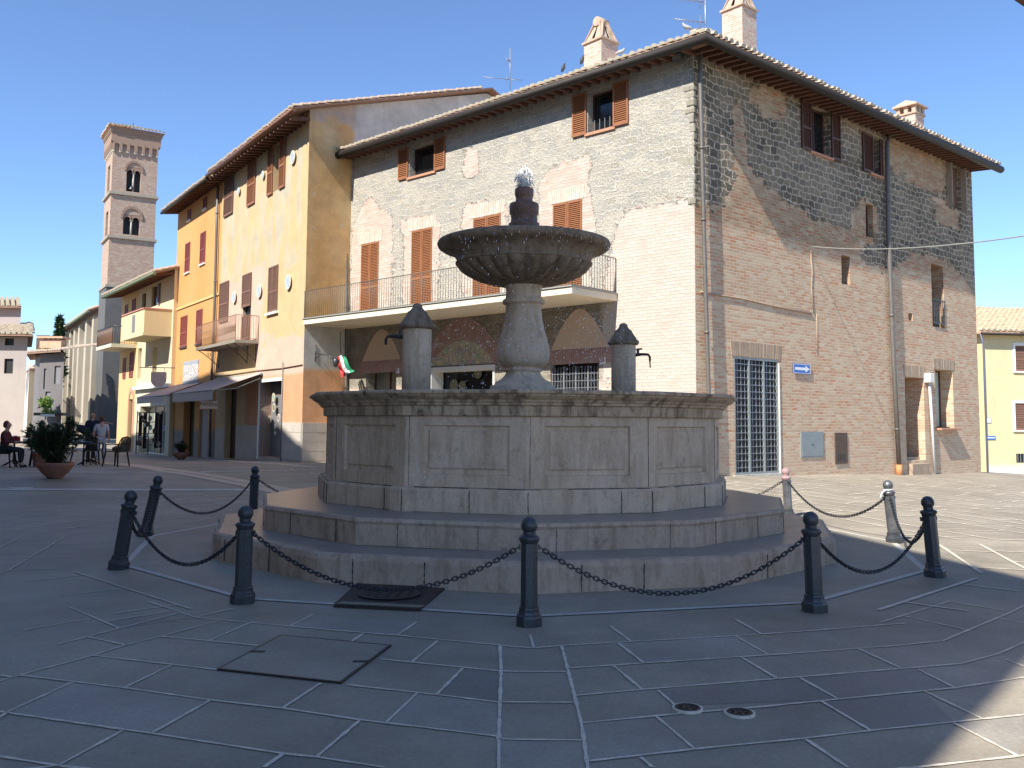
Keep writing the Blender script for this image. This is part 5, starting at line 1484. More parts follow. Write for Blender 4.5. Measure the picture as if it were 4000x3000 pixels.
mb = MB(); pts = [WY.uv(x, y, .03) for x, y in ((825, 1470), (880, 1466), (1000, 1448), (1100, 1438), (1180, 1424))]; mb.tube([WY.pt(u, v, .03) for u, v in pts], .022, 5); obj('wall_cable', mb, mat('brown_cable', (.3, .2, .15)), yh)
# lamp bracket and flag
t_ = empty('wall_lamp', WO.pt(.8, 4.6), 'old iron wall lamp on a long scrolled arm below the left end of the balcony', 'wall lamp')
u, v = WO.uv(1232, 1380); a = WO.pt(u, v, 0)
mb = MB(); mb.tube([a + Vector((0, 0, .3)), a - Vector((0, 0, .3))], .02, 5); b = a + WO.N * .1 + WY.N * 0; tip = atZ(1312, 1402, 31.8)
mb.tube([a, a + (tip - a) * .5 + Vector((0, 0, .05)), tip], .018, 6); mb.tube([a - Vector((0, 0, .2)), a + (tip - a) * .25, a + (tip - a) * .35], .012, 5); obj('arm', mb, M['iron'], t_)
mb = MB(); mb.lathe([(.05, .1), (.12, -.02), (.08, -.2), (.02, -.24)], tip - Vector((0, 0, .05)), 10); obj('lantern', mb, M['iron'], t_)
t_ = empty('italian_flag', WLf.pt(14, 4), 'small green white and red flag drooping in the corner under the balcony', 'flag')
p0 = atZ(1330, 1395, 32.3); p1 = atZ(1362, 1470, 32.3)
mb = MB(); mb.tube([p0 + Vector((-.02, 0, .9)), p0 + Vector((0, 0, .2)), p1 + Vector((.0, 0, -.05))], .012, 5); obj('pole', mb, M['iron'], t_)
for i, m_ in enumerate((mat('flag_green', (.02, .3, .14)), M['signw'], mat('flag_red', (.6, .03, .03)))):
    mb = MB(); n_ = 9; vs = []
    for a in range(n_ + 1):
        f = a / n_; c = p0 + (p1 - p0) * f * .95
        for s_ in (0, 1):
            q = (1 - i + (.5 - s_)) * .14 * (.5 + f * .6)
            vs.append(c + Vector((q, -.05 + .04 * math.sin(f * 9 + s_ + i), .06 * math.sin(f * 7 + i) + q * .5)))
    mb.add(vs, [(2 * a, 2 * a + 1, 2 * a + 3, 2 * a + 2) for a in range(n_)], 0, True); obj('stripe', mb, m_, t_)
# =============================================================== orange house
OA = YB.copy(); WG = Wall(OA, DY); OL = 7.8
oh = empty('orange_house', (OA.x - 2, OA.y + 6, 0), 'bright orange rendered house with small red shutters left of the faded yellow one', 'house')
hG = {}
for k, q in {'a1': (735, 746, 824, 864), 'a2': (796, 808, 775, 820), 'b1': (725, 742, 955, 1068), 'b2': (784, 803, 914, 1034), 'c1': (707, 731, 1240, 1358), 'c2': (768, 790, 1214, 1345)}.items(): hG[k] = WG.rect(*q)
gG = lambda u: gh(WG.p.x + WG.d.x * u, WG.p.y + WG.d.y * u)
for k, q in {'door': (716, 758, 1565, 1760), 'door2': (776, 812, 1600, 1760)}.items():
    r_ = list(WG.rect(*q)); r_[2] = gG(r_[0]); hG[k] = tuple(r_)
OR1 = (.63, .335, .13)
def colG(u, v):
    if v < gG(u) + 1.25: return (.28, .25, .23)
    return lerp(OR1, (.59, .305, .11), max(0, min(1, .5 + jn(u, v, .5, 1))))
obj('front_wall', WG.mesh(0, OL, -1, YE + .1, [tuple(hG[k]) + (.12 if k[0] != 'd' else .4,) for k in hG], .3, colG), M['plaster2'], oh)
q1, q2 = OA + DY * OL, OA + DY * OL + DO * 14
mb = MB()
for a, b in ((q1, q2), (q2, OA + DO * 14)):
    mb.add([(a.x, a.y, -1), (b.x, b.y, -1), (b.x, b.y, YE + .1), (a.x, a.y, YE + .1)], [(0, 1, 2, 3)])
obj('rear_wall', mb, mat('orange_side_render', (.78, .5, .22)), oh)
def GP3(u, w_, z): q = WG.p + WG.d * u + WO.d * w_; return Vector((q.x, q.y, z))
e1, e2 = GP3(0, -.8, YE - .14), GP3(OL + .4, -.8, YE - .14)
mb = MB(); mb.poly([e1, e2, GP3(OL + .4, 7, YE + 2.3), GP3(0, 7, YE + 2.3)], (0, 0, .07)); mb.poly([GP3(OL + .4, 7, YE + 2.3), GP3(0, 7, YE + 2.3), GP3(0, 14.5, YE), GP3(OL + .4, 14.5, YE)], (0, 0, .07))
gr = obj('roof', mb, M['soffit2'], oh)
mb = MB(); tiles(mb, e1 + Vector((0, 0, .1)), e2 + Vector((0, 0, .1)), WO.d, math.atan(.31), 2.4, sp=.27); obj('roof_tiles', mb, [M['tile'], M['tilecap']], gr)
mb = MB(); mb.tube([e1, e2], .08, 6); obj('gutter', mb, M['gutter'], gr)
mb = MB(); rafters(mb, WG, 0.1, OL, YE - .22, .72, .1, .45, .12, .05); obj('eave_rafters', mb, M['soffit'], gr)
for k in hG:
    if k[0] == 'd': continue
    p_ = pane(WG, hG[k], .1, oh, 'black'); h = hG[k]
    mb = MB(); shutter(mb, WG, h[0], h[1], h[2], h[3], .0, slat=.08); obj('shutter', mb, M['shutr'], p_)
    mb = MB(); WG.box(mb, h[0] - .06, h[1] + .06, h[2] - .07, h[2] - .0, -.05, .07); obj('window_sill', mb, M['white'] if k[0] != 'c' else M['iron'], p_)
d_ = pane(WG, hG['door'], .35, oh, 'green', 'shop_door', 'shutd', 1); d_ = pane(WG, hG['door2'], .1, oh, 'greym', 'roller_door')
mb = MB(); a, b = WG.uv(683, 1217), WG.uv(835, 1151); z = (a[1] + b[1]) / 2; WG.box(mb, 0, OL, z - .05, z + .05, 0, .05); obj('string_course', mb, mat('orange_trim', (.8, .5, .2)), oh)
# tile panel
mt, t, b = newmat('painted_tile_panel')
uvn = nd(t, 'TexCoord').outputs['Object']
v = nd(t, 'TexVoronoi', {'Vector': uvn, 'Scale': 6.5}, feature='DISTANCE_TO_EDGE'); n = nd(t, 'TexNoise', {'Vector': uvn, 'Scale': 5, 'Detail': 2})
c = mix(t, ramp(t, v.outputs['Distance'], [(.05, 1.0), (.14, 0.0)]), (.72, .68, .6), (.3, .3, .34))
c = mix(t, ramp(t, n.outputs['Fac'], [(.6, 0.0), (.64, .8)]), c, (.72, .42, .2))
t.links.new(c, b.inputs['Base Color']); b.inputs['Roughness'].default_value = .3
h = WG.rect(718, 776, 1428, 1490); t_ = empty('tile_panel', WG.pt(h[0], h[2]), 'framed painted tile panel with scroll pattern on the orange wall above the awnings', 'tile panel')
mb = MB(); WG.box(mb, h[0], h[1], h[2], h[3], .0, .04); obj('tiles', mb, mt, t_)
mb = MB(); WG.box(mb, h[0] - .02, h[1] + .02, h[3], h[3] + .16, 0, .045); WG.box(mb, h[0] - .02, h[1] + .02, h[2] - .12, h[2], 0, .045); obj('border', mb, mat('grey_blue_border', (.36, .38, .44)), t_)
# awnings
def awning(W, ua, ub, zt, zf, out, drop, label, scal=True):
    t_ = empty('awning', W.pt((ua + ub) / 2, zt, 0), label, 'awning')
    P = W.pt; mb = MB(); mb.poly([P(ua, zt, .06), P(ub, zt, .06), P(ub, zf, out), P(ua, zf, out)], (0, 0, .02)); obj('canopy', mb, M['awn'], t_)
    mb = MB(); n_ = int((ub - ua) / .09)
    for i in range(n_):
        a = ua + (ub - ua) * i / n_; b = ua + (ub - ua) * (i + 1) / n_; c = (a + b) / 2
        mb.add([P(a, zf, out + .005), P(b, zf, out + .005), P(b, zf - drop, out + .01), P(c, zf - drop - (.06 if scal else 0), out + .01), P(a, zf - drop, out + .01)], [(0, 1, 2, 3, 4)])
    obj('valance', mb, M['awnv'], t_)
    mb = MB(); mb.tube([P(ua, zf, out), P(ub, zf, out)], .03, 6); mb.tube([P(ua, zt, .06), P(ub, zt, .06)], .05, 6)
    for u in (ua + .05, ub - .05): mb.tube([P(u, zt - .15, .06), P(u, (zt + zf) / 2 - .25, out * .55), P(u, zf - .02, out)], .02, 5)
    obj('frame', mb, M['mtl'], t_)
M['awn'] = mat('mauve_grey_awning_cloth', (.50, .41, .36), .8, .08, 3); M['awnv'] = mat('pale_awning_valance', (.60, .52, .46), .8, .2, 6)
zt = WY.uv(973, 1467)[1]; ua = WY.uv(975, 1467)[0]; zf = WY.uv(832, 1521, 2.0)[1]
uf = WY.uv(832, 1524, 1.9)
awning(WY, uf[0], 10.1, zt, uf[1], 1.9, .34, 'grey awning with a scalloped pale valance over the panini bar')
t2 = WG.uv(778, 1500)
f2 = WG.uv(681, 1542, 1.7)
awning(WG, max(f2[0], 2.2), 7.6, WG.uv(750, 1500)[1], f2[1], 1.7, .3, 'smaller grey awning at the left over the ceramic shop end of the orange house', False)
# hanging PANINI sign
def text_obj(txt, sz, m_, parent, mtx, ext=.003, name='lettering', sx=1):
    cu = bpy.data.curves.new('txt', 'FONT'); cu.body = txt; cu.size = sz; cu.align_x = 'CENTER'; cu.align_y = 'CENTER'; cu.extrude = ext
    to = bpy.data.objects.new('tmp', cu); COL.objects.link(to); bpy.context.view_layer.update()
    me = bpy.data.meshes.new_from_object(to.evaluated_get(bpy.context.evaluated_depsgraph_get())); bpy.data.objects.remove(to)
    for v in me.vertices: v.co.x *= sx
    o = bpy.data.objects.new(name, me); COL.objects.link(o); me.materials.append(m_); o.parent = parent
    mtx.translation = mtx.translation - WL[parent.name]; o.matrix_local = mtx; return o
pc = atZ(815, 1581, 36.6); t_ = empty('panini_sign', pc, 'white hanging sign reading PANINI under the grey awning', 'sign')
ex = Vector((.97, .2, 0)).normalized(); ny = Vector((ex.y, -ex.x, 0)); Z = Vector((0, 0, 1))
mb = MB(); mb.box(pc, (.33, .02, .16), 0, (ex, ny, Z)); obj('board', mb, mat('aged_white_board', (.85, .74, .66), .6), t_, bev=.03)
mm = Matrix((ex, Z, ny)).transposed().to_4x4(); mm.translation = pc + ny * .024
text_obj('PANINI', .21, mat('brown_lettering', (.16, .06, .05)), t_, mm, .002, sx=1.0)
mb = MB(); mb.tube([pc + Z * .16, pc + Z * .42], .015, 5); mb.tube([pc + ex * .02 + Z * .2, pc + ex * .02 + Z * .4], .08, 8); obj('lamp_bracket', mb, M['iron'], t_)
# =============================================================== cream house at the end of the row
HA = Vector((-17.2, 46.5)); DH = Vector((-.585, .811)); WH_ = Wall(HA, DH)
chh = empty('cream_house', (HA.x - 4, HA.y + 6, 0), 'cream and pale yellow house with a solid walled balcony left of the orange house', 'house')
HE = 9.32
hH = {}
for k, q in {'b1': (555, 570, 1148, 1205), 'b2': (592, 626, 1122, 1200), 'r1': (518, 530, 1170, 1222), 'r2': (490, 500, 1192, 1235), 'm1': (538, 552, 1362, 1480), 'm2': (594, 612, 1360, 1480), 's1': (508, 521, 1376, 1475), 's2': (482, 492, 1400, 1480)}.items(): hH[k] = WH_.rect(*q)
gH = lambda u: gh(WH_.p.x + WH_.d.x * u, WH_.p.y + WH_.d.y * u)
for k, q in {'shop': (545, 645, 1588, 1750), 'arch': (503, 518, 1560, 1700)}.items():
    r_ = list(WH_.rect(*q)); r_[2] = gH(r_[0]); hH[k] = tuple(r_)
us_ = WH_.uv(531, 1500)[0]
def colH(u, v):
    if u > us_: return (.62, .43, .21)
    if v < 3.9: return (.62, .56, .42)
    return (.62, .52, .34)
obj('front_wall', WH_.mesh(0, 11, -1, HE + .1, [tuple(hH[k]) + (.4 if k in ('shop', 'm1', 'm2') else .15,) for k in hH], .4, colH), M['plaster2'], chh)
WHs = Wall(HA, DO)
obj('side_wall', WHs.mesh(0, 9, -1, HE + .1, [], .5, lambda u, v: (.80, .68, .45)), M['plaster2'], chh)
def HP(u, w_, z): q = HA + DH * u + DO * w_; return Vector((q.x, q.y, z))
e1, e2 = HP(-.15, -1.1, HE - .3), HP(11.4, -1.1, HE - .3)
mb = MB(); mb.poly([e1, e2, HP(11.4, 4.5, HE + 1.5), HP(-.15, 4.5, HE + 1.5)], (0, 0, .08)); mb.poly([HP(11.4, 4.5, HE + 1.5), HP(-.15, 4.5, HE + 1.5), HP(-.15, 9, HE), HP(11.4, 9, HE)], (0, 0, .08))
hr = obj('roof', mb, M['soffit2'], chh)
mb = MB(); tiles(mb, e1 + Vector((0, 0, .1)), e2 + Vector((0, 0, .1)), DO, math.atan(.32), 5.5, sp=.3, r=.1, cut=lambda f: 5.5 if f < .1 else 1.6); obj('roof_tiles', mb, [M['tile'], M['tilecap']], hr)
mb = MB(); mb.tube([e1, e2], .09, 6); obj('gutter', mb, mat('green_copper_gutter', (.16, .2, .12), .6), hr)
mb = MB(); rafters(mb, WH_, .1, 11, HE - .38, 1.0, .18, .5, .12, .06); obj('eave_rafters', mb, M['soffit'], hr)
for k in ('b1', 'b2', 'm1', 'm2'): pane(WH_, hH[k], .13 if k[0] == 'b' else .38, chh, 'glass' if k[0] == 'b' else 'white', 'window_pane')
for k in ('r1', 'r2', 's1', 's2'):
    p_ = pane(WH_, hH[k], .1, chh, 'black'); h = hH[k]; mb = MB(); shutter(mb, WH_, h[0], h[1], h[2], h[3], .0, slat=.1); obj('shutter', mb, M['shutr'], p_)
h = hH['b2']; mb = MB(); WH_.box(mb, h[0], h[0] + .25, h[2], h[3], -.1, .1); obj('shutter', mb, mat('violet_grey_shutter', (.2, .15, .2)), bpy.data.objects[p_.name])
# solid balcony
cu, zc = WH_.uv(565, 1205, 1.35); zb2 = WH_.uv(565, 1297, 1.35)[1]; cu2 = WH_.uv(479, 1243, 1.35)[0]
mb = MB(); WH_.box(mb, cu, cu2, zb2 - .14, zb2 + .02, 0, 1.38); WH_.box(mb, cu, cu2, zb2 + .02, zc, 1.25, 1.35); WH_.box(mb, cu, cu + .1, zb2 + .02, zc, 0, 1.25); WH_.box(mb, cu2 - .1, cu2, zb2 + .02, zc, 0, 1.25)
bl = obj('solid_balcony', mb, mat('cream_yellow_render', (.66, .54, .31), .8, .06, 2), chh)
mb = MB(); WH_.box(mb, cu - .03, cu2 + .03, zc, zc + .06, 1.2, 1.4); WH_.box(mb, cu - .03, cu + .13, zc, zc + .06, 0, 1.2); obj('coping', mb, mat('pink_red_coping', (.6, .25, .2)), bl)
um, zm = WH_.uv(521, 1265, 1.36); mb = MB(); WH_.box(mb, um - .3, um + .3, zb2 + .15, zc - .15, 1.352, 1.36); obj('lattice_inset', mb, M['greym'], bl)
cu, zc = WH_.uv(441, 1277, 1.3); zb3 = WH_.uv(441, 1340, 1.3)[1]
cu = min(cu, 10.2)
mb = MB(); WH_.box(mb, cu, 11, zb3 - .2, zb3, 0, 1.35); bl = obj('iron_balcony', mb, mat('cream_slab', (.66, .60, .45)), chh)
mb = MB(); railrun(mb, WH_, cu, 11, 1.3, 1.3, zb3, zb3 + 1.0, .13, .012); railrun(mb, WH_, cu, cu, 1.3, 0, zb3, zb3 + 1.0, .13, .012); obj('railing', mb, M['iron'], bl)
mb = MB(); WH_.box(mb, cu + .1, 11, zb3 + .1, zb3 + .95, 1.24, 1.26); obj('reed_screen', mb, mat('orange_reed_screen', (.6, .3, .15)), bl)
a, b = WH_.uv(520, 1519), WH_.uv(669, 1502); z = b[1]
mb = MB(); WH_.box(mb, -.15, us_, z - .12, z + .06, 0, .22); obj('string_course', mb, M['white'], chh)
s_ = pane(WH_, hH['shop'], .38, chh, 'glass2', 'shop_window', 'white', 2)
h = hH['arch']; pane(WH_, h, .12, chh, 'wood', 'arched_door')
mb = MB()
c_ = (h[0] + h[1]) / 2; w_ = (h[1] - h[0]) / 2
P = WH_.pt
for i in range(12):
    a0, a1 = math.pi * i / 12, math.pi * (i + .9) / 12
    mb.poly([P(c_ + math.cos(a) * w_ * k, h[3] - .2 + math.sin(a) * w_ * k * 1.3, .005) for a, k in ((a0, 1.05), (a1, 1.05), (a1, 1.55), (a0, 1.55))], WH_.N * .03)
for s_2 in (-1, 1): WH_.box(mb, c_ + s_2 * w_ * 1.3 - w_ * .25, c_ + s_2 * w_ * 1.3 + w_ * .25, h[2], h[3] - .2, .005, .035)
obj('brick_surround', mb, mat('salmon_brick', (.62, .3, .2)), chh)
# hanging shop sign
pc = atZ(620, 1480, 45.2); t_ = empty('hanging_shop_sign', pc, 'round bottomed grey hanging shop sign on an iron arm before the cream house', 'sign')
mb = MB(); pts = [(-.33, .34), (.33, .34), (.36, .3)] + [(.36 * math.cos(a), -.05 + .36 * math.sin(a)) for a in [-i * math.pi / 10 for i in range(11)]] + [(-.36, .3)]
mb.poly([pc + ex * x + Z * y for x, y in pts], ny * .04); obj('board', mb, mat('greyish_pink_board', (.55, .47, .42), .6, .15, 6), t_)
mb = MB(); mb.tube([pc + Z * .55 - ex * .9, pc + Z * .55 + ex * .75], .02, 5)
for s_ in (-.25, .25): mb.tube([pc + ex * s_ + Z * .34, pc + ex * s_ + Z * .55], .01, 4)
obj('iron_arm', mb, M['iron'], t_)
M['fabd'] = mat('dark_hanging_cloth', (.03, .025, .025), .9, .3, 6)
# ceramics stand in front of the shop
p0 = ghit(600, 1775); t_ = empty('ceramics_stand', p0, 'dark display stand of hanging ceramics beside the cream shop front', 'display stand')
rj = random.Random(8); mb = MB(); Zv = Vector((0, 0, 1))
for dx in (-.9, -.3, .35, .95): mb.tube([p0 + Vector((dx, .1 * dx, 0)), p0 + Vector((dx, .1 * dx, 2.35 - abs(dx) * .1))], .03, 5)
for z in (.5, 1.1, 1.7, 2.2): mb.tube([p0 + Vector((-.9, -.1, z)), p0 + Vector((.95, .1, z))], .02, 5)
obj('rack', mb, M['wood'], t_)
mb = MB()
for dx in (-.75, -.5, .1, .3, .55, .75):
    mb.box(p0 + Vector((dx, -.02, 1.25)), (.085, .03, .85 + .1 * math.sin(dx * 9)))
obj('hanging_cloths', mb, M['fabd'], t_)
for i in range(22):
    c = p0 + Vector((rj.uniform(-.85, .9), -.08, rj.uniform(.35, 2.2))); r = rj.uniform(.07, .16)
    mb = MB(); mb.tube([c, c + Vector((-.02, -.04, 0))], [r * .7, r], 12); obj('plate', mb, (M['pld'], M['plb'], M['plw'], M['wood'])[rj.choice((0, 0, 0, 1, 3, 3))], t_)
p0 = ghit(652, 1778); t_ = empty('notice_stand', p0, 'narrow post with a small pale notice board beside the ceramics stand', 'sign')
mb = MB(); mb.box(p0 + Zv * .65, (.14, .04, .65)); obj('post', mb, mat('cream_post', (.55, .47, .35)), t_)
mb = MB(); c = atZ(650, 1673, p0.y - .1); mb.box(c, (.2, .015, .15)); obj('notice', mb, mat('bluish_paper', (.55, .62, .75)), t_)
# =============================================================== campanile
TD = Vector((.85, .53)); TL_ = Vector((-.53, .85)); T0 = Vector((-.4347 * 84, 84)) - TD * .68; TW = 3.95
tw = empty('bell_tower', (T0.x + 1, T0.y + 2, 0), 'tall square brick bell tower with two storeys of paired arched openings and a tiled roof', 'bell tower')
WT, WT2 = Wall(T0, TD), Wall(T0, TL_)
Z1, Z2, Z3, Z4, Z5 = 13.97, 18.55, 22.65, 27.1, 28.75
hT = {'u': WT.rect(494, 550, 650, 746), 'l': WT.rect(481, 546, 835, 914)}
def colT(u, v):
    return (1, .12 + .2 * max(0, jn(u, v, .6)), .15) if v > Z1 else (0, 0, 0)
M['towerbase'] = mat('dark_grey_render', (.13, .125, .12), .95, .25, .6, .3, .02, col2=(.09, .088, .085))
hh_ = [tuple(hT[k]) + (.5,) for k in hT]
obj('brick_shaft', WT.mesh(0, TW, Z1, Z4 + .6, hh_, .4, colT), M['tower'], tw)
mb = WT2.mesh(0, TW, Z1, Z4 + .6, [(1.2, 2.6, Z3 + .3, Z3 + 2.9, .5), (1.2, 2.6, Z2 + .3, Z2 + 2.6, .5)], .4, colT); obj('brick_side', mb, M['tower'], tw)
mb = MB(); a, b, c, d = T0, T0 + TD * TW, T0 + TD * TW + TL_ * TW, T0 + TL_ * TW
for p, q in ((b, c), (c, d)): mb.add([(p.x, p.y, Z1), (q.x, q.y, Z1), (q.x, q.y, Z4 + .6), (p.x, p.y, Z4 + .6)], [(0, 1, 2, 3)])
obj('brick_back', mb, M['tower'], tw)
def tprism(mb, z0, z1, o0, o1=None, mi=0):
    o1 = o0 if o1 is None else o1
    def cs(o, z): return [Vector((p.x, p.y, z)) for p in (T0 - TD * o - TL_ * o, T0 + TD * (TW + o) - TL_ * o, T0 + TD * (TW + o) + TL_ * (TW + o), T0 - TD * o + TL_ * (TW + o))]
    p = cs(o0, z0) + cs(o1, z1); mb.box8(p, mi)
mb = MB(); tprism(mb, -1, Z1 - .1, .1, .1); obj('rendered_base', mb, M['towerbase'], tw)
m_ = mat('grey_stone_course', (.36, .31, .24))
for z in (Z1, Z2, Z3): mb = MB(); tprism(mb, z - .14, z + .1, .18); obj('string_course', mb, m_, tw)
mb = MB(); tprism(mb, Z4 + .35, Z5 - .5, .2); tprism(mb, Z5 - .5, Z5 - .35, .26); tprism(mb, Z5 - .35, Z5 - .15, .32); tprism(mb, Z5 - .15, Z5, .38)
obj('cornice', mb, M['tower'], tw)
mb = MB()
for W in (WT, WT2):
    for i in range(7):
        u = TW * (i + .0) / 6; W.box(mb, max(u - .12, 0), min(u + .12, TW), Z4 - .45, Z4 + .35, 0, .22)
        W.box(mb, max(u - .14, 0), min(u + .14, TW), Z4 - .6, Z4 - .45, 0, .16, 1)
    for i in range(6):
        c = TW * (i + .5) / 6
        for j in range(6):
            a0, a1 = math.pi * j / 6, math.pi * (j + 1) / 6; r = TW / 12 - .1
            mb.poly([W.pt(c + math.cos(a0) * r, Z4 - .05 + math.sin(a0) * r, .0), W.pt(c + math.cos(a1) * r, Z4 - .05 + math.sin(a1) * r, 0), W.pt(c + math.cos(a1) * r, Z4 + .36, 0), W.pt(c + math.cos(a0) * r, Z4 + .36, 0)], W.N * .2)
obj('corbel_arches', mb, [M['tower'], mat('pale_corbel_stone', (.6, .56, .48))], tw)
cz = Z5 + .8; ap = T0 + TD * TW / 2 + TL_ * TW / 2
def tc(o, z): return [Vector((p.x, p.y, z)) for p in (T0 - TD * o - TL_ * o, T0 + TD * (TW + o) - TL_ * o, T0 + TD * (TW + o) + TL_ * (TW + o), T0 - TD * o + TL_ * (TW + o))]
cs_ = tc(.5, Z5 + .02)
mb = MB(); mb.add(cs_ + [Vector((ap.x, ap.y, cz))], [(0, 1, 4), (1, 2, 4), (2, 3, 4), (3, 0, 4), (0, 1, 2, 3)])
tr = obj('roof', mb, M['tile2'], tw)
mb = MB()
for i, W in ((0, WT), (3, WT2)):
    A_1, B_1 = cs_[i], cs_[(i + 1) % 4]
    tiles(mb, A_1 + Vector((0, 0, .05)), B_1 + Vector((0, 0, .05)), (-W.n.x, -W.n.y), math.atan(.95 / 2.8), 2.8, sp=.32, r=.13, cut=lambda f: 5.6 * min(f, 1 - f))
obj('roof_tiles', mb, [M['tile2'], M['tilecap']], tr)
mb = MB(); mb.tube([Vector((ap.x, ap.y, cz)), Vector((ap.x, ap.y, cz + .5))], .04, 5); obj('finial', mb, M['iron'], tr)
for k in hT:
    h = hT[k]; c = (h[0] + h[1]) / 2
    mb = MB(); WT.box(mb, h[0] - .0, h[1], h[2], h[3], -.55, -.5); pn = obj('belfry_opening', mb, M['black'], tw)
    mb = MB(); mb.tube([WT.pt(c, h[2], -.2), WT.pt(c, h[3] - .5, -.2)], .09, 8); WT.box(mb, c - .14, c + .14, h[3] - .6, h[3] - .45, -.3, -.1)
    obj('colonnette', mb, mat('pale_colonnette', (.5, .46, .38)), pn)
    mb = MB(); w2 = (h[1] - h[0]) / 2
    # masonry above the two small arches, closing the rectangular hole into a pointed pair
    for s_ in (-1, 1):
        cc = c + s_ * w2 / 2; r = w2 / 2 - .07
        for j in range(8):
            a0, a1 = math.pi * j / 8, math.pi * (j + 1) / 8
            mb.poly([WT.pt(cc + math.cos(a) * r * k, h[3] - .55 + (math.sin(a) * r * 1.1 if k == 1 else 0) + (0 if k == 1 else .0), -.12) if k == 1 else WT.pt(cc + math.cos(a) * w2 / 2, h[3] + .02, -.12) for a, k in ((a0, 1), (a1, 1), (a1, 2), (a0, 2))], WT.N * .1)
    obj('arch_tracery', mb, M['tower'], pn)
    mb = MB()
    for j in range(12):
        a0, a1 = math.pi * j / 12, math.pi * (j + .9) / 12
        mb.poly([WT.pt(c + math.cos(a) * w2 * k, h[3] - .4 + math.sin(a) * w2 * k * 1.25, .0) for a, k in ((a0, 1.05), (a1, 1.05), (a1, 1.35), (a0, 1.35))], WT.N * .09)
    obj('arch_moulding', mb, M['tower'], pn)
mb = MB(); mb.lathe([(.35, 0), (.33, .1), (.2, .4), (.1, .5), (0, .52)], WT.pt(hT['u'][0] + .55, hT['u'][2] + .2, -.35), 14); obj('bell', mb, M['iron'], tw)
# =============================================================== church nave behind the tower
N0 = T0 + TL_ * (TW + .05); WN_ = Wall(N0, TL_)
nv = empty('church_nave', (N0.x + 4, N0.y + 20, 0), 'long grey church side wall with tall brick pilasters beside the bell tower', 'church')
NLn = 31; NE = 12.1
mt_ = stucco('rough_church_wall', grain=.22, bs=.8)
obj('side_wall', WN_.mesh(0, NLn, -1, NE, [], 1.2, lambda u, v: lerp((.36, .33, .27), (.29, .275, .23), max(0, min(1, .5 + jn(u, v, .3))))), mt_, nv)
mb = MB()
for x in (262, 282, 299, 317, 345, 372):
    u = WN_.uv(x, 1500)[0]; WN_.box(mb, u - .6, u + .6, -1, NE - .6, 0, .45)
obj('pilasters', mb, mat('pale_pilaster_brick', (.44, .38, .29), .9, .15, 1), nv)
mb = MB(); q = N0 + TL_ * NLn
P = WN_.pt
mb.poly([P(0, NE - .2, .9), P(NLn, NE - .2, .9), P(NLn, NE + 3.2, -7), P(0, NE + 3.2, -7)], (0, 0, .15)); nr = obj('roof', mb, M['soffit'], nv)
mb = MB(); tiles(mb, P(0, NE - .02, .9), P(NLn, NE - .02, .9), (-WN_.n.x, -WN_.n.y), .4, 1.5, sp=.5, r=.17); obj('roof_tiles', mb, [M['tile'], M['tilecap']], nr)
mb = MB(); mb.tube([P(0, NE - .15, .95), P(NLn, NE - .15, .95)], .14, 6); obj('gutter', mb, mat('green_grey_gutter', (.15, .19, .13)), nr)
mb = MB(); P2 = WN_.pt; mb.add([P2(NLn, -1, 0), P2(NLn, -1, -10), P2(NLn, NE + 3, -7), P2(NLn, NE, 0)], [(0, 1, 2, 3)]); obj('end_wall', mb, M['towerbase'], nv)
# =============================================================== far houses on the left
def simple_house(name, label, p0, p1, depth, ez, mat_w, windows, tile_m='tile', ov=.5, gable=False, base=-1, roof_h=1.2, colf=None, back=(-.5, .866)):
    a, b = Vector((p0[0], p0[1])), Vector((p1[0], p1[1])); d = (b - a).normalized(); W = Wall(a, d); L = (b - a).length
    t_ = empty(name, ((a.x + b.x) / 2, a.y + depth / 2, 0), label, 'house')
    holes = [tuple(h[:4]) + (.15,) for h in [W.rect(*q) for q in windows]] if windows else []
    obj('front_wall', W.mesh(0, L, base, ez, holes, .8, colf or (lambda u, v: mat_w)), M['plaster2'], t_)
    def P(u, v, o=0):
        if o >= 0: return W.pt(u, v, o)
        q = W.p + W.d * u + Vector(back) * -o; return Vector((q.x, q.y, v))
    mb = MB()
    for q in ([P(0, base), P(0, base, -depth), P(0, ez, -depth), P(0, ez)], [P(L, base), P(L, base, -depth), P(L, ez, -depth), P(L, ez)], [P(0, base, -depth), P(L, base, -depth), P(L, ez, -depth), P(0, ez, -depth)]): mb.quad(*q)
    obj('side_walls', mb, mat(name + '_render', mat_w, .9, .08, 1), t_)
    for h in holes: pane(W, h, .13, t_, 'greym' if (h[3] - h[2]) > 1 else 'black')
    mb = MB(); mb.poly([P(-ov, ez, ov), P(L + ov, ez, ov), P(L - 2, ez + roof_h, -depth / 2), P(2, ez + roof_h, -depth / 2)], (0, 0, .1)); mb.poly([P(L + ov, ez, ov), P(L + ov, ez, -depth - ov), P(L - 2, ez + roof_h, -depth / 2)], (0, 0, .1)); mb.poly([P(-ov, ez, ov), P(-ov, ez, -depth - ov), P(2, ez + roof_h, -depth / 2)], (0, 0, .1)); mb.poly([P(-ov, ez, -depth - ov), P(L + ov, ez, -depth - ov), P(L - 2, ez + roof_h, -depth / 2), P(2, ez + roof_h, -depth / 2)], (0, 0, .1))
    r_ = obj('roof', mb, M['soffit2'], t_)
    mb = MB(); tiles(mb, P(-ov, ez + .12, ov), P(L + ov, ez + .12, ov), (-W.n.x, -W.n.y), math.atan(roof_h / (depth / 2 + ov)), depth * .6, sp=.36, r=.13, cut=lambda f: (L + 2 * ov) * min(f, 1 - f) * (depth / 2) / 2.4 if L > 6 else 9)
    obj('roof_tiles', mb, [M[tile_m], M['tilecap']], r_)
    return t_, W, r_
def X_(px, Y): return atZ(px, 1500, Y).x
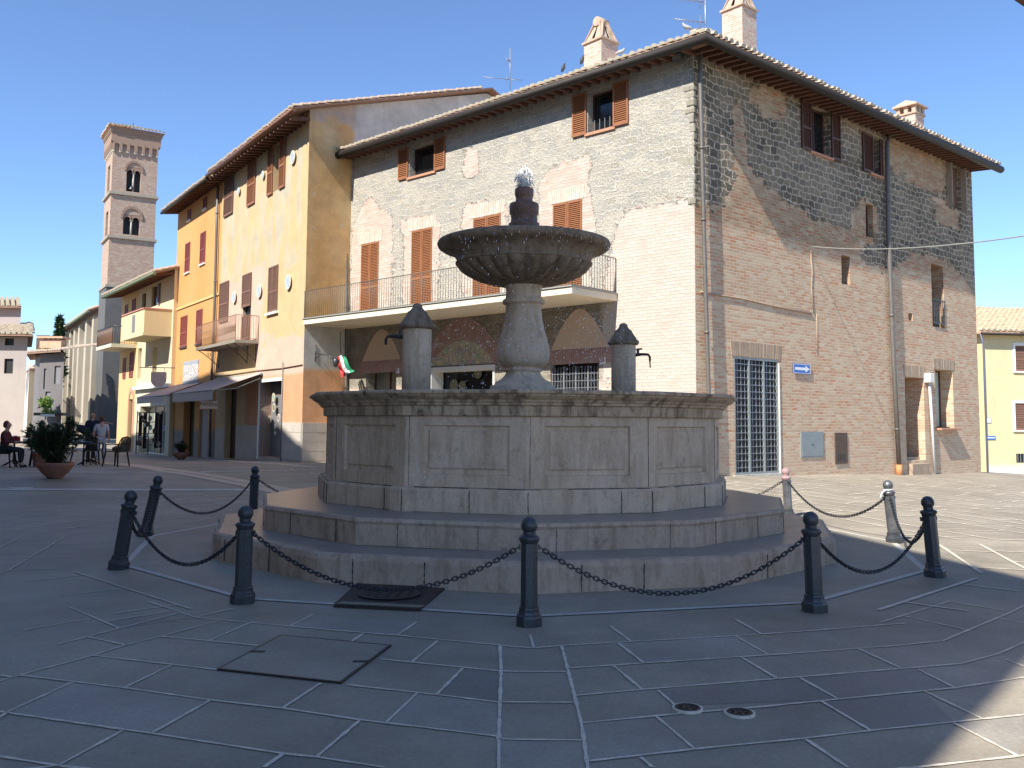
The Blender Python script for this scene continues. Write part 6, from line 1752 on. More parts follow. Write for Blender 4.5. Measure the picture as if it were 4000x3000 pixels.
lh, WL1, lr = simple_house('left_plaster_house', 'pinkish grey plastered house at the left edge with a dark attic window', (X_(-420, 60), 60), (X_(100, 60), 60), 9, 7.05, (.40, .345, .315), [(18, 54, 1321, 1349), (16, 51, 1401, 1459)], ov=.75, colf=lambda u, v: (.40, .345, .315) if v > 5 else (.44, .38, .33))  # upper part of the wall painted darker, standing in for its eave's shade
mb = MB(); y0 = 63.5; a = Vector((X_(-420, y0), y0, 6.5)); b = Vector((X_(68, y0), y0, 6.5)); mb.box8([a, a + Vector((-3.4, 6, 0)), b + Vector((-3.4, 6, 0)), b, a + Vector((0, 0, 3.0)), a + Vector((-3.4, 6, 3.0)), b + Vector((-3.4, 6, 3.0)), b + Vector((0, 0, 3.0))])
up_ = obj('upper_storey', mb, mat('upper_storey_render', (.40, .345, .32), .9, .06, 1), lh)
mb = MB(); a = Vector((X_(-420, y0), y0 - .5, 9.35)); b = Vector((X_(84, y0), y0 - .5, 9.35)); mb.poly([a, b, b + Vector((-2.6, 4, 1)), a + Vector((-2.3, 4, 1))], (0, 0, .1)); ur = obj('upper_roof', mb, M['soffit2'], lh)
mb = MB(); tiles(mb, a + Vector((0, 0, .1)), b + Vector((0, 0, .1)), (-.5, .866), .24, 4, sp=.36, r=.13); obj('roof_tiles', mb, [M['tile'], M['tilecap']], ur)
simple_house('dark_stone_house', 'dark grey stone house with a small balcony beside the church wall', (X_(152, 78), 78), (X_(246, 76), 76), 8, 7.2, (.16, .145, .14), [(170, 180, 1440, 1520), (212, 236, 1430, 1500), (176, 196, 1530, 1600)], ov=.8, roof_h=.9)
mb = MB(); mb.box(atZ(175, 1352, 79), (.5, .5, .9)); obj('chimney', mb, M['wood'], bpy.data.objects['dark_stone_house'])
mb = MB(); c = atZ(208, 1345, 78); mb.box(c, (.9, .5, .35)); mb.box(c + Vector((0, 0, .55)), (1.1, .7, .08))
for s_ in (-.6, -.2, .2, .6): mb.box(c + Vector((s_, -.4, .4)), (.08, .08, .12))
obj('chimney_hood', mb, M['tile2'], bpy.data.objects['dark_stone_house'])
p = atZ(205, 1618, 76.2); mb = MB(); mb.box(p, (1.2, .7, .12)); bl = obj('balcony', mb, M['wood'], bpy.data.objects['dark_stone_house'])
simple_house('white_end_house', 'small sunlit white house glimpsed between the left house and the dark stone one', (X_(112, 92), 92), (X_(160, 96), 96), 8, 6.6, (.66, .6, .52), [], ov=.5, roof_h=.8)
# balcony plant, cypress, distant trees
def leaves(mb, c, rad, n, size, rj, flat=1.0, shape=None):
    for i in range(n):
        while True:
            q = Vector((rj.uniform(-1, 1), rj.uniform(-1, 1), rj.uniform(-1, 1)))
            if q.length <= 1: break
        if shape: q = shape(q)
        p = Vector(c) + Vector((q.x * rad[0], q.y * rad[1], q.z * rad[2]))
        a = Vector((rj.uniform(-1, 1), rj.uniform(-1, 1), rj.uniform(-.6, 1))).normalized(); b = a.cross(Vector((rj.uniform(-1, 1), rj.uniform(-1, 1), rj.uniform(-1, 1)))).normalized()
        s = size * rj.uniform(.6, 1.3)
        mb.add([p - b * s * .3, p + a * s * .5 - b * s * .05, p + a * s, p + b * s * .3 + a * s * .3], [(0, 1, 2, 3)])
def leaf_mat(name, c1, c2):
    mt, t, b = newmat(name); g = nd(t, 'NewGeometry').outputs['Random Per Island']
    t.links.new(mix(t, g, c1, c2), b.inputs['Base Color']); b.inputs['Roughness'].default_value = .6; return mt
M['leafd'] = leaf_mat('dark_evergreen_leaves', (.012, .035, .012), (.035, .075, .02)); M['leaf'] = leaf_mat('green_shrub_leaves', (.02, .06, .015), (.07, .13, .03)); M['leafl'] = leaf_mat('bright_green_leaves', (.12, .22, .03), (.2, .3, .05))
rj = random.Random(21)
base = atZ(222, 1500, 100); top = atZ(227, 1240, 100)
t_ = empty('cypress_tree', (base.x, base.y, 0), 'tall dark cypress rising behind the tiled roof at the left', 'tree')
mb = MB(); mb.tube([(base.x, base.y, 0), (base.x, base.y, top.z - 2)], [.3, .1], 6); obj('trunk', mb, M['wood'], t_)
mb = MB(); H = top.z - 5
for i in range(2600):
    f = rj.random(); r = .62 * (1 - f ** 2.2) * (1 + .25 * math.sin(f * 30 + rj.random())) * (.4 + .6 * min(1, f * 5)); a = rj.uniform(0, 6.28); q = r * rj.random() ** .4
    leaves(mb, (base.x + q * math.cos(a), base.y + q * math.sin(a), 5 + H * f), (.1, .1, .1), 1, .55, rj)
obj('crown', mb, M['leafd'], t_)
for (px, py, Y, r, lab) in ((115, 1620, 140, 3.2, 'distant hazy tree seen in the gap beside the left house'), (90, 1560, 150, 4, 'taller distant tree behind the left house corner')):
    p = atZ(px, py, Y); t_ = empty('distant_tree', (p.x, p.y, 0), lab, 'tree')
    mb = MB(); mb.tube([(p.x, p.y, 0), (p.x, p.y, p.z)], [.3, .15], 6); obj('trunk', mb, M['wood'], t_)
    mb = MB(); leaves(mb, p, (r * .7, r * .7, r), 900, 1.0, rj); obj('crown', mb, M['leaf'], t_)
p = atZ(180, 1575, 75.5); t_ = empty('potted_balcony_tree', p - Vector((0, 0, 1.4)), 'small bright round topiary on the balcony of the dark house', 'plant')
mb = MB(); leaves(mb, p, (.5, .5, .5), 400, .3, rj); obj('crown', mb, M['leafl'], t_); mb = MB(); mb.tube([p - Vector((0, 0, 1.3)), p], .05, 5); obj('stem', mb, M['wood'], t_)
p = atZ(188, 1610, 75.4); t_ = empty('balcony_flowers', p, 'pale flowers in a box on the dark house balcony under the topiary', 'plant'); mb = MB(); leaves(mb, p, (.55, .3, .25), 160, .25, rj); obj('leaves', mb, M['leafl'], t_); mb = MB(); mb.box(p - Vector((0, 0, .25)), (.5, .2, .1)); obj('planter_box', mb, M['white'], t_)
# =============================================================== yellow house at the right edge
RA = Vector((X_(3842, 50), 50)); W9 = Wall(RA, Vector((.985, .17)))
rh = empty('right_yellow_house', (RA.x + 5, RA.y + 4, -.5), 'pale yellow rendered house with white framed windows at the right edge', 'house')
z9 = W9.uv(3850, 1303)[1]
h9 = [W9.rect(3966, 4075, 1350, 1450), W9.rect(3966, 4075, 1575, 1680), W9.rect(3970, 4070, 1772, 1808)]
obj('front_wall', W9.mesh(0, 12, -2.5, z9, [tuple(h) + (.12,) for h in h9], .5, lambda u, v: (.66, .56, .33) if v > W9.uv(3850, 1812)[1] else (.66, .65, .62)), M['plaster2'], rh)
mb = MB(); P = W9.pt
for q in ([P(0, -2), P(0, -2, -9), P(0, z9, -9), P(0, z9)], [P(12, -2), P(12, -2, -9), P(12, z9, -9), P(12, z9)], [P(0, -2, -9), P(12, -2, -9), P(12, z9, -9), P(0, z9, -9)]): mb.quad(*q)
obj('side_walls', mb, mat('yellow_render', (.85, .68, .33), .9, .06, 1), rh)
for i, h in enumerate(h9):
    p_ = pane(W9, h, .1, rh, 'shut' if i < 2 else 'black')
    if i < 2:
        closed(W9, h, p_, 'shutb', 2, -.06, slat=.08)
        mb = MB()
        for (a, b, c, d) in ((h[0] - .16, h[0], h[2], h[3] + .16), (h[1], h[1] + .16, h[2], h[3] + .16), (h[0], h[1], h[3], h[3] + .16)): W9.box(mb, a, b, c, d, 0, .03)
        W9.box(mb, h[0] - .2, h[1] + .2, h[2] - .08, h[2], 0, .1); obj('window_surround', mb, M['white'], p_)
    else:
        mb = MB()
        for j in range(9): u = h[0] + (h[1] - h[0]) * (j + .5) / 9; W9.box(mb, u - .015, u + .015, h[2], h[3], .0, .02)
        obj('window_grille', mb, M['grate'], p_)
def P9(u, v, o): return W9.pt(u, v, o)
mb = MB(); mb.poly([P9(-.4, z9 - .05, .45), P9(12.4, z9 - .05, .45), P9(8, z9 + 1.9, -4.5), P9(3.0, z9 + 1.9, -4.5)], (0, 0, .1)); mb.poly([P9(-.4, z9 - .05, .45), P9(-.4, z9 - .05, -9.4), P9(3.0, z9 + 1.9, -4.5)], (0, 0, .1)); mb.poly([P9(-.4, z9 - .05, -9.4), P9(12.4, z9 - .05, -9.4), P9(8, z9 + 1.9, -4.5), P9(3, z9 + 1.9, -4.5)], (0, 0, .1))
r9 = obj('roof', mb, M['tile2'], rh)
mb = MB(); tiles(mb, P9(-.4, z9 + .08, .45), P9(12.4, z9 + .08, .45), (-W9.n.x, -W9.n.y), math.atan(1.95 / 4.95), 5.2, sp=.32, r=.12, cut=lambda f: 12.8 * f * 5.3 / 3.4); obj('roof_tiles', mb, [M['tile2'], M['tilecap']], r9)
mb = MB(); mb.tube([P9(-.4, z9 - .05, .5), P9(12, z9 - .05, .5)], .08, 6); obj('gutter', mb, M['gutter'], r9)
u, v = W9.uv(3847, 1400, .1); mb = MB(); mb.tube([P9(-.4, z9 - .08, .45), P9(-.02, z9 - .6, .1), P9(-.02, -1, .1)], .045, 6); obj('downpipe', mb, mat('blue_grey_pipe', (.25, .27, .4)), rh)
t_ = empty('direction_sign', P9(.3, 1.6, 0), 'small blue street sign with a white arrow pointing left on the yellow wall', 'sign')
h = W9.rect(3851, 3887, 1703, 1717); mb = MB(); W9.box(mb, h[0], h[1], h[2], h[3], .02, .04); obj('panel', mb, M['blue'], t_)
mb = MB(); cz = (h[2] + h[3]) / 2; mb.poly([P9(h[0] + .03, cz, .043), P9(h[0] + .12, cz + .06, .043), P9(h[0] + .12, cz + .025, .043), P9(h[1] - .04, cz + .025, .043), P9(h[1] - .04, cz - .025, .043), P9(h[0] + .12, cz - .025, .043), P9(h[0] + .12, cz - .06, .043)], W9.N * .003); obj('arrow', mb, M['signw'], t_)
t_ = empty('wall_notice', P9(.3, 2.2, 0), 'small pale square plate above the blue sign on the yellow wall', 'sign')
h = W9.rect(3852, 3871, 1632, 1652); mb = MB(); W9.box(mb, h[0], h[1], h[2], h[3], .0, .03); obj('plate', mb, M['greym'], t_); mb = MB(); W9.box(mb, h[0] + .02, h[1] - .02, h[2] + .02, h[3] - .02, .03, .034); obj('face', mb, M['signw'], t_)
# brick wall end seen in the gap
a = Vector((X_(3780, 60), 60)); b = Vector((X_(3850, 60), 60)); W8 = Wall(a, (b - a)); z8 = W8.uv(3835, 1470)[1]
t_ = empty('garden_wall', (a.x, a.y, -.5), 'brick wall end glimpsed between the stone house and the yellow one', 'wall')
mb = W8.mesh(0, (b - a).length, -2, z8, [], .5, lambda u, v: (1, .2, .3)); obj('brickwork', mb, M['stoneR'], t_)
mb = MB(); W8.box(mb, -.1, (b - a).length + .1, z8, z8 + .15, -.4, .15); obj('coping', mb, M['tile2'], t_)
# =============================================================== palazzo left of and behind the camera: its shade covers the square
K = [(-5.28, -4.58), (-6.43, 2.57), (-17.7, 18.0), (-37.0, 43.3), (-50, 30), (-22, -18)]
H0 = 17.0
pz = empty('shade_palazzo', (-22, 8, 0), 'tall plastered palazzo on the near left side of the square, outside the picture', 'building')
mb = MB()
n_ = len(K)
KT = []     # roofline of the long side, shaped to cast the wanted shade: heights at fractions
ka, kb = Vector(K[2]), Vector(K[3]); ke = kb - ka
for (W_, u_, hh) in ((WY, .4, .95), (WY, 3.4, 1.95), (WY, 6.2, 2.75), (WY, 8.5, 3.6), (WG, .6, 3.9), (WG, 4.5, 3.6), (WH_, 1.5, 3.4), (WH_, 3.6, 3.0), (WH_, 4.2, 1.2), (WH_, 7, .9)):
    g_ = W_.p + W_.d * u_
    A_m = np.array([[-LH.x, -ke.x], [-LH.y, -ke.y]]); s_ = np.linalg.solve(A_m, [ka.x - g_.x, ka.y - g_.y])
    KT.append((float(s_[1]), hh + float(s_[0]) * math.tan(SUN_EL)))
KT.sort()
KT = [(0.0, H0)] + [k_ for k_ in KT if .02 < k_[0] < .98] + [(1.0, H0)]
for i in range(n_):
    a, b = K[i], K[(i + 1) % n_]
    if i == 2:
        for (f0, z0), (f1, z1) in zip(KT, KT[1:]):
            p, q = ka + ke * f0, ka + ke * f1
            mb.quad((p.x, p.y, -.5), (q.x, q.y, -.5), (q.x, q.y, z1), (p.x, p.y, z0))
        continue
    mb.quad((a[0], a[1], -.5), (b[0], b[1], -.5), (b[0], b[1], H0), (a[0], a[1], H0))
print('KT', KT)
obj('walls', mb, mat('dusty_ochre_render', (.34, .25, .16), .9, .12, .6), pz)
mb = MB(); mb.add([(x, y, H0) for x, y in K] + [(-22, 8, H0 + 1.5)], [(i, (i + 1) % n_, n_) for i in range(n_)]); obj('roof', mb, M['tile'], pz)
for i in range(3):
    a, b = Vector(K[i]), Vector(K[i + 1]); d = (b - a); L = d.length; W = Wall(a, d)
    if W.n.dot(Vector((0, 12)) - a) < 0: W.n = -W.n; W.N = -W.N
    for j in range(max(1, int(L / 3.4))):
        for z in (1.0, 5.2, 9.2, 13.0):
            u = (j + .5) * L / max(1, int(L / 3.4)); mb = MB(); W.box(mb, u - .5, u + .5, z, z + 1.9, .0, .06); s_ = obj('shuttered_window', mb, M['shutd'], pz)
# house on the near right whose eave just enters the picture
ea = atZ(3952, -6, 9.0); eb_ = ea + Vector((3.2, 2.6, 0)) ; ec_ = ea + Vector((2.2, -3.2, 0)); ed_ = eb_ + Vector((2.2, -3.2, 0))
zz = ea.z
t_ = empty('near_right_house', (ea.x + 3.5, ea.y - 1, 0), 'dark eave corner of a near house poking into the top right corner', 'house')
q = [ea + Vector((1.25, -.4, 0)), ea + Vector((4.2, 2.0, 0)), ea + Vector((6.5, -1.2, 0)), ea + Vector((3.4, -3.6, 0))]
mb = MB(); mb.box8([Vector((p.x, p.y, -1)) for p in q] + [Vector((p.x, p.y, zz + .05)) for p in q]); obj('walls', mb, mat('brown_near_render', (.3, .2, .13)), t_)
mb = MB(); mb.poly([ea, eb_, ed_, ec_], (0, 0, .12)); mb.add([p + Vector((0, 0, .12)) for p in (ea, eb_, ed_, ec_)] + [(ea + ed_) / 2 + Vector((0, 0, 1.1))], [(0, 1, 4), (1, 2, 4), (2, 3, 4), (3, 0, 4)]); obj('eave', mb, M['soffit'], t_)
# =============================================================== cafe corner: people, chairs, tables, planters
M['skin'] = mat('sunburnt_skin', (.48, .27, .19), .6, .06, 20, .1, .001)
M['navy'] = mat('navy_cloth', (.02, .025, .05), .85, .2, 15)
M['blouse'] = mat('pale_grey_blouse', (.52, .50, .50), .85, .06, 12)
M['trou'] = mat('light_grey_trousers', (.42, .41, .44), .85, .06, 12)
M['dark'] = mat('black_cloth', (.02, .02, .022), .85, .2, 15)
M['jean'] = mat('blue_jeans', (.10, .16, .28), .85, .15, 15)
M['hairR'] = mat('reddish_brown_hair', (.13, .035, .02), .6, .3, 30)
M['hairB'] = mat('light_brown_hair', (.22, .10, .045), .6, .3, 30)
M['maroon'] = mat('maroon_cloth', (.10, .02, .025), .85, .15, 12)
M['plast'] = mat('dark_green_plastic', (.008, .014, .011), .5, .1, 5, 0)
M['terra'] = mat('weathered_terracotta', (.36, .16, .095), .85, .3, 3, .4, .006, col2=(.26, .12, .08))
M['soil'] = mat('potting_soil', (.04, .03, .02), .95)
def skin_obj(name, V, E_, R, m_, parent, root=0, lv=2):
    me = bpy.data.meshes.new(name); me.from_pydata([tuple(v) for v in V], E_, [])
    o = bpy.data.objects.new(name, me); COL.objects.link(o)
    sm = o.modifiers.new('skin', 'SKIN'); sm.use_smooth_shade = True
    for i, r in enumerate(R):
        me.skin_vertices[0].data[i].radius = (r, r) if not isinstance(r, tuple) else r
        me.skin_vertices[0].data[i].use_root = i == root
    ss = o.modifiers.new('sub', 'SUBSURF'); ss.levels = lv; ss.render_levels = lv
    bpy.context.view_layer.update()
    m2 = bpy.data.meshes.new_from_object(o.evaluated_get(bpy.context.evaluated_depsgraph_get()))
    bpy.data.objects.remove(o); bpy.data.meshes.remove(me)
    m2.materials.clear(); m2.materials.append(m_)
    for p in m2.polygons: p.use_smooth = True; p.material_index = 0
    o = bpy.data.objects.new(name, m2); COL.objects.link(o); o.parent = parent; WL[o.name] = WL[parent.name]
    return o
def person(pos, yaw, J, label, mats, hair, sc=1.0, sleeves=True, group=None):
    """J: joints in a body frame (x right, y forward, z up)"""
    t_ = empty('person', pos, label, 'person', group); t_.rotation_euler = (0, 0, yaw); t_.scale = (sc,) * 3
    top, bot, shoe = mats
    g = lambda k: Vector(J[k])
    V = []; E_ = []; R = []
    def a(p, r, prev=None):
        V.append(Vector(p)); R.append(r)
        if prev is not None: E_.append((prev, len(V) - 1))
        return len(V) - 1
    def limb(pts, rs, prev):
        for p, r in zip(pts, rs): prev = a(p, r, prev)
        return prev
    def mid(p, q, f=.5): return Vector(p) * (1 - f) + Vector(q) * f
    pel = a(g('pelvis'), (.13, .10)); w_ = a(mid(g('pelvis'), g('chest'), .45), (.12, .085), pel); c = a(g('chest'), (.15, .10), w_)
    n = a(g('neck'), .055, c)
    h = limb([g('head') - Vector((0, 0, .09)), g('head'), g('head') + Vector((0, 0, .08))], [.06, .085, .06], n)
    for s in 'lr':
        sh_ = a(g('sh' + s), .055, c)
        e = limb([mid(g('sh' + s), g('el' + s)), g('el' + s), mid(g('el' + s), g('ha' + s)), g('ha' + s)], [.044, .038, .034, .025], sh_)
        d = (g('ha' + s) - g('el' + s)).normalized(); sd_ = d.cross(Vector((0, 0, 1))); sd_ = sd_.normalized() if sd_.length > .1 else Vector((1, 0, 0))
        pm = a(g('ha' + s) + d * .06, (.022, .03), e)
        for k, L in ((-1.2, .075), (-.4, .09), (.4, .085), (1.2, .07)): 
            f1 = a(g('ha' + s) + d * .10 + sd_ * k * .014, .010, pm); a(g('ha' + s) + d * (.06 + L) + sd_ * k * .016 - Vector((0, 0, .015)), .008, f1)
        a(g('ha' + s) + d * .05 + sd_ * .05, .010, e)
        hp = a(g('hip' + s), .085, pel)
        kn = limb([mid(g('hip' + s), g('kn' + s)), g('kn' + s), mid(g('kn' + s), g('an' + s), .35), g('an' + s)], [.075, .055, .052, .036], hp)
        limb([g('an' + s) + Vector((0, .06, -.045)), g('an' + s) + Vector((0, .15, -.055))], [.038, .028], kn)
    body = skin_obj('body', V, E_, R, M['skin'], t_)
    # face
    hd = g('head')
    mb = MB(); mb.lathe([(0, -.012), (.012, 0), (0, .012)], hd + Vector((.03, .078, .01)), 8); mb.lathe([(0, -.012), (.012, 0), (0, .012)], hd + Vector((-.03, .078, .01)), 8)
    o = obj('eyes', mb, M['dark'], None, org=(0, 0, 0)); o.parent = t_; o.location = (0, 0, 0)
    mb = MB(); mb.lathe([(.004, .02), (.014, -.02), (0, -.026)], hd + Vector((0, .09, -.015)), 8)
    for s in (-1, 1): mb.lathe([(0, -.025), (.012, 0), (0, .03)], hd + Vector((s * .088, 0, -.01)), 8)
    mb.box(hd + Vector((0, .083, -.055)), (.022, .006, .005))
    o = obj('face_features', mb, M['skin'], None, org=(0, 0, 0)); o.parent = t_; o.location = (0, 0, 0)
    # clothes
    V, E_, R = [], [], []
    pel = a(g('pelvis') + Vector((0, 0, .02)), (.155, .125)); w_ = a(mid(g('pelvis'), g('chest'), .45), (.15, .115), pel); c = a(g('chest'), (.175, .125), w_); a(g('neck') - Vector((0, 0, .03)), .065, c)
    for s in 'lr':
        sh_ = a(g('sh' + s), .072, c)
        limb([mid(g('sh' + s), g('el' + s), .5), mid(g('sh' + s), g('el' + s), .75 if not sleeves else 1)], [.062, .058], sh_) if not sleeves else limb([mid(g('sh' + s), g('el' + s)), g('el' + s), mid(g('el' + s), g('ha' + s), .85)], [.06, .052, .042], sh_)
    skin_obj('shirt', V, E_, R, top, t_)
    V, E_, R = [], [], []
    pel = a(g('pelvis') - Vector((0, 0, .0)), (.15, .12))
    for s in 'lr':
        hp = a(g('hip' + s), .10, pel); limb([mid(g('hip' + s), g('kn' + s)), g('kn' + s), mid(g('kn' + s), g('an' + s), .5), g('an' + s) + Vector((0, 0, .03))], [.09, .07, .066, .058], hp)
    skin_obj('trousers', V, E_, R, bot, t_)
    for s in 'lr':
        V, E_, R = [], [], []; limb([g('an' + s) + Vector((0, -.03, -.04)), g('an' + s) + Vector((0, .08, -.055)), g('an' + s) + Vector((0, .17, -.06))], [.048, .046, .035], None); skin_obj('shoe', V, E_, R, shoe, t_, lv=1)
    if hair:
        V, E_, R = [], [], []
        if hair[1]: limb([hd + Vector((0, .02, .085)), hd + Vector((0, -.04, .05)), hd + Vector((0, -.06, -.03)), hd + Vector((0, -.055, -.10))], [.075, .10, .09, .055], None)
        else: limb([hd + Vector((0, -.06, .02)), hd + Vector((0, -.07, -.05))], [.055, .045], None)
        skin_obj('hair', V, E_, R, hair[0], t_)
    return t_
def stand(**k):
    J = dict(pelvis=(0, 0, .93), chest=(0, 0, 1.28), neck=(0, .01, 1.47), head=(0, .03, 1.62), shl=(-.18, 0, 1.38), shr=(.18, 0, 1.38), ell=(-.24, -.02, 1.1), elr=(.24, -.02, 1.1), hal=(-.25, .06, .86), har=(.25, .06, .86),
             hipl=(-.09, 0, .88), hipr=(.09, 0, .88), knl=(-.1, .02, .49), knr=(.1, .02, .49), anl=(-.1, -.02, .09), anr=(.1, -.02, .09))
    J.update(k); return J
def sit(**k):
    J = dict(pelvis=(0, 0, .52), chest=(0, .02, .86), neck=(0, .05, 1.05), head=(0, .08, 1.2), shl=(-.18, .03, .96), shr=(.18, .03, .96), ell=(-.25, .12, .72), elr=(.25, .12, .72), hal=(-.12, .36, .72), har=(.12, .36, .72),
             hipl=(-.09, .03, .5), hipr=(.09, .03, .5), knl=(-.12, .45, .5), knr=(.12, .45, .5), anl=(-.12, .42, .09), anr=(.12, .5, .09))
    J.update(k); return J
pm = ghit(352, 1806); pw = ghit(392, 1808)
person(pm, math.radians(-15), stand(elr=(.40, .10, 1.36), har=(.62, .12, 1.34), shr=(.19, .02, 1.40)), 'bald man in a navy shirt standing with his arm round the woman beside him', (M['navy'], M['dark'], M['dark']), None, 1.03, sleeves=False)
person(pw, math.radians(20), stand(ell=(-.27, 0, 1.12)), 'woman with short red brown hair, pale blouse and light trousers, held by the man', (M['blouse'], M['trou'], M['blouse']), (M['hairR'], True), .93, sleeves=False)
p = atZ(327, 1677, pm.y - .25)
t_ = empty('shoulder_bag', p, 'dark blue shoulder bag hanging on the back of the standing man', 'bag')
mb = MB(); mb.lathe([(.02, -.17), (.17, -.15), (.2, -.02), (.16, .1), (.06, .14)], (0, 0, 0), 16)
mb.v = [tuple(p + Vector((v[0] * 1.25, v[1] * .6, v[2] + v[0] * -.4))) for v in mb.v]; obj('pouch', mb, M['navy'], t_)
mb = MB(); mb.tube([p + Vector((.12, 0, .08)), p + Vector((.25, -.05, .35)), p + Vector((.3, .1, .5))], .015, 5); obj('strap', mb, M['navy'], t_)
def plastic_chair(label):
    t_ = empty('plastic_chair', (0, 0, 0), label, 'chair', 'dark plastic cafe chairs')
    mb = MB(); mb.poly([(-.22, -.2, .42), (.22, -.2, .42), (.24, .24, .44), (-.24, .24, .44)], (0, 0, .025)); obj('seat', mb, M['plast'], t_, bev=.01)
    for (x, y) in ((-.21, -.19), (.21, -.19), (-.22, .22), (.22, .22)):
        mb = MB(); mb.tube([(x * 1.25, y * 1.28, 0), (x, y, .43)], [.022, .03], 6); obj('leg', mb, M['plast'], t_)
    mb = MB()
    mb.tube([(-.23, -.2, .44), (-.25, -.27, .72), (-.19, -.30, .85), (0, -.315, .88), (.19, -.30, .85), (.25, -.27, .72), (.23, -.2, .44)], .018, 6)
    for i in range(6): x = -.16 + .064 * i; mb.box8([(x - .024, -.21, .45), (x + .024, -.21, .45), (x + .024, -.2, .45), (x - .024, -.2, .45), (x * 1.08 - .025, -.315, .86), (x * 1.08 + .025, -.315, .86), (x * 1.08 + .025, -.305, .86), (x * 1.08 - .025, -.305, .86)])
    obj('backrest', mb, M['plast'], t_)
    for s in (-1, 1):
        mb = MB(); mb.tube([(s * .245, -.25, .66), (s * .27, -.05, .67), (s * .27, .18, .65), (s * .23, .22, .44)], .02, 6); obj('armrest', mb, M['plast'], t_)
    return t_
ch = [(455, 1822, 75, 'dark plastic chair standing alone with its back to the right, nearest the street'), (326, 1818, 160, 'dark plastic chair pushed in left of the round table by the couple'), (362, 1812, 10, 'dark plastic chair behind the round table in front of the couple'),
      (150, 1820, -60, 'dark plastic chair under the seated brown haired person'), (12, 1826, 80, 'dark plastic chair under the seated person at the left edge')]
first = None; CHP = []
for px, py, rz, lab in ch:
    q = ghit(px, py); 
    if first is None: o = first = plastic_chair(lab)
    else: o = dup(first); o['label'] = lab
    o.location = q; o.rotation_euler = (0, 0, math.radians(rz)); CHP.append((q, math.radians(rz)))
def cafe_table(px, py, label, mt_, r=.42):
    p = ghit(px, py); t_ = empty('cafe_table', p, label, 'table')
    mb = MB(); mb.lathe([(0, .70), (r - .02, .70), (r, .712), (r, .728), (r - .01, .735), (0, .735)], p, 28); obj('table_top', mb, mt_, t_)
    mb = MB(); mb.tube([p + Vector((0, 0, .08)), p + Vector((0, 0, .70))], .03, 8); obj('column', mb, M['plast'], t_)
    for k in range(5):
        a = k * 6.283 / 5 + .3; d = Vector((math.cos(a), math.sin(a), 0)); mb = MB(); mb.tube([p + Vector((0, 0, .2)), p + d * .15 + Vector((0, 0, .13)), p + d * .36 + Vector((0, 0, .015))], [.022, .02, .016], 6); obj('leg', mb, M['plast'], t_)
    return p
tp = cafe_table(346, 1816, 'round cafe table with a blue grey top in front of the standing couple', mat('blue_grey_top', (.08, .13, .17), .3))
tp2 = cafe_table(52, 1822, 'round red topped cafe table at the left edge', mat('dark_red_top', (.16, .03, .035), .35))
t_ = empty('napkin_box', tp2 + Vector((.02, 0, .735)), 'red napkin box standing on the red table', 'napkin box')
c = tp2 + Vector((.02, 0, .735)); mb = MB(); mb.box(c + Vector((0, 0, .09)), (.12, .08, .09)); obj('box', mb, mat('bright_red_plastic', (.4, .03, .03), .4), t_, bev=.02)
mb = MB(); mb.box(c + Vector((0, 0, .19)), (.05, .03, .012)); obj('napkins', mb, M['white'], t_)
t_ = empty('handbag', CHP[0][0] + Vector((0, 0, .47)), 'brown handbag lying on the seat of the lone plastic chair', 'bag')
mb = MB(); c = CHP[0][0]; mb.lathe([(.1, .468), (.15, .49), (.14, .56), (.06, .6)], c, 14); obj('bag_body', mb, mat('brown_leather', (.16, .07, .045)), t_)
mb = MB(); mb.tube([c + Vector((-.06, 0, .58)), c + Vector((-.03, 0, .66)), c + Vector((.03, 0, .66)), c + Vector((.06, 0, .58))], .008, 5); obj('handle', mb, M['wood'], t_)
q, r_ = CHP[3]; person(q, r_, sit(), 'seated person with light brown hair, black top and jeans behind the big planter', (M['dark'], M['jean'], M['dark']), (M['hairB'], True), 1.05)
q, r_ = CHP[4]; person(q, math.radians(-80), sit(), 'seated person in maroon clothes cut by the left edge of the picture', (M['maroon'], M['dark'], M['dark']), (M['hairR'], True), 1.05)
CHP[4]; bpy.data.objects['plastic_chair.004'].rotation_euler = (0, 0, math.radians(-80))
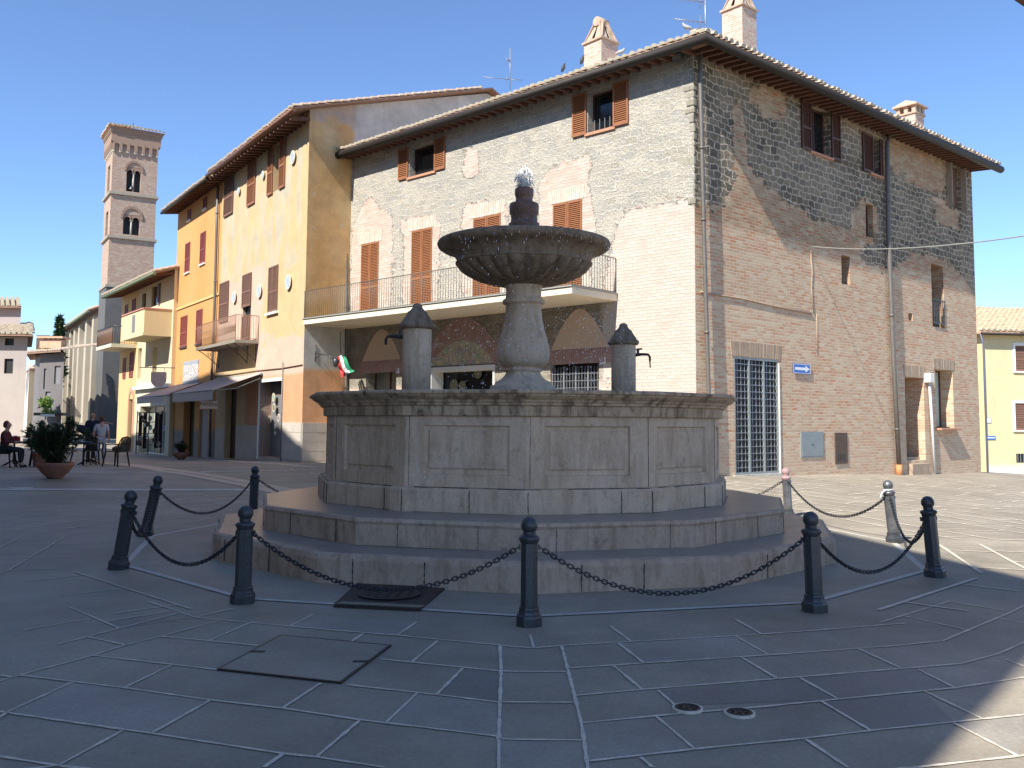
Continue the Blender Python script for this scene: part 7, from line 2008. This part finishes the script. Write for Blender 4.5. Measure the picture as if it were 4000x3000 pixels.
def planter(px, py, r, h, label, bush, n=700, ls=.16, kind=0):
    p = ghit(px, py); t_ = empty('planter', p, label, 'planter')
    mb = MB()
    if kind == 0: prof = [(r * .42, 0), (r * .45, .03), (r * .75, h * .4), (r * .97, h * .75), (r, h * .85), (r * 1.02, h * .93), (r * .99, h), (r * .9, h), (r * .85, h * .8), (0, h * .78)]
    else: prof = [(r * .8, 0), (r * .85, h * .1), (r * .97, h * .85), (r * 1.05, h * .87), (r * 1.05, h), (r * .92, h), (r * .9, h * .85), (0, h * .84)]
    mb.lathe(prof, p, 32)
    if kind == 0: mb.lathe([(r * 1.0, h * .78), (r * 1.035, h * .8), (r * 1.0, h * .82)], p, 32)
    b_ = obj('bowl', mb, M['terra'], t_)
    mb = MB(); mb.lathe([(r * .88, h * .86), (0, h * .9)], p, 20); obj('soil', mb, M['soil'], t_)
    t2 = empty('shrub', p + Vector((0, 0, h * .9)), 'bushy dark shrub growing in the ' + label, 'plant')
    mb = MB()
    rj = random.Random(int(px)); bw, bh = bush
    tips = []
    for i in range(34 if kind == 0 else 20):
        a = rj.uniform(0, 6.28); q = bw * rj.random() ** .5; z = bh * rj.uniform(.55, 1) * (1 - .35 * q / bw)
        e = p + Vector((q * math.cos(a), q * math.sin(a), h * .85 + z)); b0 = p + Vector((q * .2 * math.cos(a), q * .2 * math.sin(a), h * .85))
        mb.tube([b0, b0 + (e - b0) * .5 + Vector((0, 0, .05)), e], [.012, .009, .004], 4); tips.append((b0, e))
    obj('stem', mb, M['wood'], t2)
    mb = MB()
    for i in range(n):
        b0, e = rj.choice(tips); f = rj.random() ** .6; c = b0 + (e - b0) * f + Vector((0, 0, .05 * math.sin(f * 3)))
        a = rj.uniform(0, 6.28); el = rj.uniform(-.2, 1.1); d = Vector((math.cos(a) * math.cos(el), math.sin(a) * math.cos(el), math.sin(el))); s = d.cross(Vector((0, 0, 1))).normalized(); L = ls * rj.uniform(.6, 1.2)
        mb.add([c, c + d * L * .5 + s * L * .13, c + d * L - Vector((0, 0, L * .15)), c + d * L * .5 - s * L * .13], [(0, 1, 2, 3)])
    obj('foliage', mb, M['leafd'], t2)
planter(214, 1868, .42, .38, 'large terracotta bowl planter at the left front', (.72, 1.35), 3000, .17)
planter(160, 1822, .26, .42, 'plain terracotta pot just behind the large bowl', (.55, 1.15), 1400, .17, 1)
planter(707, 1796, .33, .30, 'small terracotta bowl before the dark green door', (.3, .62), 800, .13)
